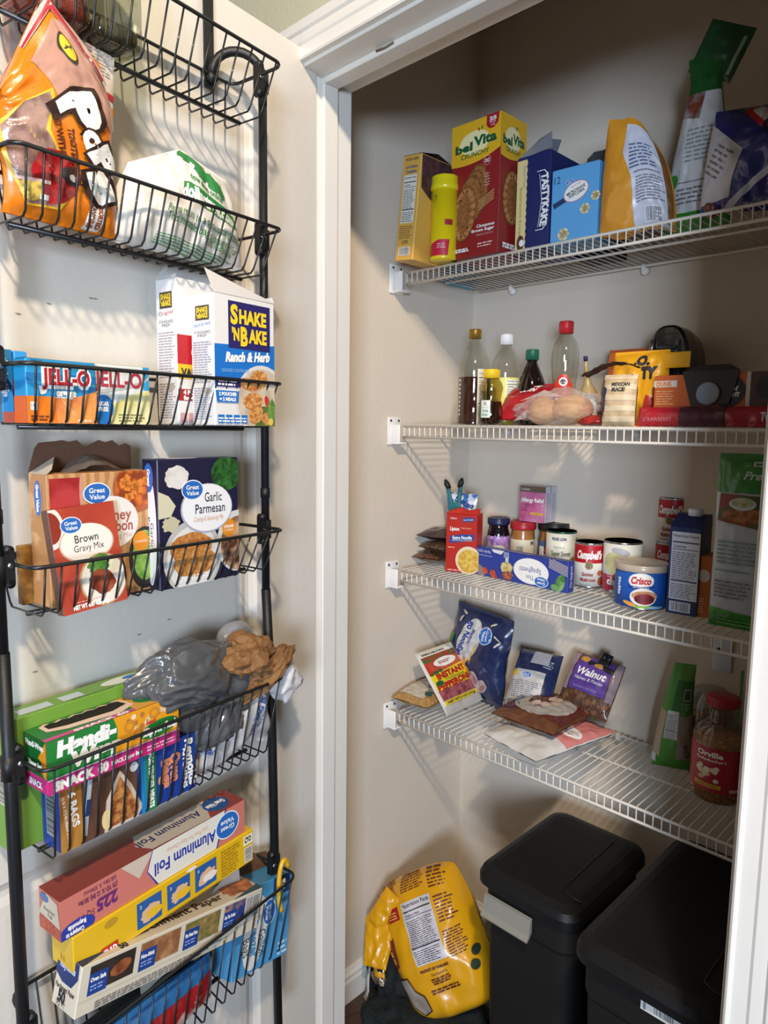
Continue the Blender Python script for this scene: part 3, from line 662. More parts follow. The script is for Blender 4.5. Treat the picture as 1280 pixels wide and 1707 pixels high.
# blue cookie bag leaning on it
P = atY(1252, 345, SY0 + .05); P.z = Z1
m, f, b = pouch(.17, .16, .09, mt('1c2c7c', .25, bump=.1, bs=40, coat=.5), 6, wr=.007, seal=.02)
f.poly([(-.085, .01), (-.03, .02), (-.015, .09), (-.085, .14)], mt('c8c8d0', .4, bump=.05)); f.lines(-.07, .05, -.03, .1, 6, GREYINK, rot=-30)
f.poly([(.085, .06), (.085, .12), (-.03, .16), (-.03, .147)], C('b5202c')); f.poly([(.085, .07), (.085, .115), (-.01, .155), (-.02, .15)], C('c9cdd6')); f.text('CHIPS', .05, .108, .02, C('20243a'), rot=-24, w=.09, bold=.05); f.rect(-.06, .02, .085, .045, mt('b8c0d8', .4), rot=38)
f.rect(-.055, .016, .08, .034, mt('16206a', .3), rot=38)
solo(m, 'cookie_bag', 'shiny blue cookie bag with red and white band, right end of top shelf', 'bag', WM(P, 0, 5, 8))

# ================================================================ second shelf
Z2 = SZ[1] + .0005
liquid = mt('3a1a12', .12, coat=.5)
def spot(px, dY): P = atY(px, 708, SY0 + dY); return V((P.x, P.y, Z2))
def scale_h(P, ypx): return hgt(P, ypx)
clear = glassy('f3f3ee')
def bottle(prof, fill, name, label, P, capm, cap, glass=clear, liq=liquid, n=36):
    """prof: outline of the bottle; fill: level of the liquid; cap: (radius, z0, z1)"""
    o = thing(name, label, 'bottle', M4.Translation(P) @ M4.Rotation(math.atan2(-P.x, P.y), 4, 'Z'))
    mb = MB(); mb.lathe(prof, glass, n); mb.build('body', o)
    if fill:
        mb = MB(); lp = [(max(.0001, r - .0012), z + .001) for r, z in prof if z <= fill]; r_ = lp[-1][0]; lp.append((r_, fill)); lp.append((.0001, fill)); mb.lathe([(.0001, .001)] + lp, liq, n); mb.build('contents', o)
    mb = MB(); r, a, b = cap; mb.lathe([(r, a), (r, b - .001), (r - .001, b), (.0001, b)], capm, 30)
    for k in range(26): t_ = 2 * pi * k / 26; mb.tube([(r * sin(t_), -r * cos(t_), a + .001), (r * sin(t_), -r * cos(t_), b - .002)], .0005, capm, 4, cap=False)
    mb.build('cap', o); return o
def label_part(o, R, z0, z1, mat, draw, a0=0, a1=None, prof=None):
    mb = MB(); half = a1 or pi
    cv = Canvas(mb, wrap(R, a0, prof), seg=.006, base=.0004); cv.rect(-R * half * .999, z0, R * half * .999, z1, mat); draw(cv); mb.build('label', o)
P = spot(788, .10); k = mpp(P); h = hgt(P, 549.5); R = 26.5 * k
o = bottle([(R * .9, 0), (R, .006), (R, h * .52), (R * .97, h * .62), (R * .86, h * .7), (R * .62, h * .79), (R * .36, h * .875), (R * .32, h * .9), (R * .32, h * .92)], h * .5, 'juice_bottle', 'large clear bottle of brown juice with a gold cap, leftmost on the second shelf', P, mt('8a6a2a', .35, .6), (R * .38, h * .905, h))
def dl(cv):
    cv.rect(.008, .0, .034, h * .58, C('ddd8c0')); cv.facts(.010, .02, .034, h * .56, C('ddd8c0'), INK, 16); cv.lines(-.040, h * .1, -.034, h * .5, 9, C('e8dcc0'))
label_part(o, R, .004, .006, liquid, dl)
P = spot(840, .13); k = mpp(P); h = hgt(P, 557.5); R = 25.5 * k
o = bottle([(R * .9, 0), (R, .006), (R, h * .50), (R * .98, h * .6), (R * .88, h * .7), (R * .6, h * .8), (R * .33, h * .86), (R * .32, h * .9)], h * .1, 'syrup_bottle', 'clear plastic bottle with a white cap and a pale yellow label', P, C('d9dadf'), (R * .38, h * .885, h), liq=mt('b9a13a', .2))
def dl(cv): cv.facts(.002, .03, .036, h * .5, C('e2e0cc'), INK, 14)
label_part(o, R, h * .08, h * .52, mt('d8d46a', .45), dl)
P = spot(817, .035); k = mpp(P); h = hgt(P, 616); R = 20 * k
gl2 = glassy('e0d6b8')
o = bottle([(R * .7, 0), (R * .98, .006), (R, h * .2), (R * .92, h * .36), (R * .8, h * .46), (R * .86, h * .56), (R * .98, h * .66), (R * .86, h * .76), (R * .62, h * .82), (R * .6, h * .86)], h * .42, 'honey_bottle', 'small bottle of dark honey with a yellow cap, in front of the juice', P, mt('e8c21c', .35), (R * .66, h * .84, h), gl2, mt('2a0f08', .1, coat=.6))
def dl(cv): cv.text('2', -.008, h * .36, .009, INK, w=.008); cv.ell(-.008, h * .35, .007, .007, C('2a2a2a')); cv.ell(-.008, h * .35, .006, .006, C('dfe2d6')); cv.text('R', -.008, h * .35, .007, INK); cv.text('PURE', -.008, h * .27, .004, C('3a8a5a'), w=.01); cv.lines(-.014, h * .18, -.002, h * .24, 3, C('3a8a5a'), fill=.6)
mb = MB(); cv = Canvas(mb, wrap(R, -.45), seg=.006, base=.0006); cv.rect(-.011, h * .13, .011, h * .44, C('dfe2d6')); cv.text('R', 0, h * .38, .008, INK); cv.rect(-.009, h * .31, .009, h * .315, C('3a8a5a')); cv.text('PURE', 0, h * .25, .005, C('3a8a5a'), w=.014, bold=.03); cv.lines(-.008, h * .16, .008, h * .21, 2, C('3a8a5a'), fill=.6); mb.build('label', o)
P = spot(883, .125); k = mpp(P); h = hgt(P, 583); R = 24.5 * k
dark = mt('140a08', .08, coat=.8, spec=.6)
o = bottle([(R * .9, 0), (R, .006), (R * 1.0, h * .44), (R * .97, h * .52), (R * .82, h * .62), (R * .55, h * .74), (R * .36, h * .82), (R * .34, h * .86)], 0, 'soda_bottle', 'dark soda bottle with a green cap, between the white-capped and red-capped bottles', P, mt('0f5a44', .4), (R * .43, h * .865, h), dark)
def dl(cv): cv.ell(.002, h * .33, .028, .012, C('b8b4b8')); cv.rect(-.07, h * .12, .0, h * .28, C('15452a')); cv.ell(.004, h * .26, .02, .01, C('9a1c24'))
label_part(o, R, h * .1, h * .38, mt('1c4a2e', .3), dl)
P = spot(937, .15); k = mpp(P); h = hgt(P, 536); R = 23 * k
o = bottle([(R * .85, 0), (R, .006), (R * .98, h * .2), (R * .86, h * .3), (R * .82, h * .4), (R * .92, h * .5), (R * 1.0, h * .6), (R * .98, h * .7), (R * .82, h * .8), (R * .48, h * .865), (R * .44, h * .9)], 0, 'oil_bottle', 'empty clear ribbed bottle with a red cap and red label', P, mt('b41c26', .35), (R * .5, h * .885, h))
def dl(cv): pass
mb = MB(); cv = Canvas(mb, wrap(R * .95, .0), seg=.006, base=.001); cv.poly([(-.036, .1), (.03, .1), (.036, h * .05), (-.036, h * .05)] if 0 else [(-.04, h * .2), (-.03, h * .34), (-.016, h * .44), (-.008, h * .49), (.004, h * .49), (.012, h * .44), (.02, h * .36), (.026, h * .2)], mt('c8351f', .4)); cv.ell(-.002, h * .42, .009, .009, WHT); cv.ell(-.002, h * .42, .006, .006, C('4a4040')); cv.text('d Milling', -.004, h * .25, .008, WHT, w=.045, bold=.03); mb.build('label', o)
# kettle corn bag lying under the buns
P = spot(860, .05)
m, f, b = pouch(.12, .115, .04, mt('b3202a', .35, bump=.12, bs=40, coat=.3), 7, wr=.005, bpow=.7); f.rect(-.05, .062, .05, .106, mt('9c1620', .35)); f.text('KETTLE', -.0, .094, .012, WHT, w=.045, bold=.06, shear=.2); f.text('CORN', .0, .076, .012, WHT, w=.04, bold=.06, shear=.2, same=True)
solo(m, 'popcorn_bag', 'red kettle corn bag slumped in front of the dark soda bottle', 'bag', WM(P + V((0, 0, .012)), 0, -46))
# bag of buns
P = spot(926, .05); bag = thing('bun_bag', 'clear bag of two round sandwich buns lying at the front of the second shelf', 'bag', WM(P, 0))
bun = mt('b5722f', .6, h2='dcae70', ns=9, lo=.35, hi=.7, bump=.1, bs=80)
for (x, y, z, a, b_, c_, s_) in ((-.03, .0, .03, .034, .034, .029, 1), (.032, .008, .034, .042, .036, .03, 5)):
    mb = MB(); crumple(mb, (x, y, z), a, b_, c_, bun, s_, .12, 4, 1.6, .02); mb.sm = [True] * len(mb.sm); mb.build('bun', bag)
def sh(p): 
    return V((p.x + .012 * sin(p.z * 60), p.y, max(p.z, -.036)))
mb = MB(); crumple(mb, (.002, .0, .038), .088, .05, .036, film('e6dcd4', .84, .08, bump=.4, bs=60), 4, .22, 5, 2.0, .12, sh); mb.build('plastic_film', bag)
mb = MB(); flap(mb, [(-.10, -.01, .008), (-.05, .0, .05), (-.02, .01, .062), (-.04, -.015, .02)], film('e6dcd4', .6, .1)); flap(mb, [(-.09, -.0, .052), (-.045, .0, .062), (.01, .01, .06), (-.03, .0, .074)], film('e6dcd4', .6, .1)); mb.build('bag_tail', bag)
# tilted squeeze bottle
P = spot(985, .12)
def sq(p): return p
mb = MB(); mb.lathe([(.012, 0), (.022, .01), (.026, .04), (.022, .062), (.014, .078), (.008, .09), (.0065, .105), (.004, .125), (.0035, .138)], mt('b09a6a', .3, coat=.3, h2='9a8250', ns=10), 24); cv = Canvas(mb, wrap(.0235, .0, lambda v: .0265 - max(0, (v - .045)) * .25), seg=.005, base=.0012); cv.rect(-.03, .018, .03, .064, C('e6e2d0')); cv.text('ES', 0, .052, .012, C('1e6a34'), w=.024, bold=.06, shear=.3); cv.lines(-.015, .03, .015, .04, 1, C('b8362e'), fill=.8); cv.poly([(-.03, .018), (.0, .03), (.03, .018)], C('2f7a3a'))
sb = thing('squeeze_bottle', 'small squeeze bottle with green and white label and thin blue-tipped spout', 'bottle', WM(P, -15, 6, -4)); mb.build('body', sb)
mb = MB(); mb.lathe([(.0045, .136), (.0045, .146), (.0001, .147)], mt('22224e', .4), 14); mb.build('tip', sb)
# orange bag at the back
P = spot(1040, .22)
m, f, b = pouch(.10, .17, .045, mt('cf6427', .33, bump=.12, bs=40, coat=.3), 13, wr=.005, seal=.03); f.lines(-.03, .09, .0, .112, 2, mt('a8451c', .4), fill=.7); f.rect(.002, .108, .034, .12, mt('d7a58c', .4)); f.rect(-.048, .128, .048, .165, mt('de7a3a', .35))
solo(m, 'candy_bag', 'orange candy bag leaning on the back wall beside the black appliance', 'bag', WM(P, 0, -6))
# yellow bag
P = spot(1060, .115)
m, f, b = pouch(.125, .15, .06, mt('e3a41c', .35, bump=.12, bs=40, coat=.3), 15, wr=.007, seal=.03, taper=.1); f.text('.O.', .012, .128, .018, INK, w=.036, bold=.08); f.text('TY', .03, .103, .02, INK, w=.034, bold=.1); f.poly([(.01, .0), (.062, .0), (.06, .045), (.03, .06)], mt('b8382c', .35))
yb_ = thing('snack_bag', 'bright yellow snack bag with black letters in front of the black appliance', 'bag', WM(P, 0, -4)); m.build('pouch', yb_)
m, f, b = pouch(.06, .03, .006, mt('e3a41c', .35, bump=.12, bs=40), 3, wr=.002, seal=.01); o = m.build('rolled_top', yb_); o.matrix_local = M4.Translation((.07, -.01, .112))
# black electric opener
P = spot(1121, .215); k = mpp(P); h = hgt(P, 546); R = 36 * k; blk = mt('0c0d0f', .18, coat=.6)
op = thing('can_opener', 'tall glossy black rounded kitchen appliance at the back of the second shelf', 'appliance', WM(P, 0))
mb = MB(); prof = [(-R, 0), (-R, h * .3)] + [(-R * math.copysign(abs(cos(pi * i / 20)) ** .75, cos(pi * i / 20)), h * (.5 + .5 * sin(pi * i / 20) ** .8)) for i in range(21)] + [(R, h * .3), (R, 0)]
fr_ = [V((x, -.045, z)) for x, z in prof]; mid = [V((x * .99, -.0, z)) for x, z in prof]; bk_ = [V((x * .9, .05, z * .96)) for x, z in prof]; fi = [V((x * .88, -.05, .004 + z * .955)) for x, z in prof]; n = len(prof)
for a, b in ((fi, fr_), (fr_, mid), (mid, bk_)): mb.add(a + b, [(i, i + 1, n + i + 1, n + i) for i in range(n - 1)] + [(n - 1, 0, n, 2 * n - 1)], blk, True)
mb.add(fi, [tuple(range(n - 1, -1, -1))], blk); mb.add(bk_, [tuple(range(n))], blk); mb.build('body', op)
mb = MB(); mb.rbox(-.02, .02, -.057, -.05, h * .76, h * .80, mt('3a3c40', .3, .5), .002); mb.tube([(-.028, -.056, h * .62), (-.028, -.058, h * .86)], .003, mt('9aa0a8', .2, 1), 8); mb.tube([(-.035, -.056, h * .70), (.0, -.06, h * .74)], .004, mt('9aa0a8', .25, 1), 8); mb.build('lever', op)
mb = MB(); mb.rbox(R * .35, R * .6, -.052, -.048, .03, h * .85, mt('24262a', .25), .001); mb.build('trim_strip', op)
# plaid pouch
P = spot(1030, .035)
m, f, b = pouch(.066, .098, .04, mt('cbb088', .5, bump=.1, bs=60), 19, wr=.004, seal=.02)
for i in range(5): f.rect(-.033, .008 + .02 * i, .033, .018 + .02 * i, mt('dcc8a4', .55), same=i > 0)
f.poly([(-.033, .015), (-.022, .03), (-.02, .07), (-.033, .08)], C('22355e')); f.text('MEXICAN', .006, .078, .007, INK, w=.034, bold=.05); f.text('RICE', .004, .068, .007, INK, w=.026, bold=.05, same=True)
pp = thing('rice_pouch', 'small tan striped pouch with a curled dark top at the shelf front', 'bag', WM(P, 0, -3)); m.build('pouch', pp)
m = MB(); 
def cur(a, b): 
    x = -.075 + a * .11; return V((x, -.02 + b * .03, .098 + .022 * sin(a * pi * .8) + .004 * noise.noise(V((a * 9, b * 3, 0))) - (0.02 if 0 else 0) * a))
m.grid(cur, 16, 4, mt('5e2a1e', .4, h2='9a8468', ns=30, bump=.1)); m.grid(lambda a, b: cur(a, b) + V((0, 0, -.002)), 16, 4, mt('3a1f16', .5), flip=True); m.build('curled_top', pp)
# orange and black box with a window, thin yellow box and long red pack
P = spot(1196, .10); W = .215
m, f, l, r, t = carton(W, .07, .062, mt('c4602c', .45)); f.rect(-W / 2, .04, -W * .3, .052, C('d8d0c8')); f.text('DUNK', -W * .41, .046, .008, mt('d88a4a', .4), w=.03, bold=.06); f.lines(-W * .48, .008, -W * .32, .036, 6, C('d8a070')); f.ell(W * .12, .03, .03, .028, C('1a1512')); f.text("DUNKIN'", W * .12, .034, .007, WHT, w=.034, bold=.06); f.text('MIDNIGHT', W * .12, .024, .007, WHT, w=.04, bold=.06, same=True); f.rect(W * .26, .0, W * .29, .062, C('cfc8c4')); f.rect(W * .29, 0, W / 2, .062, mt('4a2a20', .4)); f.ell(W * .42, .035, .02, .02, C('1a1512'))
Mx = WM(P + V((0, .0, .033)), 0)
cb_ = thing('coffee_pod_box', 'orange and black coffee pod box with a dark cut-out showing one pale pod', 'box', Mx); m.build('carton', cb_)
m = MB(); bk3 = mt('2a2523', .5); flap(m, [(-.055, -.037, .066), (.045, -.037, .066), (.03, -.04, .008), (-.035, -.04, .004)], bk3, .001); flap(m, [(-.055, -.037, .066), (.045, -.037, .066), (.02, -.02, .078), (-.03, -.02, .078)], mt('3a302c', .5), .001); m.build('front_panel', cb_)
m = MB(); m.lathe([(.0001, .0), (.017, .0), (.0205, .0), (.0205, .002), (.016, .004), (.015, .02)], mt('8a96a6', .4), 28, T=M4.Translation((-.006, -.0425, .026)) @ M4.Rotation(rad(90), 4, 'X') @ M4.Scale(-1, 4, (0, 0, 1))); m.build('pod', cb_)
P = spot(1196, .055); m, f, l, r, t = carton(.2, .05, .008, mt('e0a51e', .45)); f.text('Strawberry', .06, .004, .004, mt('b8562a', .5), w=.05); f.lines(-.08, .002, .0, .006, 1, mt('c07020', .5)); t.rect(-.1, -.025, .1, .025, mt('e8bc3a', .5))
solo(m, 'candy_box', 'thin flat yellow box lying under the coffee pod box', 'box', WM(P + V((0, .02, .0245)), 0))
P = spot(1180, .035); m, f, b = pouch(.26, .036, .022, mt('a81c2c', .3, bump=.12, bs=50, coat=.4), 21, wr=.0025, seal=.02, nu=50, nv=14, bpow=.6); f.rect(-.05, .0, .03, .036, mt('4a1c26', .35)); f.text('STRAWBERRY', -.09, .012, .007, mt('d98a90', .4), w=.055); f.text('Twizzlers', .11, .016, .014, mt('cfd0ea', .4), w=.05, bold=.05)
solo(m, 'licorice_pack', 'long red licorice pack lying along the front of the second shelf', 'candy', WM(P + V((0, 0, .0)), 0, -12))
m = MB(); crumple(m, (0, 0, .011), .05, .03, .0115, mt('b8281e', .35, coat=.3, h2='8c1a18', ns=30), 9, .2, 4); solo(m, 'wrapper', 'flat crumpled red wrapper between the buns and the tan pouch', 'wrapper', WM(spot(1000, .07)))
# ================================================================ third shelf: cans, jars, spaghetti
Z3 = SZ[2] + .0005
beanm = lambda a, b: mt(a, .35, h2=b, ns=130, kind='vor', lo=.1, hi=.5, bump=.5, bs=150, coat=.5)
for i, (px, py, z, w, h, t, mm, lb, yw) in enumerate(((708, 943, 0, .085, .12, .034, beanm('8a6248', '5a3a28'), 'bag of mottled brown beans, bottom of the bean stack at the left wall', 8),
        (715, 945, .033, .09, .115, .026, beanm('7a6048', '4e3a2a'), 'bag of speckled beans in the middle of the bean stack', -6),
        (716, 943, .060, .085, .12, .026, beanm('4e2c30', '2e1a1e'), 'bag of dark red beans on top of the bean stack', 14))):
    P = atZ(px, py, Z3); m, f, b = pouch(w, h, t, mm, 30 + i, wr=.003, seal=.05)
    f.rect(-.02, .03, .02, .034, film('ffffff', .5)) if 0 else None
    solo(m, 'bean_bag', lb, 'bag', M4.Translation((P.x, P.y, Z3 + z + t * .55)) @ M4.Rotation(rad(yw), 4, 'Z') @ M4.Rotation(rad(-88), 4, 'X'), 'bags of dried beans')
# two noodle soup boxes
pl = atZ(742, 952, Z3); yaw = 20; hS = .143; wS = .078; dS = .028
rd = C('b3261c')
def soup(pl, label, opened=False):
    m, f, l, r, t = carton(wS, dS, hS, rd); W, h = wS, hS
    f.ell(W * .25, h * .22, W * .42, h * .24, mt('d8c49a', .5)); f.ell(W * .28, h * .22, W * .36, h * .2, mt('d9c05a', .5, h2='c9952f', ns=90)); f.clip = (-W / 2, 0, W / 2, h)
    f.ell(W * .25, h * .22, W * .42, h * .24, mt('ddd0b0', .5)); f.ell(W * .27, h * .21, W * .37, h * .2, mt('d9c05a', .5, h2='c9952f', ns=90))
    f.poly([(-W * .38, h * .5), (-W * .36, h * .62), (W * .02, h * .66), (W * .4, h * .67), (W * .42, h * .57), (0, h * .53)], C('22448e')); f.text('Extra Noodle', W * .03, h * .605, h * .055, WHT, w=W * .62, rot=4, bold=.03); f.text('SOUP MIX WITH REAL CHICKEN BROTH', W * .03, h * .555, h * .02, WHT, w=W * .66, rot=3)
    f.text('Lipton', -W * .22, h * .75, h * .06, WHT, w=W * .3, bold=.03); f.text('Soup Secrets', W * .15, h * .77, h * .025, C('e8c8a0'), w=W * .34); f.text('Lipton', -W * .26, h * .93, h * .035, WHT, w=W * .2); f.rect(W * .04, h * .88, W * .4, h * .95, C('22448e'), rot=6); f.text('Extra Noodle', W * .22, h * .915, h * .03, WHT, w=W * .3, rot=6)
    f.lines(-W * .42, h * .42, -W * .2, h * .45, 1, C('e8c8a0')); f.lines(-W * .42, h * .03, W * .1, h * .07, 1, C('f0b0a0'))
    l.lines(-dS * .38, h * .1, dS * .38, h * .84, 22, C('e7b0a2')); l.rect(-dS / 2, h * .93, dS / 2, h, WHT); l.text('Directions', 0, h * .87, .004, WHT, w=.018)
    o = thing('noodle_soup_box', label, 'box', M4.Translation(pl) @ M4.Rotation(rad(yaw), 4, 'Z') @ M4.Translation((W / 2, dS / 2, 0)), 'noodle soup boxes'); m.build('carton', o)
    m = MB(); flap(m, [(-W / 2, -dS / 2, h), (W / 2, -dS / 2, h), (W / 2, -dS * .2, h + .012), (W * .1, -dS * .2, h + .006), (-W * .1, -dS * .1, h + .013), (-W / 2, -dS * .2, h + .004)], rd); m.build('flap', o); return o
soup(pl, 'red noodle soup box in front, next to the end of the spaghetti box')
d_ = V((-sin(rad(yaw)), cos(rad(yaw)), 0)); soup(V(pl) + d_ * (dS + .001) + V((-.004, 0, 0)), 'red noodle soup box directly behind the front one, beside the beans')
# upright bag of peanuts with a blue top held by a clip
P = V(pl) + d_ * (dS * 2 + .045) + V((.0, .0, 0)); P.z = Z3
pm = mt('c9a060', .5, h2='8a6030', ns=120, kind='vor', lo=.1, hi=.6, bump=.3, bs=140)
m, f, b = pouch(.075, .185, .045, pm, 41, wr=.004, seal=.02, D=lambda p: V((p.x * (1 + .25 * max(0, p.z / .185 - .75) * 2), p.y * (1 - .6 * p.z / .185), p.z)))
f.poly([(-.038, .135), (.038, .142), (.038, .185), (-.038, .185)], mt('2e70b4', .25, coat=.5, h2='d8dde4', ns=34, lo=.48, hi=.54)); f.text('Salted', .008, .162, .012, C('20357a'), w=.05, rot=-20, bold=.06)
f.lines(-.03, .0, -.01, .12, 14, C('e6e0d0'), fill=.7)
solo(m, 'peanut_bag', 'bag of peanuts with a crumpled blue and white top behind the soup boxes', 'bag', WM(P, 18, 0, 2))
cl = thing('bag_clip', 'teal bag clip with black tips pinching the blue topped peanut bag', 'clip', WM(P + V((-.002, -.016, .150)), 18, -8, -8)); tm = mt('1f6a72', .45)
for s_ in (-1, 1):
    m = MB(); m.rbox(s_ * .009 - .005, s_ * .009 + .005, -.004 - .002, .003, .0, .052, tm, .002, T=M4.Rotation(rad(s_ * 9), 4, 'Y')); m.build('arm', cl)
    m = MB(); m.tube([V((s_ * .014, -.001, .048)), V((s_ * .020, -.001, .062)), V((s_ * .023, -.001, .072))], [.0062, .0075, .003], mt('131416', .5), 12); m.build('tip', cl)
m = MB(); m.rbox(-.017, .017, -.008, -.001, -.012, .012, tm, .003); m.build('jaw', cl)

def at3(px, py, R):  # circle whose front touches the pixel's floor point
    P = atZ(px, py, Z3); dv = V((P.x, P.y, 0)).normalized(); return V((P.x + dv.x * R, P.y + dv.y * R, Z3))
def face(P, extra=0): return math.degrees(math.atan2(P.x, -P.y)) * -1 + 180 + extra
def canrot(P, extra=0):
    """rotation turning the label centre towards the camera"""
    a = math.atan2(-P.x, P.y)      # direction camera -> object, measured from +y
    return math.degrees(a) + extra
R66 = .0333
def tin(name, label, P, R, h, side, draw, rot=0, rim=STEEL, lidm=STEEL, group='food cans'):
    o = thing(name, label, 'can', M4.Translation(P) @ M4.Rotation(rad(canrot(P, rot)), 4, 'Z'), group)
    m, cv = can(R, h, side, rim); draw(cv, R, h); m.build('body', o); can_lid(R, h, lidm).build('lid', o); return o
crm = C('e3ded2')
def soup_can(cv, R, h, name1='Golden', name2='Mushroom', full=True):
    n = 3.14 * R
    cv.rect(-n, h * .56, n, h - .0046, C('b0141f')); cv.text("Campbell's", 0, h * .74, h * .17, WHT, w=R * 1.75, bold=.05, shear=.2)
    cv.ell(0, h * .5, R * .26, R * .26, C('8f7a4a')); cv.ell(0, h * .5, R * .18, R * .18, C('6a5a36'))
    cv.text(name1, -R * .1, h * .31, h * .075, C('8a1a20'), w=R * .75, bold=.04); cv.text(name2, -R * .05, h * .19, h * .075, C('8a1a20'), w=R * 1.0, bold=.04, same=True)
    cv.ell(R * .75, h * .34, R * .2, h * .06, C('b06040')); cv.ell(R * .85, h * .16, R * .24, h * .1, mt('9a4a2c', .5, h2='6a2c1a', ns=90)); cv.lines(-R * .6, h * .05, R * .2, h * .1, 2, GREYINK)
# back row first
for px, py, R, h, lb, mm in ((955, 937, .0365, .110, 'wide food can with a brown and green label behind the sweet corn can', mt('b99464', .5, h2='6f8a52', ns=25)),
                      (1007, 941, .0365, .112, 'wide food can with a pale brown label behind the mushroom soup can', mt('cbb488', .5, h2='7d9a5c', ns=22))):
    tin('food_can', lb, at3(px, py, R), R, h, mm, lambda cv, R, h: cv.rect(-R * 2, h * .8, R * 2, h * .86, C('4c6a3e')), 0)
P = at3(1073, 960, R66); tin('soup_can', 'red and white soup can mostly hidden behind the chicken soup can', P, R66, .101, crm, soup_can, 30)
Pc = at3(1117, 985, R66); Pc.y += .02; Pc.x -= .012; tin('soup_can', 'lower red soup can of the stack of two behind the blue carton', Pc, R66, .101, crm, soup_can, -6)
tin('soup_can', 'upper golden mushroom soup can standing on another can behind the blue carton', Pc + V((0.001, 0, .1012)), R66, .101, crm, soup_can, -14)
# jars
def jar(name, label, P, R, h, lidm, lidh, body, lab, draw, rot=0, neck=.88):
    o = thing(name, label, 'jar', M4.Translation(P) @ M4.Rotation(rad(canrot(P, rot)), 4, 'Z'))
    m = MB(); m.lathe([(R * .9, 0), (R, .005), (R, h * .62), (R * .97, h * .70), (R * neck, h * .76), (R * neck, h - lidh * .5), (.0001, h - lidh * .5)], body, 40); m.build('body', o)
    m = MB(); cv = Canvas(m, wrap(R), seg=.006, base=.0004); cv.rect(-R * 3.1, h * .1, R * 3.1, h * .62, lab); draw(cv, R, h); m.build('label', o)
    m = MB(); rl = R * neck + .003; m.lathe([(rl, h - lidh), (rl + .0006, h - lidh + .002), (rl, h - .002), (rl - .002, h), (rl - .004, h), (rl - .005, h - .0008), (.0001, h - .0008)], lidm, 40)
    for k in range(40): t_ = 2 * pi * k / 40; m.tube([(rl * sin(t_), -rl * cos(t_), h - lidh + .003), (rl * sin(t_), -rl * cos(t_), h - .004)], .0006, lidm, 4, cap=False)
    m.build('lid', o); return o
def dg(cv, R, h):
    for i in range(9): cv.ell(-R * 1.2 + i * R * .3, h * (.5 + .07 * (i % 2)), R * .2, h * .07, mt('8a5aa6', .5, h2='b88acb', ns=50), same=i > 0)
    cv.ell(0, h * .24, R * .9, h * .2, WHT); cv.text('Concord', 0, h * .34, h * .05, C('6a4a8a'), w=R * .8); cv.text('Grape', 0, h * .24, h * .12, C('2a2030'), w=R * 1.1, bold=.06)
Pg = at3(822, 945, .029); Pg.y += .018; jar('grape_jelly_jar', 'grape jelly jar with a dark blue lid between the soup boxes and the red-lidded jar', Pg, .0285, .122, mt('20264e', .35), .017, mt('140c18', .1, coat=.8), mt('a98abf', .45, h2='d9c8e0', ns=30), dg)
def dp(cv, R, h): cv.bars(-R * .55, h * .3, R * .1, h * .5, INK, C('e0dccb')); cv.lines(-R * .5, h * .14, R * .6, h * .22, 3, GREYINK); cv.text('N', R * .85, h * .55, h * .08, INK, bold=.06); cv.poly([(R * .5, h * .1), (R * 1.2, h * .1), (R * 1.2, h * .25)], C('c98a30'))
Pb = at3(862, 950, .031); Pb.y += .02; jar('peanut_butter_jar', 'peanut butter jar with a bright red lid under the allergy boxes', Pb, .0305, .118, mt('b5232a', .35), .02, mt('a06a34', .3, coat=.6), mt('ddd4ba', .45), dp, 0, .95)
def ds(cv, R, h): cv.poly([(-R * 1.2, h * .25), (R * 1, h * .25), (R * 1, h * .52), (-R * 1.2, h * .5)], WHT); cv.text('SKIPPY', R * .05, h * .44, h * .15, C('c8202a'), w=R * 1.5, bold=.06); cv.text('CREAMY', R * .1, h * .24, h * .1, INK, w=R * 1.2, bold=.06)
Ps = at3(910, 955, .037); Ps.y += .03; jar('peanut_butter_jar', 'peanut butter jar with a wide black lid behind the sweet corn can', Ps, .0365, .118, mt('1c1a1a', .4), .02, mt('a06a34', .3, coat=.6), mt('46628a', .45), ds, 0, .97)
# sweet corn can
def dc(cv, R, h): cv.text('FOOD LION', -R * .15, h * .84, h * .06, C('2a3a6a'), w=R * .95, bold=.06); cv.text('Super Sweet', 0, h * .52, h * .11, C('3a4a3a'), w=R * 1.3, bold=.02); cv.text('Corn', -R * .2, h * .38, h * .1, C('3a4a3a'), w=R * .5, bold=.02); cv.text('Whole Kernel', -R * .15, h * .66, h * .05, C('5a6a5a'), w=R * .7); cv.ell(R * .9, h * .3, R * .4, h * .14, mt('d9952a', .5, h2='e8c05a', ns=80), rot=20); cv.lines(R * 1.2, h * .3, R * 1.5, h * .9, 9, INK)
P = at3(933, 962, .0365); tin('corn_can', 'sweet corn can with a green rim behind the spaghetti box', P, .0365, .108, C('dcdccb'), dc, 0, mt('2e5a44', .3, .6), mt('aab0ae', .3, .9))
P = at3(980, 981, R66); tin('soup_can', 'golden mushroom soup can at the right end of the spaghetti box', P, R66, .101, crm, soup_can, 0)
def dch(cv, R, h):
    cv.rect(-R * 3, .005, R * 3, h * .36, C('b02c44')); cv.ell(-R * .3, h * .6, R * .75, h * .22, mt('d9d6a6', .5, h2='b8c48a', ns=40)); cv.ell(-R * .1, h * .82, R * .5, h * .07, C('b5b6ba'), rot=-12)
    cv.text('Condensed Cream of', -R * .2, h * .335, h * .045, WHT, w=R * 1.2); cv.text('chicken', -R * .05, h * .24, h * .13, WHT, w=R * 1.5, bold=.06); cv.text('SOUP', .0, h * .12, h * .08, WHT, w=R * .8, bold=.03); cv.rect(-R * .6, h * .03, R * .6, h * .07, WHT)
P = at3(1034, 992, .043); tin('soup_can', 'large cream of chicken soup can with a crimson bottom band', P, .0405, .112, C('e2e2da'), dch, 0)
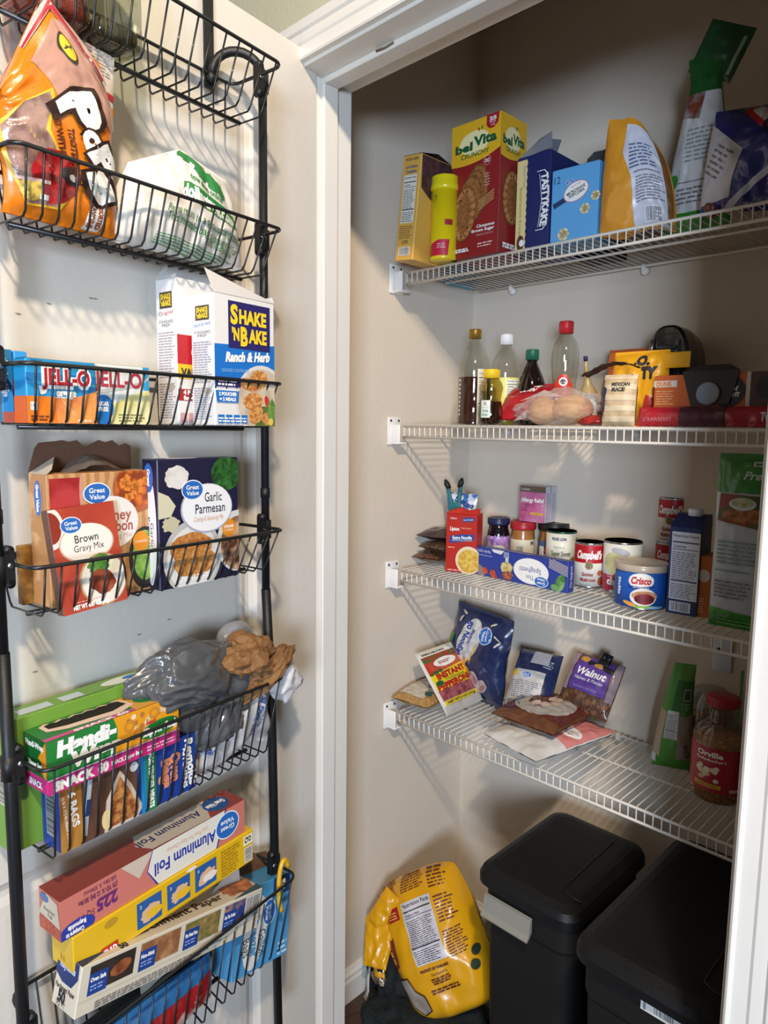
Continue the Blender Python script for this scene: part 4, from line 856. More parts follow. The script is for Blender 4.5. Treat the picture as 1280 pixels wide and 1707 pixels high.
# shortening tub
P = at3(1066, 1018, .0505); R, h = .0505, .088
o = thing('shortening_can', 'short wide blue shortening can with a cloudy plastic lid', 'can', M4.Translation(P) @ M4.Rotation(rad(canrot(P)), 4, 'Z'))
m, cv = can(R, h - .006, C('1a56b0'), STEEL); cv.ell(.0, h * .66, R * .48, h * .18, C('dfe8f4'), jit=.04); cv.ell(.0, h * .66, R * .45, h * .165, WHT); cv.text('Crisco', 0, h * .67, h * .15, C('c8202a'), w=R * .76, bold=.05, shear=.15)
cv.poly([(-R * .5, h * .49), (0, h * .47), (R * .5, h * .52), (R * .5, h * .57), (0, h * .53), (-R * .5, h * .55)], C('1a3a8a')); cv.text('All-Vegetable', 0, h * .515, h * .035, WHT, w=R * .6)
cv.ell(R * .1, h * .3, R * .5, h * .2, C('e9e6e2')); cv.ell(R * .15, h * .33, R * .48, h * .11, mt('c79a70', .6, h2='a86a3a', ns=60)); cv.ell(R * .15, h * .26, R * .38, h * .12, mt('5c1420', .4, h2='8a1c28', ns=60))
cv.ell(-R * .4, h * .13, R * .28, h * .045, C('e0a040'), rot=-15); cv.ell(R * .25, h * .08, R * .5, h * .035, C('8fc04a')); cv.ell(R * .6, h * .07, R * .35, h * .03, C('7fb0e0')); cv.lines(-R * .98, h * .3, -R * .82, h * .7, 6, C('d8e4f4'), fill=.8)
m.build('body', o); m = MB(); lm = mt('b8aa9a', .3, coat=.4); m.lathe([(R + .0012, h - .014), (R + .002, h - .012), (R + .0022, h - .001), (R + .001, h), (R - .003, h), (R - .005, h - .0025), (.0001, h - .0025)], lm, 48); m.build('lid', o)
# allergy relief boxes on top of the jars
ztop = Z3 + .1185
P = V(((Pb.x + Ps.x) / 2 - .004, (Pb.y + Ps.y) / 2 - .014, ztop)); k = mpp(P); W = .074; h = .09
a = pr(P)
for i, (dy, lb) in enumerate(((0, 'pink and silver allergy relief box, front one of the pair on the jar lids'), (.026, 'silver sided medicine box just behind the pink allergy relief box'))):
    m, f, l, r, t = carton(W, .024, h, mt('bcbcc2', .35)); f.rect(-W / 2, 0, W / 2, h, mt('b8487e', .4, h2='d89ab8', ns=14, lo=.4, hi=.65)); f.rect(-W / 2, h * .83, W / 2, h, C('6a5648')); f.text('GOODSENSE', -W * .28, h * .9, h * .05, WHT, w=W * .34); f.text('Allergy Relief', 0, h * .61, h * .1, WHT, w=W * .9, bold=.05); f.lines(-W * .45, h * .3, -W * .1, h * .52, 5, C('7a2450')); f.rect(-W * .06, h * .2, W * .42, h * .27, C('d9b84a')); f.lines(-W * .0, h * .22, W * .38, h * .25, 1, C('7a2450')); f.ell(W * .4, h * .48, W * .05, W * .05, C('d8a0b8'))
    r.lines(-.009, h * .1, .009, h * .85, 12, C('9a9aa2'))
    solo(m, 'medicine_box', lb, 'box', M4.Translation(P + V((.0, dy, .0))), 'allergy medicine boxes')
# spaghetti box lying on its long edge
pl = atZ(775, 953, Z3); p2 = atZ(945, 989.5, Z3); w_, M = place(pl, p2, .024); W = w_; h = .068
sbm = mt('2e3f92', .4); m, f, l, r, t = carton(W, .024, h, sbm)
f.clip = (-W / 2, 0, W / 2, h)
for i in range(8): f.rect(-W * .5, h * .12 + i * h * .045, -W * .28, h * .135 + i * h * .045, C('d9c06a'), rot=-24, same=i > 0)
for i in range(7): f.rect(W * .33, h * .62 + i * h * .05, W * .52, h * .635 + i * h * .05, C('e8dcb0'), rot=-16, same=i > 0)
f.ell(W * .17, h * .48, W * .165, h * .43, C('e7e9ee')); f.ell(W * .165, h * .48, W * .155, h * .40, WHT)
f.text('Thin', W * .165, h * .27, h * .15, C('2e3f92'), rot=180, w=W * .07); f.text('Spaghetti', W * .165, h * .5, h * .17, C('2e3f92'), rot=180, w=W * .2)
gv(f, W * .27, h * .2, W * .06, 180); f.text('NET WT 16 OZ (1 LB) 454g', -W * .33, h * .88, h * .08, WHT, w=W * .2); f.lines(-W * .38, h * .72, -W * .2, h * .77, 1, C('aeb8e0'))
f.ell(-W * .42, h * .75, W * .03, h * .17, mt('b89ab0', .5)); f.poly([(-W * .22, h), (-W * .2, h * .9), (-W * .12, h * .86), (-W * .09, h)], C('dcdfe8'))
for x, y in ((-W * .28, h * .2), (-W * .2, h * .17), (-W * .18, h * .03)): f.ell(x, y, W * .03, h * .12, mt('a8301e', .4, h2='c85a3a', ns=60), rot=20)
f.rect(-W * .075, h * .55, -W * .065 + .006, h * .8, C('c9cdd6')); [f.rect(-W * .09 + i * W * .014, h * .78, -W * .084 + i * W * .014, h * .98, C('c9cdd6'), same=i > 0) for i in range(4)]
f.ell(-W * .06, h * .45, W * .06, h * .2, mt('d8c890', .6, h2='b8a050', ns=90), jit=.2); f.ell(-W * .05, h * .18, W * .055, h * .16, mt('7a2a20', .5, h2='b87050', ns=90), jit=.3)
f.ell(W * .44, h * .28, W * .04, h * .3, mt('3f7a3a', .5, h2='8ab070', ns=50), rot=-20); f.ell(W * .39, h * .12, W * .03, h * .1, C('6aa05a'))
r.text('Thin Spaghetti', 0, h * .5, .007, WHT, rot=90, w=h * .7); t.rect(-W / 2, -.012, W / 2, .012, C('3a4a9a')); t.lines(-W * .3, -.006, W * .2, .006, 2, C('c8d0ea'))
solo(m, 'spaghetti_box', 'long dark blue box of thin spaghetti with upside-down lettering, lying at the shelf front', 'box', M)
# blue drink carton with white cap
pl = atZ(1108.5, 1020, Z3); p2 = atZ(1160, 1029.5, Z3); w_, M = place(pl, p2, .06); W = w_; h = hgt(pl, 876)
cb = C('1c2c5c'); o = thing('drink_carton', 'tall navy drink carton with a white screw cap showing its nutrition panel', 'carton', M)
m, f, l, r, t = carton(W, .06, h, cb); f.facts(-W * .42, h * .17, W * .48, h * .94, C('d3d4dc'), C('33344a'), 24); f.bars(-W * .38, h * .03, W * .3, h * .145, INK, C('d3d4dc')); r.lines(-.024, h * .3, .024, h * .9, 16, C('3c4a7a'))
ht = .022; m.add([(-W / 2, -.03, h), (W / 2, -.03, h), (W / 2, .03, h), (-W / 2, .03, h), (-W / 2 + .001, .028, h + ht), (W / 2 - .001, .028, h + ht), (W / 2 - .002, -.0, h + ht), (-W / 2 + .002, -.0, h + ht)], [(0, 1, 6, 7), (1, 2, 5, 6), (3, 0, 7, 4), (2, 3, 4, 5), (4, 7, 6, 5)], cb)
m.build('carton', o); m = MB(); m.lathe([(.0135, 0), (.0135, .012), (.012, .0135), (.0001, .0135)], C('e3e4ea'), 26, T=M4.Translation((W * .12, -.002, h + ht - .002))); m.build('cap', o)
# orange box and big green pouch
pl = atZ(1160, 1031, Z3); p2 = atZ(1185, 1034, Z3); w_, M = place(pl, p2, .06)
m, f, l, r, t = carton(w_, .06, hgt(pl, 928), mt('c5702e', .45)); f.lines(-.012, .01, -.002, .04, 6, C('e8c0a0')); f.ell(-.004, .08, .01, .012, C('ddd0c8'))
solo(m, 'food_box', 'orange box squeezed between the navy carton and the green snack pouch', 'box', M @ M4.Translation((0, .012, 0)))
P1 = atZ(1176, 1042, Z3); P2 = V((P1.x + .094, P1.y + .004, Z3)); w_, M = place(P1, P2, .03); h = hgt(P1, 755); W = w_
m, f, b = pouch(W, h, .034, mt('b3bcc4', .3, bump=.05, bs=40, coat=.4), 52, wr=.002, seal=.035, bpow=.35, pw=3, cs=.008)
gr = mt('2f7d26', .3, bump=.05, bs=40, coat=.4); f.rect(-W / 2, h * .78, W / 2, h, gr); f.rect(-W / 2, 0, W / 2, h * .09, gr); f.poly([(-W / 2, h * .09), (-W / 2, h * .115), (0, h * .1), (W / 2, h * .09)], mt('3f9a34', .3))
f.text('Pretzel', W * .30, h * .88, h * .045, C('b9d2c0'), w=W * .6, shear=.35, bold=.02); f.rect(W * .12, h * .93, W * .5, h * .955, C('c8d6d0')); f.text('SNACK FACTORY', W * .36, h * .942, h * .012, C('1e3c30'), w=W * .42, bold=.06)
f.poly([(-W * .42, h * .62), (W * .4, h * .58), (W * .5, h * .62), (W * .5, h * .765), (-W * .4, h * .775)], mt('3f5a34', .5, h2='8a3a2a', ns=34)); f.ell(W * .08, h * .655, W * .42, h * .04, mt('a8703a', .55, h2='7a4a22', ns=120)); f.ell(0, h * .72, W * .23, h * .035, C('c8ccd0')); f.ell(0, h * .727, W * .19, h * .025, mt('b8b890', .5, h2='8a9a60', ns=90))
f.lines(-W * .38, h * .38, W * .45, h * .52, 6, mt('7a9690', .6)); f.rect(-W * .4, h * .335, W * .2, h * .34, C('4a9a6a')); f.lines(-W * .4, h * .18, W * .25, h * .29, 5, GREYINK); f.lines(-W * .35, h * .02, W * .3, h * .06, 3, mt('7ac06a', .5))
solo(m, 'snack_pouch', 'tall green and pale blue snack pouch standing at the right end of the third shelf', 'bag', M)
# ================================================================ lowest shelf
Z4 = SZ[3] + .0005
def lay(P, yaw=0, pitch=-90, t=.02, z=0): return M4.Translation((P.x, P.y, P.z + z)) @ M4.Rotation(rad(yaw), 4, 'Z') @ M4.Rotation(rad(pitch), 4, 'X')
def quad_pose(bl, br, tl):
    """pose of a flat pack from three corners (bottom left, bottom right, top left)"""
    X = (br - bl).normalized(); w = (br - bl).length; Zt = (tl - bl); Zt = (Zt - X * Zt.dot(X)); h = Zt.length; Zt.normalize(); Y = Zt.cross(X)
    m = M4((X, Y, Zt)).transposed().to_4x4(); return w, h, M4.Translation((bl + br) / 2) @ m
# rice bag hanging a little over the corner
ric = mt('c9a36a', .5, h2='a27a44', ns=160, kind='vor', lo=.1, hi=.5, bump=.4, bs=160, coat=.3)
zt = Z4 + .034
bl = atZ(640, 1165, zt); br = atZ(706, 1206, zt); tl = atZ(672, 1140, zt); tl = bl + (tl - bl)
bl = V((XL + .012, SY0 - .012, zt)); br = V((XL + .125, SY0 + .0, zt)); tl = V((XL + .03, SY0 + .15, zt + .004))
w_, h_, M = quad_pose(bl, br, tl)
m, f, b = pouch(w_, h_, .042, ric, 61, wr=.003, seal=.02, bpow=.4, pw=3)
f.poly([(-w_ * .38, h_ * .12), (w_ * .28, h_ * .1), (w_ * .34, h_ * .8), (-w_ * .3, h_ * .86)], mt('c6beb0', .4, h2='b5ab9a', ns=80, bump=.1)); f.rect(w_ * .05, h_ * .48, w_ * .32, h_ * .57, C('1e3a5a'), rot=38); f.text('PREMIUM', w_ * .185, h_ * .525, .006, WHT, rot=38, w=.024); f.ell(w_ * .2, h_ * .36, .004, .004, C('8a7060')); f.rect(w_ * .2, h_ * .2, w_ * .36, h_ * .32, C('2a4a4a'), rot=30)
solo(m, 'rice_bag', 'bag of pale tan rice lying over the left front corner of the lowest shelf', 'bag', M @ M4.Translation((0, .0, 0)))
# pepperoni pouch leaning on the noodle bag
zb = Z4 + .004
bl = atZ(745, 1194, Z4 + .012); br = atZ(804, 1166, Z4 + .012)
best = None
for i in range(120):                    # stand the pouch so that its upper corner meets the photo
    k = .10 + i * .001; d = ray(657, 1103); T = V((0, 0, CZ)) + d * ((bl.y + 0.0 + k * .75) / d.y) if 0 else None
tl = atX(657, 1103, XL + .05)
w_, h_, M = quad_pose(bl, br, tl)
m, f, b = pouch(w_, h_, .016, C('d5cfc2'), 62, wr=.0015, seal=.03, bpow=.4, pw=4); W, h = w_, h_
f.rect(-W * .46, h * .13, W * .46, h * .97, C('e6e2d4')); f.rect(-W * .45, h * .8, W * .45, h * .9, mt('b03024', .4, h2='3f6a34', ns=60)); f.rect(-W * .45, h * .6, W * .45, h * .8, mt('b8301f', .4, h2='c95a3a', ns=20)); f.poly([(-W * .45, h * .36), (W * .45, h * .36), (W * .45, h * .66), (0, h * .63), (-W * .45, h * .6)], C('e0c81f'))
f.text('RESEALABLE BAG', -W * .1, h * .935, h * .025, INK, w=W * .6, bold=.05); f.ell(W * .05, h * .75, W * .3, h * .07, WHT); f.lines(-W * .12, h * .73, W * .22, h * .78, 2, C('9a2018'), fill=.6); f.text('LARGE', -W * .28, h * .63, h * .045, C('1f5a34'), w=W * .3, bold=.08, rot=4)
f.text('INSTANT', W * .05, h * .565, h * .085, C('b01c1c'), w=W * .78, bold=.06, rot=2); f.text('Homestyle', W * .1, h * .49, h * .045, C('1f5a34'), w=W * .5, shear=.3); f.text('PEPPERONI', W * .0, h * .41, h * .085, C('b01c1c'), w=W * .86, bold=.06, rot=2); f.ell(-W * .34, h * .46, W * .09, h * .04, C('1f5a34'), jit=.2)
f.rect(-W * .45, h * .2, W * .45, h * .36, mt('7a3038', .3, h2='a85a60', ns=70, coat=.5, bump=.2)); f.rect(-W * .44, h * .13, W * .44, h * .195, C('d8c022')); f.text('NET WT 5 OZ (141g)', 0, h * .162, h * .032, INK, w=W * .75, bold=.05); f.rect(-W * .48, 0, W * .48, h * .12, mt('b7b4ae', .35))
solo(m, 'pepperoni_pouch', 'red and yellow pepperoni pouch leaning above the rice bag', 'bag', M)
# big navy bag of egg noodles, standing
P = V((-1.035, 1.455, Z4)); h = hgt(P, 1006)
def Dn(p): return V((p.x + .004 * sin(p.z * 40), p.y - .0 + .02 * max(0, (p.z / h - .8)), p.z))
nvb = mt('1d2a52', .28, bump=.15, bs=45, coat=.5); W = .195
P = atY(788, 1172, 1.46); P.z = Z4; h = .24
m, f, b = pouch(W, h, .075, nvb, 63, wr=.006, seal=.035, D=Dn)
f.ell(-.012, h * .66, .036, h * .25, C('aeb0b6'), rot=-8); f.ell(-.014, h * .665, .034, h * .24, C('c9c9c6'), rot=-8); f.text('go Noodles', -.026, h * .66, .018, C('2a3a8a'), rot=-98, w=h * .40, bold=.05); f.text('Medium', -.006, h * .71, .011, C('2a3a8a'), rot=-98, w=h * .17, bold=.03)
f.ell(.012, h * .55, .004, h * .12, mt('d9b05a', .5), rot=-12, jit=.5); gv(f, .036, h * .77, .021, -80, .9); 
for k in range(14): f.ell(-.025 + .024 * cos(k * .9), h * .33 + .022 * sin(k * 1.3), .014, .005, mt('d9a04a' if k % 2 else 'b87a30', .5), rot=k * 47, same=k > 0, n=10)
f.ell(-.03, h * .32, .008, .01, C('9a3a20')); f.ell(-.055, h * .37, .012, .012, C('b8b4b0')); f.ell(-.05, h * .3, .011, .009, C('a8a4a0'), same=True)
for x, y, r_ in ((.022, h * .27, 20), (.044, h * .22, -40)): f.ell(x, y, .014, .021, C('b39a9c'), rot=r_); f.ell(x + .004, y - .003, .006, .012, C('8a6a70'), rot=r_)
f.ell(.04, h * .06, .012, .008, C('2f6a30'), jit=.5); f.ell(-.075, h * .6, .008, .014, C('3f7a3a'))
for x, y, r_ in ((.05, h * .9, 30), (.07, h * .78, -30), (-.06, h * .85, 60), (.075, h * .72, 60), (-.055, h * .92, -20)): f.ell(x, y, .010, .0025, C('c8bfae'), rot=r_, jit=.3)
solo(m, 'noodle_bag', 'large navy blue bag of egg noodles standing by the back wall at left', 'bag', WM(P, -6, -4, 4))
# navy bag leaning, with back panel
bl = atZ(836, 1186, Z4 + .03); br = bl + V((.10, .02, 0)); tl = atY(902, 1078, 1.50); 
bl = atY(842, 1184, 1.38); br = atY(905, 1200, 1.40); tl = atY(888, 1084, 1.49)
w_, h_, M = quad_pose(bl, br, tl); W, h = w_ * 1.15, h_
m, f, b = pouch(W, h, .06, nvb, 64, wr=.005, seal=.02, bpow=.4)
f.rect(-W * .46, h * .02, W * .3, h * .62, C('b9b8b6')); gv(f, -W * .1, h * .54, .012); f.lines(-W * .42, h * .2, W * .26, h * .46, 9, GREYINK); f.bars(-W * .42, h * .03, -W * .1, h * .17, INK); f.rect(-W * .1, h * .74, W * .3, h * .98, film('c8ccd8', .5, .1)); f.lines(W * .2, h * .7, W * .4, h * .84, 4, C('9aa0a8')); f.ell(-W * .38, h * .56, .008, .008, C('c9a83a'))
solo(m, 'food_bag', 'dark blue food bag leaning right, its pale information panel facing out', 'bag', M)
# walnut bag with a black clip
bl = atY(928, 1172, 1.43); br = atY(1010, 1204, 1.43); tl = atY(950, 1082, 1.50)
w_, h_, M = quad_pose(bl, br, tl); W, h = w_, h_
wal = mt('7a5034', .5, h2='4a2c1c', ns=75, kind='vor', lo=.15, hi=.55, bump=.6, bs=90, coat=.4)
m, f, b = pouch(W, h, .045, wal, 65, wr=.004, seal=.02, bpow=.5)
f.rect(-W * .34, h * .33, W * .36, h * .98, C('5a3a8c')); f.text('Walnut', 0, h * .68, h * .13, WHT, w=W * .58, bold=.03, shear=.2); f.text('Halves & Pieces', 0, h * .55, h * .06, WHT, w=W * .54, shear=.2); f.lines(-W * .25, h * .38, W * .25, h * .42, 2, C('9a86c0')); f.ell(-W * .22, h * .9, W * .1, h * .05, C('c9953a'), jit=.3); f.ell(.1 * W, h * .84, W * .1, h * .04, C('b98a3a'), jit=.3)
f.rect(W * .38, h * .3, W * .49, h * .98, film('b9a6b0', .45, .1)); f.rect(-W * .49, h * .3, -W * .36, h * .98, film('b9a6b0', .45, .1), same=True)
solo(m, 'walnut_bag', 'clear bag of walnut pieces with a purple label, leaning at the back', 'bag', M)
cp_ = M @ V((W * .14, -.012, h * .86)); cl = thing('bag_clip', 'black bulldog style bag clip holding the walnut bag shut', 'clip', M @ M4.Translation((W * .12, -.004, h * .84)) @ M4.Rotation(rad(6), 4, 'Y')); bp_ = mt('141618', .4, bump=.05)
m = MB(); m.rbox(-.033, .033, -.014, -.004, -.008, .006, bp_, .004); m.build('jaw', cl); m = MB(); m.rbox(-.033, .033, .006, .014, -.008, .006, bp_, .004); m.build('jaw', cl)
m = MB(); m.rbox(-.0125, .0125, -.012, .012, .004, .02, bp_, .003); m.tube([(-.006, -.004, .016), (-.007, -.006, .036)], [.007, .0065], bp_, 12); m.tube([(.006, -.004, .016), (.007, -.006, .036)], [.007, .0065], bp_, 12); m.build('grip', cl)
# white and pink sugar bag flat, brown bag on top
zt = Z4 + .026
bl = atZ(805, 1222, zt); br = atZ(893, 1270, zt); tl = atZ(905, 1168, zt)
w_, h_, M = quad_pose(bl, br, tl)
m, f, b = pouch(w_, h_, .04, mt('d8d6d0', .45, bump=.15, bs=45, h2='c9c6c0', ns=20), 66, wr=.004, seal=.02, bpow=.4, pw=3)
W, h = w_, h_; f.rect(-W / 2, h * .36, W / 2, h, mt('d68480', .4, bump=.15, bs=45)); f.ell(W * .3, h * .55, W * .15, h * .085, WHT, rot=20); gv(f, W * .2, h * .6, .008); f.text('Powdered', W * .32, h * .55, .006, C('8a2a2a'), rot=20, w=.03); f.text('Sugar', W * .33, h * .51, .006, C('8a2a2a'), rot=20, w=.02, same=True)
solo(m, 'powdered_sugar_bag', 'flat white and pink bag of powdered sugar at the shelf front', 'bag', M @ M4.Translation((0, .0, 0)))
zt2 = zt + .036
bl = atZ(818, 1188, zt2); br = atZ(922, 1226, zt2); tl = atZ(862, 1146, zt2)
w_, h_, M = quad_pose(bl, br, tl); W, h = w_, h_ * 1.12
m, f, b = pouch(W, h, .046, mt('6e4228', .4, bump=.1, bs=50, coat=.5, h2='5c3420', ns=60), 67, wr=.004, seal=.015, bpow=.35, pw=3)
f.poly([(-W * .48, h * .14), (W * .48, h * .16), (W * .5, h * .99), (-W * .46, h * .99)], mt('5a241c', .3, bump=.1, bs=50, coat=.5)); f.ell(-.0, h * .5, W * .42, h * .36, C('a9a39c')); f.ell(-W * .04, h * .6, W * .2, h * .28, mt('4e2a1c', .45, h2='6a3c28', ns=50), jit=.2)
for x, y, a, b_ in ((.06, .64, .1, .08), (-.08, .4, .07, .07), (.06, .42, .08, .07), (.14, .52, .07, .06)): f.ell(W * x, h * y, W * a, h * b_, C('c9b3a2'), jit=.2)
f.rect(-W * .4, h * .32, -W * .32, h * .48, C('2a5a8a'), rot=-8); f.text('Great', -W * .36, h * .4, .006, WHT, rot=-98, w=.018)
solo(m, 'brown_sugar_bag', 'clear fronted bag of brown sugar lying on top of the powdered sugar', 'bag', M)
# green bag
P = atY(1112, 1290, 1.385); P.z = Z4; h = .165
P = atZ(1112, 1288, Z4); P.y += .03
def Dg(p): k = p.z / .20; return V((p.x * (1 - .45 * k) + .018 * k * k, p.y * (1 - .7 * k), p.z))
m, f, b = pouch(.088, .235, .07, mt('4f8f34', .4, bump=.12, bs=45, coat=.2), 68, wr=.005, seal=.01, D=Dg)
f.poly([(.008, .03), (.05, .03), (.05, .135), (.03, .125), (.012, .125)], mt('9a9286', .45, bump=.1, bs=50)); f.poly([(-.05, .03), (-.028, .03), (-.024, .13), (-.05, .14)], mt('b09a80', .45)); f.facts(-.022, .075, .010, .135, C('d5d5d2'), INK, 12, False); f.rect(-.012, .135, .05, .2, mt('2f6a2a', .4, bump=.1, bs=40)); f.rect(.016, .158, .036, .182, C('a8b0a6')); f.rect(.018, .16, .034, .18, C('3a4440')); f.lines(.012, .138, .04, .155, 4, C('8fc08a')); f.rect(-.05, .015, -.034, .035, C('c8ccd0')); f.text('RICE', .03, .05, .008, INK, rot=-80, w=.03)
solo(m, 'food_bag', 'green food bag with a twisted top standing alone on the right of the lowest shelf', 'bag', WM(P, 14, 2, -3))
# popcorn jar
P = atZ(1190, 1342, Z4); k = mpp(P); R = .0515; dv = V((P.x, P.y, 0)).normalized(); P = P + dv * R; P.z = Z4; P.x += .004
h = hgt(P, 1160) ; corn = mt('eaa868', .4, h2='b07238', ns=110, kind='vor', lo=.1, hi=.55, bump=.6, bs=120, coat=.5)
o = thing('popcorn_jar', 'large clear jar of popcorn kernels with red lid and red label', 'jar', M4.Translation(P) @ M4.Rotation(rad(canrot(P)), 4, 'Z'))
m = MB(); m.lathe([(R * .9, 0), (R, .008), (R, h * .62), (R * .9, h * .7), (R * .6, h * .76), (R * .5, h * .79), (R * .5, h * .93)], glassy('e6e8e8'), 44); m.build('body', o)
m = MB(); m.lathe([(.0001, .001), (R * .88, .001), (R * .975, .008), (R * .975, h * .60), (.0001, h * .61)], corn, 40); m.build('popcorn_kernels', o)
m = MB(); cv = Canvas(m, wrap(R), seg=.006, base=.0005); cv.rect(-R * 1.9, h * .12, R * 1.9, h * .55, mt('a8182c', .4)); 
for q in range(22): rr = random.Random(q); cv.ell(-R * .45 + (rr.random() - .5) * R * .8, h * .3 + (rr.random() - .5) * h * .13, R * .1, R * .08, mt(('e6dcc0', 'cfc090', 'f0e8d4')[q % 3], .7), jit=.3, seed=q, same=q > 0)
cv.poly([(-R * .9, h * .16), (R * .1, h * .16), (R * .1, h * .2), (-R * .9, h * .2)], C('d9a82a')); cv.text('ORIGINAL', -R * .4, h * .18, h * .022, INK, w=R * .8); cv.text('Orville', -R * .35, h * .49, h * .05, WHT, w=R * .95, bold=.04); cv.text("Redenbacher's", -R * .3, h * .435, h * .028, WHT, w=R * 1.1, bold=.02); cv.lines(R * .4, h * .14, R * .95, h * .18, 1, C('e0b8c0'), fill=.8); m.build('label', o)
m = MB(); rl = R * .56; m.lathe([(rl, h * .91), (rl + .001, h * .92), (rl + .001, h - .002), (rl - .002, h), (.0001, h)], mt('a01c2a', .4), 40)
for q in range(44): t_ = 2 * pi * q / 44; m.tube([((rl + .001) * sin(t_), -(rl + .001) * cos(t_), h * .925), ((rl + .001) * sin(t_), -(rl + .001) * cos(t_), h - .003)], .0006, mt('a01c2a', .4), 4, cap=False)
m.build('lid', o)
PJ = P.copy()
P = atY(1186, 1200, 1.485); P.z = Z4
o = thing('storage_jar', 'second clear jar standing behind the popcorn jar', 'jar', M4.Translation(P + V((-.008, .01, 0)))); m = MB(); m.lathe([(.04, 0), (.045, .01), (.045, .15), (.035, .175), (.03, .18), (.0001, .181)], glassy('d8dcd8'), 30); m.build('body', o); m = MB(); m.lathe([(.0001, .002), (.042, .003), (.042, .12), (.0001, .12)], corn, 30); m.build('contents', o)
m = MB(); m.tube([V((0, 0, 0)), V((.004, 0, .12)), V((.006, .002, .24))], .0035, mt('5a8f4a', .3, coat=.5), 10); solo(m, 'straw', 'thin green stick rising behind the red lid of the popcorn jar', 'straw', M4.Translation(V((PJ.x + .004, PJ.y + R + .012, Z4))))
P = atZ(1236, 1372, Z4); P.x += .022; P.y += .02
o = thing('food_jar', 'white jar with a blue stripe, cut off by the right door frame', 'jar', M4.Translation(P) @ M4.Rotation(rad(canrot(P)), 4, 'Z')); R = .034; m = MB(); m.lathe([(R * .9, 0), (R, .005), (R, .085), (R * .8, .1), (R * .75, .105)], C('d8d3c6'), 30); cv = Canvas(m, wrap(R), seg=.006, base=.0003); cv.poly([(-R * 1.2, .055), (-R * .3, .04), (-R * .3, .052), (-R * 1.2, .07)], C('2a3a9a')); m.build('body', o)
m = MB(); m.lathe([(R * .82, .1), (R * .82, .118), (.0001, .118)], C('b8c4d8'), 30); m.build('lid', o)
# white support plate of the third shelf on the back wall, right side
P = atY(1205, 1085, YB - .002)
m = MB(); m.rbox(P.x - .02, P.x + .02, YB - .006, YB, P.z - .045, P.z + .03, mt('c9d2dc', .4), .002); m.tube([V((P.x - .006, YB - .009, P.z + .002)), V((P.x - .006, YB - .003, P.z + .002))], .005, mt('4a4a4e', .3, 1), 14)
solo(m, 'wall_plate', 'small pale metal plate with a screw on the back wall under the third shelf', 'bracket', M4.Identity(4))

# ================================================================ floor of the closet
def bin_(name, label, x0, x1, y0, y1, zt, handle):
    o = thing(name, label, 'bin', M4.Translation(((x0 + x1) / 2, (y0 + y1) / 2, 0)), 'black lidded bins on the closet floor'); w, d = x1 - x0, y1 - y0
    bm_ = mt('171514', .6, bump=.06, bs=200, spec=.3); lm = mt('0c0d0e', .5, bump=.10, bs=260, spec=.35)
    def rr_(hx, hy, r, z, n=6):
        out = []
        for cx, cy, a0 in ((hx - r, hy - r, 0), (-hx + r, hy - r, 90), (-hx + r, -hy + r, 180), (hx - r, -hy + r, 270)):
            for i in range(n + 1): a = rad(a0 + 90 * i / n); out.append(V((cx + r * cos(a), cy + r * sin(a), z)))
        return out
    def loft(mb, rings, mat, top=True, bottom=True):
        n = len(rings[0])
        for a, b in zip(rings, rings[1:]): mb.add(a + b, [(i, (i + 1) % n, n + (i + 1) % n, n + i) for i in range(n)], mat, True)
        if top: mb.add(rings[-1], [tuple(range(n))], mat)
        if bottom: mb.add(rings[0], [tuple(range(n - 1, -1, -1))], mat)
    m = MB(); hx, hy = w / 2 - .012, d / 2 - .016
    loft(m, [rr_(hx * .86, hy * .9, .03, .0), rr_(hx * .98, hy * .975, .035, zt - .11), rr_(hx, hy, .035, zt - .10), rr_(hx, hy, .035, zt - .04)], bm_); m.build('body', o)
    m = MB(); hx, hy = w / 2, d / 2
    loft(m, [rr_(hx - .004, hy - .004, .035, zt - .040), rr_(hx, hy, .038, zt - .036), rr_(hx, hy, .038, zt - .022), rr_(hx - .006, hy - .006, .034, zt - .010), rr_(hx - .022, hy - .022, .03, zt - .002), rr_(hx - .035, hy - .035, .02, zt)], lm, bottom=True)
    lid = m.build('lid', o)
    m = MB(); m.tube([V((hx - .012, -hy + .05, zt + .0002)), V((hx * .62, -hy + .05, zt + .0003)), V((hx * .5, -hy + .06, zt + .0003)), V((hx * .45, hy - .05, zt + .0003))], .0016, mt('0b0c0c', .5), 6); m.build('lid_groove', lid)
    if handle:
        m = MB(); hm = mt('8f8b80', .45, .1); yb = -d / 2 + .012
        m.add([V((x, y, z)) for x in (-.090, .022) for y, z in ((yb, zt - .058), (yb - .006, zt - .060), (yb - .010, zt - .092), (yb - .018, zt - .100), (yb - .016, zt - .104), (yb - .008, zt - .098), (yb - .002, zt - .09), (yb, zt - .09))], [(i, (i + 1) % 8, 8 + (i + 1) % 8, 8 + i) for i in range(8)] + [tuple(range(7, -1, -1)), tuple(range(8, 16))], hm); m.build('latch_handle', o)
    return o
bin_('lidded_bin', 'black lidded bin with a grey latch handle, nearer the yellow sack', -.82, -.585, 1.11, 1.445, CZ - .90, True)
b2 = bin_('lidded_bin', 'taller black bin with a white barcode sticker, beside the right door frame', -.522, -.262, .975, 1.42, CZ - .825, False)
m = MB(); cv = Canvas(m, lambda u, v, o: V((u, -.2225 + .016 - .003 - o, v))); zz = CZ - .83 + .0
cv.D = 0; zz += .021; cv.rect(-.010, zz - .078, .062, zz - .056, C('c9c7c2')); cv.bars(.008, zz - .075, .044, zz - .061, INK); cv.rect(-.006, zz - .076, -.002, zz - .06, GREYINK); m.build('sticker', b2)
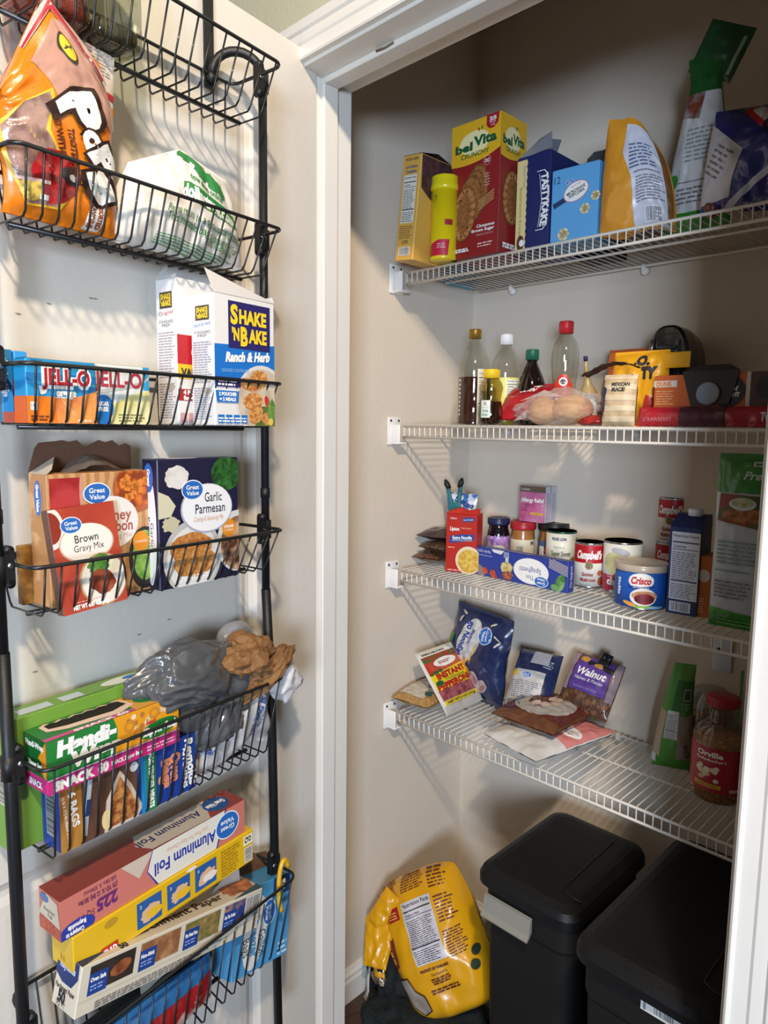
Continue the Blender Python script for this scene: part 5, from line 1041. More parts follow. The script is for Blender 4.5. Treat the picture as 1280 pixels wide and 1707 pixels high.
# dark green cloth bag under the sack, with a white strap and a silver packet
gcl = mt('0a1212', .85, bump=.3, bs=90, h2='0f1c1e', ns=8); P = atZ(690, 1690, .0)
o = thing('cloth_bag', 'dark green cloth shopping bag slumped on the floor under the yellow sack', 'bag', M4.Translation((-1.0, 1.19, 0)))
m = MB(); crumple(m, (.0, .0, .03), .17, .13, .04, gcl, 12, .3, 5, 2.0, .14, lambda p: V((p.x, p.y, max(p.z, -.029)))); crumple(m, (-.09, .02, .09), .08, .08, .075, gcl, 14, .3, 4, 2.0, .14)
m.build('cloth', o); m = MB(); hp = [(-.15, -.03, .02), (-.165, -.04, .10), (-.145, -.05, .15), (-.11, -.055, .13), (-.105, -.05, .05), (-.13, -.05, .004)]
m.tube([V(p) for p in hp], .011, gcl, 8); m.build('handle', o)
m = MB(); sm = mt('b9b3a8', .6); pts = [(-.150, -.052, .10, .008), (-.152, -.058, .07, .016), (-.148, -.06, .04, .012), (-.154, -.062, .012, .018)]
vs = []
for x, y, z, hw in pts: vs += [V((x - hw / 2, y, z)), V((x + hw / 2, y - .004, z)), V((x + hw / 2, y - .002, z)), V((x - hw / 2, y + .003, z))]
m.add(vs, [(4 * i + k, 4 * i + (k + 1) % 4, 4 * i + 4 + (k + 1) % 4, 4 * i + 4 + k) for i in range(3) for k in range(4)], sm, True)
solo(m, 'strap', 'short white strap hanging beside the dark green cloth bag', 'strap', M4.Translation((-1.0, 1.19, 0)))
P = atY(632, 1630, 1.13); m = MB(); crumple(m, (0, 0, 0), .024, .012, .012, mt('c9b99a', .18, .9, bump=.6, bs=90), 17, .2, 4, 3, .2); solo(m, 'foil_packet', 'small shiny foil packet on the cloth bag beside the yellow sack', 'packet', M4.Translation(P))
# the yellow rice sack
sk = mt('d69a12', .28, bump=.08, bs=30, coat=.35); br_ = C('5a1c1c', .5); W, h, t_ = .25, .32, .17
def Dsk(p):
    k = 2 * p.z / .32 - 1; q = 2 * p.x / .25
    return V((p.x * (1 - .10 * abs(k) ** 3) + .012 * noise.noise(V((p.z * 9, 0, 3))), p.y + .02 * sin(p.z * 6), p.z - .018 * k * abs(q) ** 3))
m, f, b = pouch(W, h, t_, sk, 71, wr=.012, nu=36, nv=46, seal=.01, bpow=.35, pw=3.2, freq=11, D=Dsk, cs=.008)
f.facts(-.035, .13, .048, .265, C('c6c2c6'), C('2a2028'), 22); f.rect(-.082, .235, -.045, .262, C('9a1c24')); f.lines(-.078, .24, -.05, .257, 3, C('d9a83a'))
for x0, y0, x1, y1, n, s_ in ((-.03, .285, .04, .325, 8, 1), (.055, .20, .1, .26, 8, 2), (.055, .125, .1, .185, 10, 3), (-.105, .27, -.045, .325, 10, 4), (.05, .275, .1, .32, 6, 5)): f.lines(x0, y0, x1, y1, n, br_, fill=.4, seed=s_)
f.text('PRODUCT OF THAILAND', .005, .118, .0055, br_, w=.075, bold=.05); f.text('Distributed by', .012, .106, .005, br_, w=.04); f.lines(-.015, .085, .035, .1, 3, br_, fill=.55); f.lines(-.03, .066, .05, .078, 2, br_, fill=.55)
f.poly([(-.112, .14), (-.100, .205), (-.085, .20), (-.078, .205), (-.082, .14), (-.092, .134), (-.1, .14)], C('6e2a26')); f.lines(-.122, .166, -.068, .174, 1, C('d9a83a'), fill=.8, rot=-82)
f.poly([(-.1, .045), (-.105, .11), (-.075, .115), (-.068, .085), (-.05, .07), (-.05, .035), (-.075, .025)], C('3a2026')); f.poly([(-.098, .047), (-.102, .107), (-.077, .112), (-.07, .083), (-.053, .068), (-.053, .037), (-.075, .028)], mt('a2968c', .35, h2='8f8378', ns=30, bump=.1))
for x, y in ((.095, .09), (.105, .115)): f.ell(x, y, .009, .011, C('2a3a2a'))
bl = atZ(715, 1690, .06); 
Xd = V((.70, .44, .50)).normalized(); Zd = V((-.46, .16, .85)); Zd = (Zd - Xd * Zd.dot(Xd)).normalized(); Yd = Zd.cross(Xd)
Ms = M4((Xd, Yd, Zd)).transposed().to_4x4(); Ms.translation = V((-.915, 1.215, .075))
o = thing('rice_sack', 'large bulging yellow plastic sack of rice leaning in the closet corner', 'bag', Ms); m.build('sack', o)
m, f, b = pouch(.085, .10, .022, sk, 73, wr=.006, seal=.0, cs=.01, taper=.3); q = m.build('folded_end', o); q.matrix_local = M4.Translation((-.105, -.035, .245)) @ M4.Rotation(rad(208), 4, 'Y') @ M4.Rotation(rad(15), 4, 'X')
m, f, b = pouch(.05, .10, .015, sk, 74, wr=.005, seal=.0, cs=.01, taper=.5); q = m.build('folded_end', o); q.matrix_local = M4.Translation((-.135, -.02, .225)) @ M4.Rotation(rad(196), 4, 'Y') @ M4.Rotation(rad(5), 4, 'X')
m, f, b = pouch(.10, .05, .03, sk, 75, wr=.006, seal=.0, cs=.01); q = m.build('folded_end', o); q.matrix_local = M4.Translation((-.075, -.04, .245)) @ M4.Rotation(rad(-30), 4, 'Y')
m = MB(); m.tube([V((-.165 + .004 * sin(i * 2), -.03, .21 - i * .006)) for i in range(8)], .0022, mt('c9bba6', .7), 6); m.build('stitching', o)
# ================================================================ things in the door baskets
def dp(px, py, w): u, z = dray(px, py, w); return dpt(u, w, z)
def dbx(u0, u1, w0, w1, z): return u0 - u1, w1 - w0, DM((u0 + u1) / 2, (w0 + w1) / 2, z)   # u0 = viewer's left
# ---- top basket: two square glass jars
zb = CZ + .458
for u0, u1, w0, w1, h, cont, lb, fill in ((.585, .503, .034, .10, .13, mt('b4766a', .5, h2='8a4e42', ns=60, bump=.4, bs=80), 'square glass jar of coarse pink salt in the top basket', .9),
                                (.497, .432, .038, .10, .125, mt('2b2620', .5, h2='5a5040', ns=160, kind='vor', lo=.1, hi=.5), 'square glass jar with a little dark pepper at its bottom, top basket', .22)):
    w_, d_, M = dbx(u0, u1, w0, w1, zb); o = thing('spice_jar', lb, 'jar', M, 'square spice jars')
    m = MB(); m.rbox(-w_ / 2, w_ / 2, -d_ / 2, d_ / 2, 0, h, glassy('d8ddd2') if fill < .5 else glassy('e6c8c0'), .010); m.build('body', o)
    m = MB(); m.rbox(-w_ / 2 + .005, w_ / 2 - .005, -d_ / 2 + .005, d_ / 2 - .005, .008, h * fill, cont, .007); m.build('contents', o)
    m = MB(); m.lathe([(w_ * .42, h), (w_ * .42, h + .02), (.0001, h + .021)], mt('2a2a2c', .3, .6), 30); m.build('lid', o)
# ---- second basket: candy bag and shopping bag
org = mt('e07a14', .3, bump=.08, bs=40, coat=.4); zb = CZ + .232
def Dc(p):
    k = p.z / .228; x = p.x; dr = (.115 * min(1, (.0 - x) / .060) if x < .0 else min(.05, .6 * x)) * k ** 2.5
    return V((x - .016 * k * k + .003 * sin(p.z * 50), p.y - .012 * k, p.z - dr))
W, h = .138, .243; m, f, b = pouch(W, h, .05, org, 81, wr=.005, nu=34, nv=46, seal=.02, D=Dc, bpow=.4, cs=.005)
brn = mt('b98a78', .3, bump=.1, bs=40, coat=.5)
f.poly([(-.012, h * .55), (-.03, h * .82), (.022, h * .93), (.068, h * .80), (.075, h * .60), (.06, h * .52), (.02, h * .6)], brn)
f.poly([(-.066, h * .2), (-.07, h * .42), (-.052, h * .6), (-.018, h * .62), (-.016, h * .52), (-.02, h * .40), (-.008, h * .3), (.004, h * .16), (-.01, h * .06), (-.05, h * .05)], C('e8b430')); f.poly([(-.062, h * .2), (-.066, h * .42), (-.049, h * .59), (-.022, h * .605), (-.020, h * .52), (-.024, h * .40), (-.012, h * .3), (.0, h * .16), (-.014, h * .07), (-.048, h * .06)], mt('a98578', .25, h2='6e5048', ns=45, bump=.3, bs=60, coat=.7))
f.ell(-.018, h * .2, .026, .03, mt('b01c24', .25, h2='7e1018', ns=60, bump=.2, coat=.6), rot=-20, jit=.1); f.ell(.0, h * .215, .012, .010, C('3a3030')); f.ell(.003, h * .21, .006, .004, C('b9b4b0')); f.ell(-.045, h * .12, .012, .012, mt('e0c25a', .4, h2='3a3420', ns=70))
f.rect(-.060, h * .155, -.026, h * .17, C('d5b0a4')); f.rect(-.036, h * .085, -.026, h * .11, C('dcdcd0'))
f.poly([(-.03, h * .93), (.0, h * .92), (.06, h * .80), (.075, h * .86), (.03, h), (-.03, h)], C('c9b8ae')); f.poly([(-.03, h * .965), (.0, h * .955), (.062, h * .84), (.058, h * .81), (-.002, h * .925), (-.03, h * .94)], C('ad2530'))
f.ell(.008, h * .78, .011, .014, C('3a3024')); f.ell(.008, h * .78, .0085, .011, C('d9c22e')); f.rect(.001, h * .778, .015, h * .784, C('3a3024'), rot=45)
f.text('FILLED WITH', -.012, h * .42, .007, C('5a2410'), rot=-80, w=.055, bold=.05); f.text('TOOTSIE ROLL', .006, h * .3, .008, C('5a2410'), rot=-84, w=.06, bold=.05); f.rect(.022, h * .02, .044, h * .14, WHT); f.text('FLAVORS', .028, h * .08, .007, C('a8501c'), rot=-88, w=.026, bold=.05); f.text('ASSORTED', .038, h * .08, .006, C('a8501c'), rot=-88, w=.026, bold=.05)
dk = C('2e1612')
for st, x, y, s_, ww, ro in (('P', .015, h * .52, .045, .040, -62), ('o', .032, h * .42, .030, .024, -40), ('P', .046, h * .34, .032, .030, -50), ('s', .044, h * .22, .040, .036, -66)):
    f.text(st, x, y, s_ * 1.12, dk, rot=ro, w=ww * 1.22, bold=.14); f.text(st, x, y, s_, WHT, rot=ro, w=ww, bold=.07)
cb = thing('candy_bag', 'large orange bag of lollipops with white letters running down its front', 'bag', DM(.540, .078, zb)); m.build('pouch', cb)
m, f, b = pouch(.062, .085, .008, C('d8cfc6'), 82, wr=.002, seal=.0); f.rect(-.031, .0, .031, .022, org); f.rect(-.031, .03, .031, .037, C('b8323a')); f.lines(-.03, .055, .03, .084, 7, C('c4bab2'), fill=.7) ; o = m.build('zip_top', cb); o.matrix_local = M4.Translation((.046, .008, .140)) @ M4.Rotation(rad(4), 4, 'Y')
wf = mt('e3ddd3', .3, bump=.1, bs=50, coat=.5); W, h = .25, .145
def Dw(p): k = p.z / h; return V((p.x * (1 - .35 * k) + .01 * k, p.y * (1 - .3 * k), p.z - .15 * abs(p.x) * k * (1 if p.x > 0 else 2.2)))
m, f, b = pouch(W, h, .07, wf, 83, wr=.008, nu=44, nv=34, seal=.03, D=Dw, bpow=.5, cs=.005, freq=18)
grn = C('2d7f3e'); f.rect(-.015, h * .46, .105, h * .62, grn, rot=-8); f.text('dollartree.com', .042, h * .54, .017, WHT, w=.115, rot=-8, bold=.05); f.text('now shop online', .04, h * .70, .010, grn, w=.07, rot=-12, bold=.03)
for x, y, a, b_, r_ in ((.0, .93, .014, .008, -10), (.025, .92, .02, .008, -8), (.035, .83, .02, .010, -5), (.058, .80, .014, .012, -20), (.075, .75, .014, .009, -40)): f.ell(x, h * y, a, b_, grn, rot=r_, jit=.4, seed=int(a * 999))
f.text('Please return to a participating store', .03, h * .36, .012, grn, w=.145, rot=-7, bold=.0); f.text('This reusable bag is designed for', .03, h * .26, .012, grn, w=.145, rot=-9); f.text('100% Recyclable', .06, h * .16, .008, grn, w=.06, rot=-7); f.lines(-.05, h * .02, .1, h * .13, 5, C('5a9a6a'), rot=-6)
solo(m, 'shopping_bag', 'crumpled white plastic shopping bag with green lettering in the second basket', 'bag', DM(.372, .072, zb - .001) @ M4.Translation((.0, 0, 0)))
# ---- third basket: dessert boxes and coating mix boxes
zb = CZ + .0005; bl_ = C('1f8fc8')
for i, (u0, u1, w0, w1, h, mm, lb) in enumerate(((.611, .597, .012, .062, .084, C('2a86c4'), 'blue pudding mix box standing sideways, leftmost in the third basket'), (.596, .581, .012, .064, .083, C('2f8fcc'), 'red and blue pudding mix box beside the orange gelatin box'))):
    w_, d_, M = dbx(u0, u1, w0, w1, zb); m, f, l, r, t = carton(w_, d_, h, mm)
    if i == 0: f.text('chocolate fudge', -.002, h * .62, .006, WHT, rot=-90, w=.045, bold=.04); f.rect(-w_ / 2, 0, w_ / 2, h * .15, C('a85a4a'))
    else: f.rect(-w_ * .1, 0, w_ / 2, h * .4, C('6a2a22')); f.ell(-.002, h * .56, .007, .022, C('c81e30')); f.ell(.001, h * .56, .004, .015, C('bcd0e0')); f.text('choc', .002, h * .14, .009, WHT, w=.014, bold=.05); f.text('fu', .0, h * .05, .009, WHT, w=.010, bold=.05)
    r.rect(-.034, 0, .034, h * .6, C('a03226')); r.text('JELLO', .0, h * .75, .01, C('c81e30'), w=.04, bold=.05)
    solo(m, 'pudding_box', lb, 'box', M, 'dessert mix boxes')
w_, d_, M = dbx(.602, .516, .072, .100, zb); h = .073; W = w_
m, f, l, r, t = carton(W, d_, h, bl_); f.rect(-W / 2, 0, W / 2, h * .42, C('e8781a')); f.poly([(-W / 2, h * .44), (-W * .5, h * .42), (0, h * .40), (W * .15, h * .41), (W / 2, h * .54), (W / 2, h * .3), (-W / 2, h * .3)], C('e8781a')); f.poly([(-W * .08, 0), (-W * .12, h * .3), (-W * .06, h * .43), (W * .15, h * .41), (W / 2, h * .54), (W / 2, 0)], mt('d9824a', .4, h2='e89a50', ns=50))
f.poly([(-W * .02, h * .38), (W * .1, h * .15), (W * .2, h * .12), (W * .08, h * .3)], C('eba66a')); f.rect(-W / 2, h * .66, W / 2, h * .78, C('1a6fae'))
f.text('JELL-O', .004, h * .73, .0205, WHT, w=W * .76, bold=.12); f.text('JELL-O', .005, h * .735, .0175, C('b01c30'), w=W * .69, bold=.045); f.text('orange', .004, h * .49, .008, WHT, w=.025, bold=.08); f.lines(-.01, h * .4, .012, h * .44, 1, C('bde0f0')); f.text('ZERO', -W * .36, h * .95, .005, C('2a6a9a'), w=.014, bold=.05)
f.rect(-W * .46, h * .2, -W * .37, h * .33, WHT); f.text('10', -W * .415, h * .275, .005, INK); f.lines(-W * .46, h * .04, -W * .2, h * .14, 2, C('7a3a10'), fill=.6); f.lines(W * .2, h * .03, W * .42, h * .07, 1, C('f0d0b0'), fill=.8); t.rect(-W / 2, -.012, W / 2, .012, C('2a9ad4')); t.rect(-W / 2, -.012, -W * .25, .012, WHT); l.rect(-.014, 0, .014, h * .42, C('d9601a'))
solo(m, 'gelatin_box', 'orange and blue gelatin dessert box, in front of the lemon one', 'box', M, 'dessert mix boxes')
w_, d_, M = dbx(.514, .436, .066, .094, zb); W = w_; h = .074; m, f, l, r, t = carton(W, d_, h, C('dfe3e0')); f.poly([(-W * .25, 0), (W / 2, 0), (W / 2, h * .6), (W * .1, h * .5), (-W * .25, h * .3)], mt('ded68a', .4, h2='e8e2a8', ns=30)); f.rect(W * .38, h * .6, W / 2, h, C('3a9ad0')); f.poly([(-W / 2, h * .56), (W * .4, h * .75), (W / 2, h * .86), (W / 2, h * .8), (W * .3, h * .66), (-W / 2, h * .48)], C('b9bcb8'))
f.text('JELL-O', -.006, h * .76, .019, C('b0384a'), w=W * .86, bold=.03); f.ell(-W * .36, h * .27, W * .18, h * .22, C('1f6fb8')); f.rect(-W / 2, 0, -W * .24, h * .2, C('1f6fb8')); f.text('SUGAR', -W * .37, h * .34, .005, WHT, w=.016, bold=.05); f.text('FREE', -W * .37, h * .25, .005, WHT, w=.014, bold=.05); f.lines(-W * .1, h * .05, W * .4, h * .2, 3, mt('8a8450', .6)); t.rect(-W / 2, -.012, W / 2, .012, C('dfe6ea'))
solo(m, 'gelatin_box', 'pale yellow and white dessert box, between the orange one and the coating mix', 'box', M, 'dessert mix boxes')
wht = mt('e2dfdb', .42); pur = C('2b2563')
def snb(u0, u1, w0, w1, h, kind, label, flaps):
    W, d, M = dbx(u0, u1, w0, w1, zb); m, f, l, r, t = carton(W, d, h, wht); f.clip = (-W / 2, 0, W / 2, h)
    if kind: 
        f.poly([(-W / 2, h * .30), (W / 2, h * .30), (W / 2, h * .66), (W * .3, h * .64), (-W / 2, h * .62)], C('1c6fc0')); f.rect(-W * .28, h * .60, W * .42, h * .96, pur)
        f.ell(W * .28, h * .2, W * .46, h * .29, C('d8d2cc')); f.ell(W * .28, h * .2, W * .42, h * .26, mt('cfc0ac', .5, h2='bba88c', ns=40)); f.rect(W * .15, 0, W * .5, h * .16, mt('7a6a3a', .5, h2='4a6a2a', ns=55))
        for x, y, a, b_, r_ in ((.22, .37, .16, .075, 10), (.06, .33, .2, .05, -8), (.12, .2, .17, .07, 6), (.16, .10, .14, .07, 60), (.36, .06, .1, .05, 0)): f.ell(W * x, h * y, W * a, h * b_, mt('b06a30', .6, h2='d9a05a', ns=190, lo=.4, hi=.6, bump=.2, bs=200), rot=r_, jit=.15, seed=int(a * 99))
        f.ell(W * .36, h * .2, W * .04, h * .05, C('c0362e'), rot=20); f.ell(W * .44, h * .13, W * .07, h * .09, mt('4f7a34', .5, h2='7aa050', ns=80), jit=.3); f.ell(W * .42, h * .035, W * .05, h * .03, C('d9c05a'), jit=.2)
        f.text('S', -W * .19, h * .86, h * .135, YEL, w=W * .12, bold=.05); f.text('HAKE', W * .12, h * .85, h * .10, YEL, w=W * .46, bold=.05); f.text("'N", -W * .17, h * .71, h * .09, YEL, w=W * .12, bold=.05); f.text('B', -W * .03, h * .70, h * .135, YEL, w=W * .12, bold=.05); f.text('AKE', W * .2, h * .71, h * .10, YEL, w=W * .31, bold=.05); f.text('Ranch & Herb', W * .04, h * .545, h * .068, WHT, w=W * .74, bold=.06, shear=.25, rot=4)
        f.text('SEASONED COATING MIX', -W * .18, h * .43, h * .026, C('8ac0e8'), w=W * .44, rot=2); f.rect(-W / 2, h * .30, -W * .1, h * .375, pur); f.lines(-W * .46, h * .31, -W * .14, h * .365, 2, WHT, fill=.55)
        f.poly([(-W * .48, h * .18), (-W * .14, h * .18), (-W * .13, h * .27), (-W * .5, h * .27)], C('1c6fc0')); f.text('2 POUCHES', -W * .31, h * .245, h * .025, WHT, w=W * .28, bold=.06); f.text('= 2 MEALS', -W * .31, h * .205, h * .025, WHT, w=W * .26, bold=.06)
        for i in range(4): f.rect(-W * .47 + i * W * .125, h * .02, -W * .37 + i * W * .125, h * .085, C('1c6fc0'), same=i > 0)
        f.lines(-W * .46, h * .03, W * .02, h * .075, 2, WHT, fill=.5)
    else:
        f.rect(-W * .1, h * .44, W * .42, h * .88, pur); f.text('S', -W * .06, h * .82, h * .1, YEL, bold=.06); f.rect(-W / 2, h * .42, W / 2, h * .62, C('b81f24')); f.text('Original', -W * .08, h * .52, h * .075, WHT, w=W * .4, bold=.06, shear=.25); f.rect(-W / 2, h * .32, W / 2, h * .42, C('e6b81f')); f.text('VALUE SIZE', -W * .14, h * .365, h * .05, INK, w=W * .62, bold=.06)
        f.rect(-W / 2, h * .17, W * .1, h * .25, C('a81c24')); f.text('4 POUCHES', -W * .22, h * .228, h * .028, WHT, w=W * .4, bold=.06); f.text('for 4 MEALS', -W * .22, h * .19, h * .028, WHT, w=W * .4, bold=.06)
        for i in range(4): f.rect(-W * .47 + i * W * .125, h * .02, -W * .37 + i * W * .125, h * .085, C('cf9a9a'), same=i > 0)
    D2 = d / 2
    l.rect(-D2 * .6, h * .80, D2 * .6, h * .91, C('4a3a2a')); l.text('SHAKE', 0, h * .878, h * .035, YEL, w=d * .5, bold=.05); l.text("'nBAKE", 0, h * .835, h * .035, YEL, w=d * .5, bold=.05); l.text('Ranch & Herb' if kind else 'Original', 0, h * .77, h * .025, C('6a9ac8') if kind else C('c86a6a'), w=d * .7, rot=5)
    l.text('STANDARD', 0, h * .71, h * .02, GREYINK, w=d * .7); l.text('PREP', 0, h * .685, h * .02, GREYINK, w=d * .4); l.lines(-D2 * .8, h * .33, D2 * .8, h * .65, 17, C('a8969a') if not kind else C('9298a8'), fill=.35); l.lines(-D2 * .8, h * .05, D2 * .8, h * .3, 14, C('a8969a') if not kind else C('9298a8'), fill=.35); l.ell(D2 * .4, h * .26, D2 * .3, h * .02, C('b5aa9a'))
    o = thing('coating_mix_box', label, 'box', M, 'coating mix boxes'); m.build('carton', o)
    for pts, art in flaps(W, d, h):
        m = MB(); flap(m, pts, mt('cfccc8', .5), .0006)
        if art:
            a, b_, c_ = [V(p) for p in pts[:3]]; X = (b_ - a).normalized(); n = (c_ - b_); N = X.cross(n).normalized(); Y = N.cross(X)
            for sg in ((1, -1) if art == 2 else (1,)):
                cvf = Canvas(m, lambda u, v, o, s=sg: a + X * u + Y * v + N * (o * s + (.0007 if s > 0 else 0)) , base=.0004); L_ = (b_ - a).length
                cvf.rect(L_ * .3, .012, L_ * .82, .030, pur); cvf.text("SHAKE'nBAKE", L_ * .56, .021, .012, YEL, w=L_ * .47, bold=.05)
        m.build('flap', o)
snb(.368, .254, .02, .066, .206, 0, 'white and red coating mix box with its lid raised, behind the blue one',
    lambda W, d, h: [([(-W / 2, d / 2, h), (W / 2, d / 2, h), (W * .48, d * .35, h + .036), (-W * .12, d * .2, h + .046), (-W * .3, d * .3, h + .04)], 2), ([(-W / 2, -d / 2, h), (-W / 2, d / 2, h), (-W / 2 + .004, d * .4, h + .006), (-W / 2 + .004, -d * .4, h + .006)], 0)])
snb(.346, .229, .070, .119, .184, 1, 'white and blue coating mix box, frontmost at the right of the third basket',
    lambda W, d, h: [([(-W / 2, -d / 2, h), (W / 2, -d / 2, h), (W * .46, -d * .05, h + .012), (W * .05, d * .05, h + .022), (W * .03, d * .02, h + .016), (-W * .5, -d * .12, h + .034)], 1), ([(W / 2, -d / 2, h), (W / 2, d / 2, h), (W / 2 + .001, d * .4, h + .01), (W / 2 + .001, -d * .4, h + .01)], 0)])
# ---- fourth basket: mixes
zb = CZ - .2262; wood = mt('c99a6a', .5, h2='b07e4e', ns=24, kind='wave', lo=.3, hi=.7)
u0 = dray(79, 850, .078)[0]; u1 = dray(256, 900, .078)[0]; W, d, M = dbx(u0, u1, .036, .078, zb); h = .165
o = thing('seasoning_box', 'wood patterned seasoning box with a torn brown lid standing up at its back', 'box', M)
m, f, l, r, t = carton(W, d, h, wood); f.clip = (-W / 2, 0, W / 2, h)
f.rect(-W * .48, h * .72, -W * .2, h * .97, mt('9a1c20', .4, h2='b8383a', ns=30)); f.ell(-W * .2, h * .85, W * .02, h * .14, C('c8907a')); f.ell(W * .33, h * .86, W * .24, h * .2, mt('a85a34', .5)); f.ell(W * .34, h * .88, W * .22, h * .17, mt('d9742a', .5, h2='8a3a14', ns=75, kind='vor', lo=.2, hi=.6))
for i in range(16):
    rr = random.Random(i); f.rect(W * (.16 + .32 * rr.random()), h * (.76 + .17 * rr.random()), W * (.16 + .32 * rr.random()) * 0 + W * (.16 + .32 * rr.random()) * 0 + 0, 0, wood) if 0 else f.ell(W * (.16 + .34 * rr.random()), h * (.77 + .18 * rr.random()), W * .042, h * .04, mt('de8434', .5), rot=rr.random() * 90, n=4, same=i > 0)
f.ell(W * .08, h * .60, W * .26, h * .21, C('e6ddd6')); f.text('Honey', W * .1, h * .66, h * .085, C('a85a4a'), w=W * .34, bold=.02); f.text('Bourbon', W * .08, h * .57, h * .085, C('a85a4a'), w=W * .4, bold=.02); f.text('Seasoning Mix', W * .1, h * .49, h * .04, C('c89a8a'), w=W * .34); gv(f, -W * .06, h * .84, W * .12, 0, .7)
f.ell(W * .40, h * .28, W * .17, h * .26, mt('2a2420', .5)); f.ell(W * .40, h * .3, W * .13, h * .21, mt('5a8a34', .5, h2='8ab050', ns=60)); f.ell(W * .36, h * .42, W * .085, h * .085, C('dc8a24')); f.text('2 POUCHES', W * .36, h * .42, h * .02, WHT, w=W * .12); f.ell(-W * .1, h * .16, W * .3, h * .3, mt('2c2420', .5))
l.rect(-.012, h * .68, .010, h * .92, wood); l.ell(0, h * .82, .008, .022, C('2a66b4')); l.text('Great Value', 0, h * .82, .006, WHT, rot=-90, w=.034, bold=.05)
m.build('carton', o); kr = mt('5e4130', .8, bump=.1, bs=80)
m = MB(); tp_ = torn(-W * .42, W * .40, h + .036, .010, 12, 5); flap(m, [(W / 2 - .004, d / 2, h), (-W / 2, d / 2, h), (-W * .45, d / 2 - .004, h + .03)] + [(x, d / 2 - .006, z) for x, z in tp_] + [(W * .46, d / 2 - .004, h + .032)], kr, .0012); m.build('lid_flap', o)
m = MB(); flap(m, [(-W / 2, -d / 2, h), (-W / 2, d / 2, h), (-W * .3, d * .3, h + .02), (-W * .42, -d * .3, h + .006)], C('b9aea0')); m.grid(lambda a, b: V((-W * .3 + a * W * .62, -d * .3 + b * d * .6, h - .004 + .026 * sin(a * pi) * (.5 + .5 * b) + .003 * noise.noise(V((a * 9, b * 9, 2))))), 14, 6, film('6a6058', .35, .15)); m.build('inner_liner', o)
nv2 = C('1c1a38'); u0 = dray(265, 880, .1)[0]; W, d, M = dbx(.431, .288, .066, .100, zb); h = .180
def garlic(M, W, d, h, label):
    m, f, l, r, t = carton(W, d, h, nv2); f.clip = (-W / 2, 0, W / 2, h)
    f.ell(-W * .28, h * .86, W * .14, h * .09, mt('c9c2bc', .5, h2='dcd6d0', ns=40), jit=.15); f.poly([(-W * .5, h * .76), (-W * .38, h * .72), (-W * .3, h * .64), (-W * .36, h * .56), (-W * .5, h * .55)], C('cfc8ac')); f.ell(W * .34, h * .87, W * .2, h * .14, mt('2f6a2a', .5, h2='173a18', ns=80, bump=.3)); f.ell(-W * .36, h * .5, W * .1, h * .06, C('bfb89a'), jit=.3)
    f.ell(-W * .1, h * .22, W * .36, h * .3, C('b8b6b0')); f.ell(-W * .1, h * .21, W * .32, h * .26, mt('d8d6d2', .5)); f.ell(-W * .12, h * .3, W * .26, h * .12, mt('a8652c', .6, h2='c98a48', ns=170, bump=.2, bs=200), jit=.08); f.ell(-W * .08, h * .18, W * .26, h * .12, mt('b06e32', .6, h2='d0944e', ns=170, bump=.2, bs=200), jit=.08)
    f.ell(W * .48, h * .3, W * .28, h * .26, C('cfccc8')); f.ell(W * .49, h * .28, W * .24, h * .23, mt('5a3422', .5, h2='c9a07a', ns=50)); f.ell(W * .36, h * .42, W * .09, h * .075, C('dc8a24')); f.text('2 POUCHES', W * .36, h * .43, h * .02, WHT, w=W * .13, bold=.05); f.text('= 2 MEALS', W * .36, h * .40, h * .018, WHT, w=W * .13, same=True)
    f.ell(W * .08, h * .60, W * .33, h * .2, C('a9a8b8')); f.ell(W * .085, h * .605, W * .315, h * .19, C('e8e8e8')); f.text('Garlic', W * .16, h * .69, h * .075, nv2, w=W * .22, bold=.01); f.text('Parmesan', W * .12, h * .60, h * .075, nv2, w=W * .38, bold=.01); f.text('Coating & Seasoning Mix', W * .1, h * .52, h * .04, C('c98a5a'), w=W * .38, shear=.3); gv(f, -W * .1, h * .755, W * .125, 0, .72)
    f.text('NET WT 4.5 OZ (128g)', -W * .1, h * .06, h * .04, WHT, w=W * .42, bold=.06, rot=2)
    l.ell(0, h * .45, .013, h * .42, C('e4e4e6')); l.text('Garlic', .003, h * .42, .007, nv2, rot=-90, w=.035); l.text('Parmesan', -.004, h * .42, .007, nv2, rot=-90, w=.05); l.ell(-.002, h * .86, .010, .020, C('2a66b4')); l.text('Great', -.002, h * .86, .006, WHT, rot=-90, w=.024, bold=.05)
    t.ell(-W * .2, .0, W * .26, d * .38, C('d8d8de')); t.text('Parmesan', -W * .18, 0, .007, nv2, w=W * .3); t.ell(-W * .38, 0, W * .07, d * .25, C('2a66b4'))
    return solo(m, 'coating_box', label, 'box', M)
o = garlic(M, W, d, h, 'dark navy garlic parmesan box picturing golden chicken, right in the fourth basket')
W, h = .118, .148; bl = dp(107, 1028, .102); br = dp(213, 998, .102); tl = dp(56, 855, .088); w_, h_, Mg = quad_pose(bl, br, tl); W, h, d = w_, h_, .016
m, f, l, r, t = carton(W, d, h, C('5e3a2a')); f.clip = (-W / 2, 0, W / 2, h); f.rect(-W / 2, 0, W / 2, h, mt('a83a28', .35, h2='b84a34', ns=12)); f.ell(-W * .5, h * .83, W * .2, h * .2, C('e6d8cc')); f.ell(-W * .5, h * .83, W * .155, h * .15, mt('8a2c1c', .4)); f.ell(0, h * .64, W * .42, h * .19, C('c9a08a')); f.ell(0, h * .645, W * .40, h * .18, C('eae0d4'))
f.text('Brown', 0, h * .69, h * .075, INK, w=W * .36, bold=.01); f.text('Gravy Mix', W * .02, h * .60, h * .065, INK, w=W * .46); gv(f, -W * .2, h * .83, W * .15, 0, .72)
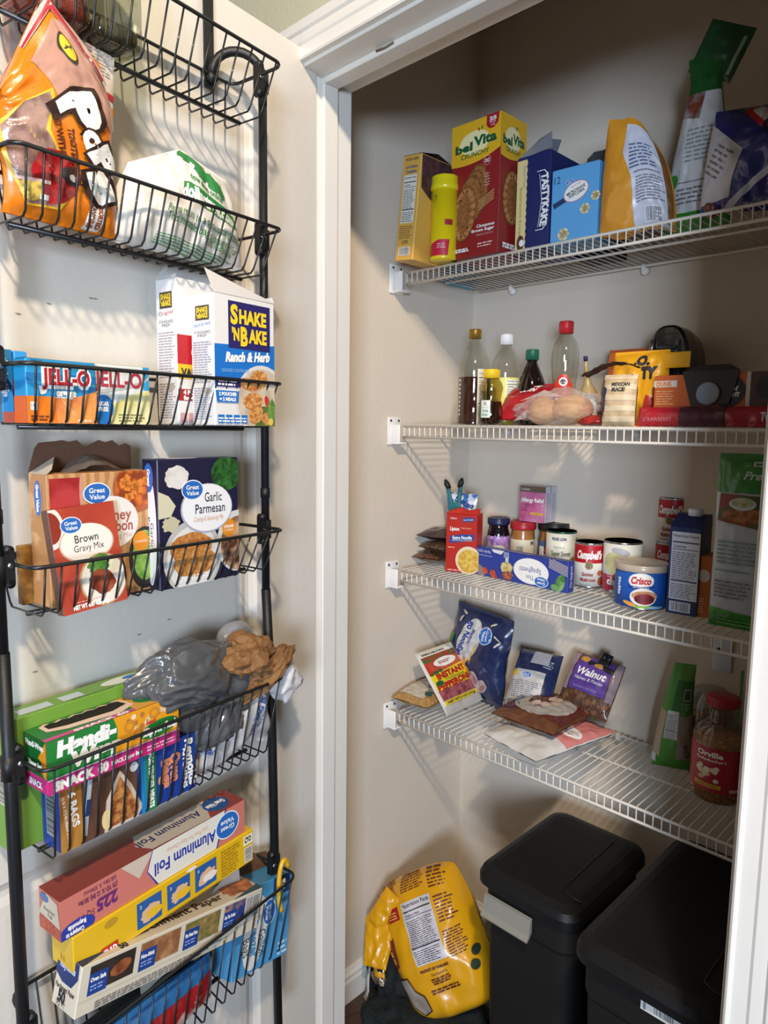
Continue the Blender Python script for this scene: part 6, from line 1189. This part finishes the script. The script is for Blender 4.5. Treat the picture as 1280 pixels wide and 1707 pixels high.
f.ell(W * .16, h * .26, W * .37, h * .26, mt('b8906a', .5)); f.ell(W * .17, h * .26, W * .35, h * .24, C('e4dcd0')); f.ell(W * .14, h * .42, W * .2, h * .09, mt('3f7a2a', .5, h2='6a9a44', ns=80, bump=.3), jit=.3); f.ell(W * .36, h * .36, W * .09, h * .1, mt('dcd2b8', .5), jit=.3); f.ell(W * .14, h * .24, W * .21, h * .12, mt('7a2e1c', .35, h2='a85a3a', ns=40, coat=.4), rot=-28, jit=.15); f.text('NET WT 0.87 OZ (24g)', -W * .08, h * .05, h * .04, WHT, w=W * .55, bold=.06); f.lines(-W * .3, h * .09, W * .1, h * .11, 1, C('e0a090'))
solo(m, 'gravy_mix_box', 'tilted red gravy mix box in front of the torn seasoning box', 'box', Mg @ M4.Translation((0, d / 2, 0)))
W, d, M = dbx(.585, .50, .022, .034, zb); m, f, l, r, t = carton(W, d, .075, mt('a9803f', .5, h2='7a5426', ns=60)); solo(m, 'seasoning_packet', 'brown patterned packet low behind the gravy mix box', 'packet', M)
# ---- fifth basket
zb = CZ - .5335; gb = C('6f9a3a')
W, d, M = dbx(.622, .405, .014, .052, zb); h = .172; m, f, l, r, t = carton(W, d, h, gb); t.rect(-W * .4, -.012, -W * .2, .006, C('b9c8cc')); t.rect(-W * .14, -.012, W * .0, .006, C('b9c8cc')); t.ell(W * .3, .0, W * .16, .012, C('d8dccc')); t.ell(W * .36, .002, W * .06, .006, C('2a66b4')); l.bars(-.012, h * .35, .012, h * .62, INK, C('b9b8a8'), vert=False); t.lines(-W * .1, -.016, W * .2, -.012, 1, C('4a6a2a'))
solo(m, 'storage_bag_box', 'light green box of storage bags at the back of the fifth basket', 'box', M)
W, d, M = dbx(.585, .375, .056, .099, zb); h = .086; nb = C('1a3a8e'); m, f, l, r, t = carton(W, d, h, nb)
f.rect(-W / 2, 0, W * .02, h, mt('5e3f30', .5, h2='4a3024', ns=20)); f.rect(-W / 2, 0, -W * .36, h, mt('b07a34', .5, h2='8a5a24', ns=15)); f.text('6 BAGS', -W * .41, h * .60, .009, WHT, rot=-84, w=h * .55, bold=.04); f.text('16 IN X 17.5 IN (406mm X 444mm)', -W * .46, h * .45, .004, WHT, rot=-84, w=h * .8); f.rect(-W * .34, h * .1, -W * .31, h * .95, C('b8c4d8'), rot=-8); f.rect(-W * .335, h * .4, -W * .305, h * .65, C('1f3a7a'), rot=-8)
f.poly([(-W * .22, .0), (-W * .2, h * .5), (-W * .1, h * .9), (-W * .02, h * .6), (W * .06, h * .15), (W * .02, 0)], C('c9b8a8')); f.poly([(-W * .18, .004), (-W * .17, h * .45), (-W * .1, h * .8), (-W * .03, h * .5), (W * .03, h * .15), (0, .004)], mt('8a4a24', .5, h2='c98a4a', ns=120, bump=.3)); f.ell(-W * .2, h * .2, W * .035, h * .16, C('e0c890'))
f.rect(W * .05, 0, W * .10, h, C('1f7fb8')); f.rect(W * .09, 0, W * .165, h, C('1f7a4a')); f.text('FOR TENDER MEATS', W * .13, h * .5, .007, WHT, rot=-90, w=h * .92, bold=.06); f.text('Bags', W * .25, h * .5, .016, C('d98a6a'), rot=-90, w=h * .5, bold=.06); f.text('Oven', W * .32, h * .55, .016, C('d98a6a'), rot=-90, w=h * .5, bold=.06); f.text('KITCHENS', W * .40, h * .45, .007, WHT, rot=-90, w=h * .7, bold=.04); f.text('Reynolds', W * .45, h * .52, .013, WHT, rot=-84, w=h * .85, bold=.05, shear=.2); l.bars(-.010, h * .2, .012, h * .9, INK, C('8f929a'), vert=False); f.ell(-W * .0, h * .86, W * .03, h * .08, C('c8ccd4'))
solo(m, 'oven_bag_box', 'dark blue oven bags box with a meat picture, under the green wrap box', 'box', M)
W, d, M = dbx(.602, .410, .054, .106, zb + .0865); h = .068; dg_ = C('1f7a34'); m, f, l, r, t = carton(W, d, h, C('c42a78')); f.clip = (-W / 2, 0, W / 2, h)
f.rect(-W / 2, h * .28, W / 2, h, C('e59a1e')); f.poly([(-W / 2, h * .28), (-W * .02, h * .28), (-W * .0, h * .75), (-W * .03, h), (-W / 2, h)], dg_)
for i in range(26):
    rr = random.Random(i); f.ell(W * (.02 + .46 * rr.random()), h * (.40 + .5 * rr.random()), W * .022, h * .05, mt(('e0c49a', 'b5703a', 'e8d8b8')[i % 3], .6), rot=rr.random() * 90, jit=.3, same=i > 0, n=8)
for x, y in ((.09, .72), (.29, .82), (.16, .5)): f.ell(W * x, h * y, W * .045, h * .12, C('c9862e')); f.ell(W * x, h * y, W * .022, h * .06, C('e59a1e'))
f.ell(W * .33, h * .47, W * .16, h * .17, dg_, rot=4); f.text('Zipper Seal', W * .33, h * .47, h * .15, WHT, w=W * .28, bold=.06); f.text('new!', W * .26, h * .66, h * .09, C('c83a2a'), w=W * .08, bold=.05)
f.text('Handi-', -W * .22, h * .80, h * .26, WHT, w=W * .42, bold=.08, shear=.1); f.text('Wrap', -W * .16, h * .50, h * .26, WHT, w=W * .38, bold=.08, shear=.1); f.rect(-W / 2, 0, W / 2, h * .27, C('c42a78')); f.rect(-W / 2, h * .27, W / 2, h * .285, WHT)
f.text('SNACK', -W * .32, h * .13, h * .16, WHT, w=W * .28, bold=.08); f.text('60', -W * .12, h * .13, h * .17, WHT, w=W * .08, bold=.08); f.text('SNACK Zipper Bags', W * .06, h * .13, h * .08, WHT, w=W * .24, bold=.04); f.lines(W * .22, h * .07, W * .47, h * .2, 2, C('efb8d4'))
l.rect(-d / 2, h * .3, d / 2, h, C('d9901e')); l.poly([(-d / 2, h), (d * .5, h), (d * .1, h * .6), (d * .4, h * .3), (-d / 2, h * .3)], C('14602a')); l.text('Handi-Wrap', 0, h * .86, .007, WHT, w=d * .8, bold=.05); l.ell(0, h * .5, d * .36, h * .15, C('14602a')); l.text('Zipper Seal', 0, h * .5, .006, WHT, w=d * .62, bold=.05); l.text('SNACK', -.0, h * .14, .008, WHT, w=d * .6, bold=.05)
t.rect(-W / 2, -d / 2, W / 2, d / 2, C('2a7a3e')); t.rect(-W / 2, -d / 2, W / 2, -d * .34, C('c8508a')); t.text('SNACK 60', -W * .1, -d * .42, .006, WHT, w=W * .4, bold=.05); t.rect(W * .15, -d / 2, W / 2, d / 2, C('d9a03a')); t.ell(W * .34, .0, W * .12, d * .3, dg_)
tn = [(-W * .42, .0)] + [(-W * .42 + W * .6 * i / 12, d * .42 + (.003 if i % 2 else -.002)) for i in range(13)] + [(W * .2, -d * .1), (W * .05, -d * .36), (-W * .1, -d * .28), (-W * .3, -d * .2)]
t.poly(tn, mt('e2c6b4', .8, bump=.1)); t.poly([(x * .9 - W * .01, y * .62 + d * .12) for x, y in tn], mt('1c120e', .9))  # torn board, then a dark patch painting the shade inside the hole
solo(m, 'snack_bag_box', 'green and magenta box of snack bags with a torn top, front of the fifth basket', 'box', M)
gry = mt('56585a', .28, bump=.12, bs=60, coat=.4, h2='4a4c50', ns=6)
def rotm(u, w, z): return DM(u, w, z)
m = MB(); crumple(m, (0, 0, 0), .105, .05, .062, gry, 21, .25, 6, 1.5, .13, lambda p: V((p.x, p.y * (1 if p.y < 0 else .8), p.z + .12 * p.x * -1 * .6))); crumple(m, (.035, -.005, -.055), .062, .038, .05, gry, 23, .2, 5, 1.5, .12, None, True, (2, 1, .7))
u, z = dray(325, 1140, .075); solo(m, 'trash_bag_bundle', 'crumpled dark grey plastic bags piled over the fifth basket', 'bag', rotm(u, .072, z))
m = MB(); crumple(m, (0, 0, 0), .036, .02, .032, mt('8a898e', .3, bump=.08, bs=40, coat=.3), 25, .1, 4, 1.5, .03); u, z = dray(388, 1066, .03); solo(m, 'plastic_bag', 'small smooth grey plastic bag ball against the door, above the paper bag', 'bag', rotm(u, .034, z))
pb_ = mt('8a6238', .75, bump=.25, bs=70, h2='7a5430', ns=18); m = MB(); crumple(m, (0, 0, 0), .052, .04, .04, pb_, 31, .3, 4, 2.0, .2, None, False); crumple(m, (.038, -.018, -.022), .05, .02, .022, pb_, 33, .3, 4, 2.2, .2, lambda p: V((p.x, p.y, p.z + .45 * p.x)), False, (.5, 1, 2.5))
u, z = dray(405, 1105, .085); solo(m, 'paper_bag', 'crumpled brown paper bag on top of the white plastic bag', 'bag', rotm(u, .085, z))
wp = mt('d9d6d6', .35, bump=.15, bs=60, coat=.3); W, h = .165, .175
def Dp(p): k = p.z / h; return V((p.x + .015 * k + .006 * sin(p.z * 60), p.y, p.z + .012 * sin(p.x * 40)))
m, f, b = pouch(W, h, .075, wp, 35, wr=.009, nu=40, nv=40, D=Dp, freq=16, bpow=.5, cs=.006); bi = C('3a66b4'); f.text('THIS BAG IS NOT A TOY', .048, h * .5, .012, bi, rot=62, w=.15, bold=.04); f.text('RECYCLE TO AVOID DANGER', .066, h * .55, .009, bi, rot=66, w=.14); f.text('5', -.03, h * .5, .014, bi, rot=60); f.poly([(-.07, h * .42), (-.05, h * .44), (-.048, h * .36), (-.051, h * .36), (-.053, h * .42), (-.07, h * .405)], bi); f.lines(-.075, h * .24, -.055, h * .3, 3, bi, fill=.6)
wb = thing('plastic_bag', 'white plastic bag with blue printing hanging in the fifth basket under the paper bag', 'bag', DM(.288, .068, CZ - .532)); m.build('pouch', wb)
m = MB(); crumple(m, (0, 0, 0), .034, .022, .034, wp, 37, .35, 4, 1.6, .18); u, z = dray(470, 1130, .085); uu = m.build('bag_tail', wb); uu.matrix_local = wb.matrix_world.inverted() @ DM(u, .085, z)
# ---- bottom basket
pk = mt('b9685c', .38, coat=.2)
W, d, M = dbx(.591, .283, .050, .100, CZ - .6485); h = .0545; m, f, l, r, t = carton(W, d, h, pk)
f.clip = (-W / 2, 0, W / 2, h); f.rect(-W / 2, 0, W / 2, h, mt('c87468', .4)); f.poly([(-W * .22, h), (-W * .13, h * .45), (-W * .05, h)], C('c9b8a8')); f.poly([(-W * .06, h), (-W * .09, h * .5), (-W * .04, .0), (W * .32, 0), (W * .38, h)], C('2a3a8a')); f.poly([(-W * .055, h), (-W * .085, h * .5), (-W * .03, .0), (W * .31, 0), (W * .37, h)], C('ddd8cc'))
f.text('Aluminum Foil', W * .13, h * .42, h * .32, C('2a3a9a'), rot=180, w=W * .36, bold=.03); f.text('Line Pans For Easy Cleanup', W * .14, h * .76, h * .13, C('d08a6a'), rot=180, w=W * .24); gv(f, W * .385, h * .52, W * .072, 180, .9)
f.text('225', -W * .29, h * .38, h * .3, C('6a2a6a'), rot=180, w=W * .1, bold=.05); f.text('SQ FT', -W * .39, h * .3, h * .17, C('7a3a5a'), rot=180, w=W * .08); f.text('(75 YD X 12 IN) 20.9m', -W * .33, h * .68, h * .12, C('6a2a5a'), rot=180, w=W * .18, bold=.03); f.text('(68.58m X 304mm)', -W * .32, h * .86, h * .11, C('6a2a5a'), rot=180, w=W * .15); f.ell(-W * .43, h * .12, W * .08, h * .24, C('2a3a9a')); f.text('Compare to', -W * .44, h * .06, h * .11, WHT, rot=180, w=W * .08, bold=.05); f.text('Reynolds', -W * .43, h * .22, h * .11, WHT, rot=180, w=W * .08, bold=.05)
t.rect(-W / 2, -d / 2, W / 2, d / 2, mt('8a4038', .4)); t.poly([(-W * .05, d * .5), (-W * .09, 0), (-W * .05, -d * .45), (W * .28, -d * .5), (W * .36, d * .45)], C('b9aea0')); t.text('Aluminum Foil', W * .1, 0, d * .3, C('2a2a5a'), rot=180, w=W * .36, bold=.02); t.ell(W * .38, 0, W * .07, d * .4, C('24508a')); t.text('Great Value', W * .38, 0, d * .2, WHT, rot=180, w=W * .11, bold=.05)  # top print in darker tones than the front: its shadow is painted in
l.rect(-d / 2, 0, d / 2, h * .32, C('b5543e')); l.poly([(-d / 2, h * .4), (d / 2, h * .3), (d * .4, h * .9), (-d * .1, h)], C('c8bca6')); l.text('225', 0, h * .17, .012, C('9a3a2a'), w=.024); l.text('Aluminum', 0, h * .6, .006, INK, w=.026); l.text('Foil', .002, h * .47, .006, INK, w=.01); l.ell(-d * .2, h * .86, .01, .006, C('4a6a9a'))
solo(m, 'foil_box', 'long pink and white aluminum foil box with upside-down lettering', 'box', M)
yw_ = mt('dfb21c', .38, coat=.2); W, d, M = dbx(.578, .268, .052, .104, CZ - .704); h = .0548; m, f, l, r, t = carton(W, d, h, yw_)
for i in range(3): f.rect(-W * .2 + i * W * .16, h * .15, -W * .07 + i * W * .16, h * .85, C('2a5a9a')); f.ell(-W * .13 + i * W * .16, h * .45, W * .05, h * .2, C('d9b08a'), rot=20, jit=.3, seed=i); f.ell(-W * .11 + i * W * .16, h * .4, W * .045, h * .12, C('e3b52a') if i < 2 else C('e8dcd0'), jit=.2); f.text(str(2 + i), -W * .18 + i * W * .16, h * .72, .005, WHT)
f.lines(W * .28, h * .1, W * .41, h * .92, 9, C('a8801c')); f.lines(-W * .05, h * .02, W * .3, h * .1, 1, C('a8801c')); f.bars(W * .435, h * .08, W * .49, h * .55, INK, C('dcd8c8'), vert=False); f.rect(W * .43, h * .62, W * .49, h * .92, C('efe6c8')); f.text('CYO', W * .46, h * .78, h * .16, INK, w=W * .045, bold=.06); f.ell(-W * .33, h * .82, W * .03, h * .09, C('b8902a')); f.ell(W * .1, h * .93, W * .03, h * .06, C('e8e0c8')); f.rect(-W * .38, .0, -W * .3, h * .28, C('b8241c')); f.text('GLAD', -W * .34, h * .13, h * .16, WHT, w=W * .07, bold=.06); l.text('N', 0, h * .3, .01, C('a8801c'))
solo(m, 'plastic_wrap_box', 'long yellow plastic wrap box directly under the foil box', 'box', M)
bl = dp(123, 1702, .118); br = dp(428, 1547, .112); tl = dp(126, 1618, .118); w_, h_, M = quad_pose(bl, br, tl); W, h, d = w_, h_, .052
wx = mt('d4cab6', .45); m, f, l, r, t = carton(W, d, h, wx); M = M @ M4.Translation((0, d / 2, 0))
for i, (mm, tx) in enumerate((('7a3a1e', 'Oven Safe'), ('8a5a3a', 'Non-Stick'), ('6e6a34', 'Fits Most Pans'), ('2a3a7a', 'Get The Perfect'))):
    x = -W * .46 + i * W * .235; f.rect(x, h * .40, x + W * .21, h * .93, mt(mm if i else '2c2420', .5, h2='b98a5a' if i else '3a2c24', ns=60, lo=.45, hi=.7)); f.rect(x, h * .36, x + W * .085, h * .78, C('22408a')); f.text(tx, x + W * .042, h * .66, h * .08, WHT, w=W * .07, bold=.05); f.lines(x + W * .01, h * .45, x + W * .075, h * .58, 2, C('8fa6d8'))
    if i == 0: f.ell(x + W * .145, h * .66, W * .05, h * .14, mt('9a5a34', .5, h2='6a3018', ns=70), rot=10)
f.bars(W * .475 - .03, h * .35, W * .49, h * .95, INK, C('cfc8c0')); f.lines(-W * .42, h * .06, W * .3, h * .22, 3, GREYINK, rot=0); f.rect(-W / 2, h * .30, W / 2, h * .305, C('9a9284'))
t.text('Parchment Paper', W * .02, -d * .06, d * .3, C('4a3a30'), w=W * .52, bold=.03); t.text('Unbleached & Compostable', -W * .04, d * .28, d * .13, C('8a7a6a'), w=W * .4); t.poly([(-W / 2, -d / 2), (-W * .33, -d * .2), (-W * .22, d * .2), (-W * .2, d / 2), (-W / 2, d / 2)], C('1f2f5e')); t.text('Reynolds', -W * .37, d * .2, d * .2, C('c8ccd8'), w=W * .17, bold=.05, shear=.2); t.text('50', -W * .3, -d * .33, d * .22, INK, w=W * .04, bold=.06); t.ell(W * .4, d * .05, W * .1, d * .42, mt('8a4a24', .5, h2='c97a44', ns=60, bump=.2), jit=.3); t.poly([(W * .3, -d / 2), (W / 2, -d / 2), (W / 2, -d * .2)], C('2a4a5a'))
l.poly([(-d / 2, h * .62), (-d * .2, h * .5), (d * .2, h * .5), (d * .42, h * .72), (d * .4, h), (-d / 2, h)], C('22336a')); l.text('Reynolds', -.002, h * .82, .008, C('b8c0d8'), w=.034, bold=.05); l.text('Parchment Paper', -.001, h * .40, .006, C('4a3a30'), w=.042, bold=.03); l.text('50', -.006, h * .24, .015, INK, w=.016, bold=.06); l.text('SQ FT', -.006, h * .1, .006, C('6a5a50'), w=.02)
solo(m, 'parchment_box', 'long cream parchment paper box slanting down to the right in front', 'box', M)
bl = dp(385, 1640, .100); br = dp(478, 1588, .100); tl = dp(392, 1492, .085); w_, h_, M = quad_pose(bl, br, tl); W, h, d = w_, h_, .05
bz = C('4a92c4'); m, f, l, r, t = carton(W, d, h, bz); f.ell(-W * .14, h * .45, W * .2, h * .42, C('d6d4ce'), rot=-8); gv(f, W * .1, h * .62, W * .15, -90, .7); f.text('Gallon', W * .0, h * .3, W * .13, C('2a3a4a'), rot=-84, w=h * .3); f.text('Freezer', -W * .15, h * .38, W * .14, C('3a8ac0'), rot=-84, w=h * .42, bold=.03); f.text('Bags', -W * .28, h * .32, W * .12, C('2a3a4a'), rot=-84, w=h * .2); f.rect(W * .15, h * .78, W * .46, h, C('1c3a6a')); f.text('50', W * .3, h * .88, W * .14, WHT, rot=-80, w=h * .14, bold=.06); f.lines(W * .3, h * .04, W * .48, h * .22, 3, C('b8d8e8'), fill=.5)
o = thing('freezer_bag_box', 'open blue freezer bag box standing at the right end of the bottom basket', 'box', M @ M4.Translation((0, d / 2, 0))); m.build('carton', o)
m = MB(); flap(m, [(-W / 2, d / 2, h), (W / 2, d / 2, h), (W * .45, d * .5 + .01, h + .022), (-W * .3, d * .5 + .012, h + .03)], mt('6a4c3a', .8)); flap(m, [(-W / 2, -d / 2, h), (-W / 2, d / 2, h), (-W / 2 - .035, d * .2, h + .012), (-W / 2 - .03, -d * .3, h - .004)], C('4a92c4')); m.rbox(-W * .46, W * .46, -d * .44, d * .44, h - .003, h - .0005, mt('4a3428', .9), .0005, seg=1); m.build('flap', o)
u, z = dray(462, 1500, .118); m = MB(); m.tube([dpt(.205, .112, CZ - .782) + V((0, 0, .0)) + DU * (.013 * cos(rad(a))) + V((0, 0, .048 * sin(rad(a)))) for a in range(-60, 150, 10)], .0042, mt('d9a81c', .4, coat=.2), 8); solo(m, 'plastic_strip', 'bent yellow plastic strip curling beside the blue freezer bag box', 'strip', M4.Identity(4))
zb = CZ - .905; W, h = .20, .078
m, f, b = pouch(W, h, .04, mt('2a66a0', .3, bump=.08, coat=.4), 95, wr=.003, seal=.02, bpow=.4); f.rect(-W * .14, .0, W * .5, h * .72, mt('9a1c20', .3, h2='d8a8a0', ns=28, lo=.52, hi=.6, coat=.5)); f.text('20 BAGS', -W * .3, h * .45, .012, WHT, rot=-86, w=h * .6, bold=.06); f.text('10 9/16 IN', -W * .38, h * .45, .009, WHT, rot=-86, w=h * .6, bold=.05); f.rect(-W * .2, h * .1, -W * .15, h * .7, C('6a5a8a'))
solo(m, 'vacuum_bag_pack', 'blue pack picturing red meat at the bottom of the lowest basket', 'pack', DM(.445, .085, zb))
m = MB(); m.grid(lambda a, b: V((-.10 + a * .20, -.006 * b + .004 * sin(a * 9), (.055 + .03 * a) * b)), 20, 6, mt('b9b6ae', .25, bump=.1, coat=.5)); m.grid(lambda a, b: V((-.10 + a * .20, -.006 * b + .004 * sin(a * 9) + .001, (.055 + .03 * a) * b)), 20, 6, mt('b9b6ae', .25), flip=True); solo(m, 'plastic_sleeve', 'grey see-through plastic sleeve between the parchment box and the meat pack', 'bag', DM(.36, .070, zb + .085, 0, 0, -8))
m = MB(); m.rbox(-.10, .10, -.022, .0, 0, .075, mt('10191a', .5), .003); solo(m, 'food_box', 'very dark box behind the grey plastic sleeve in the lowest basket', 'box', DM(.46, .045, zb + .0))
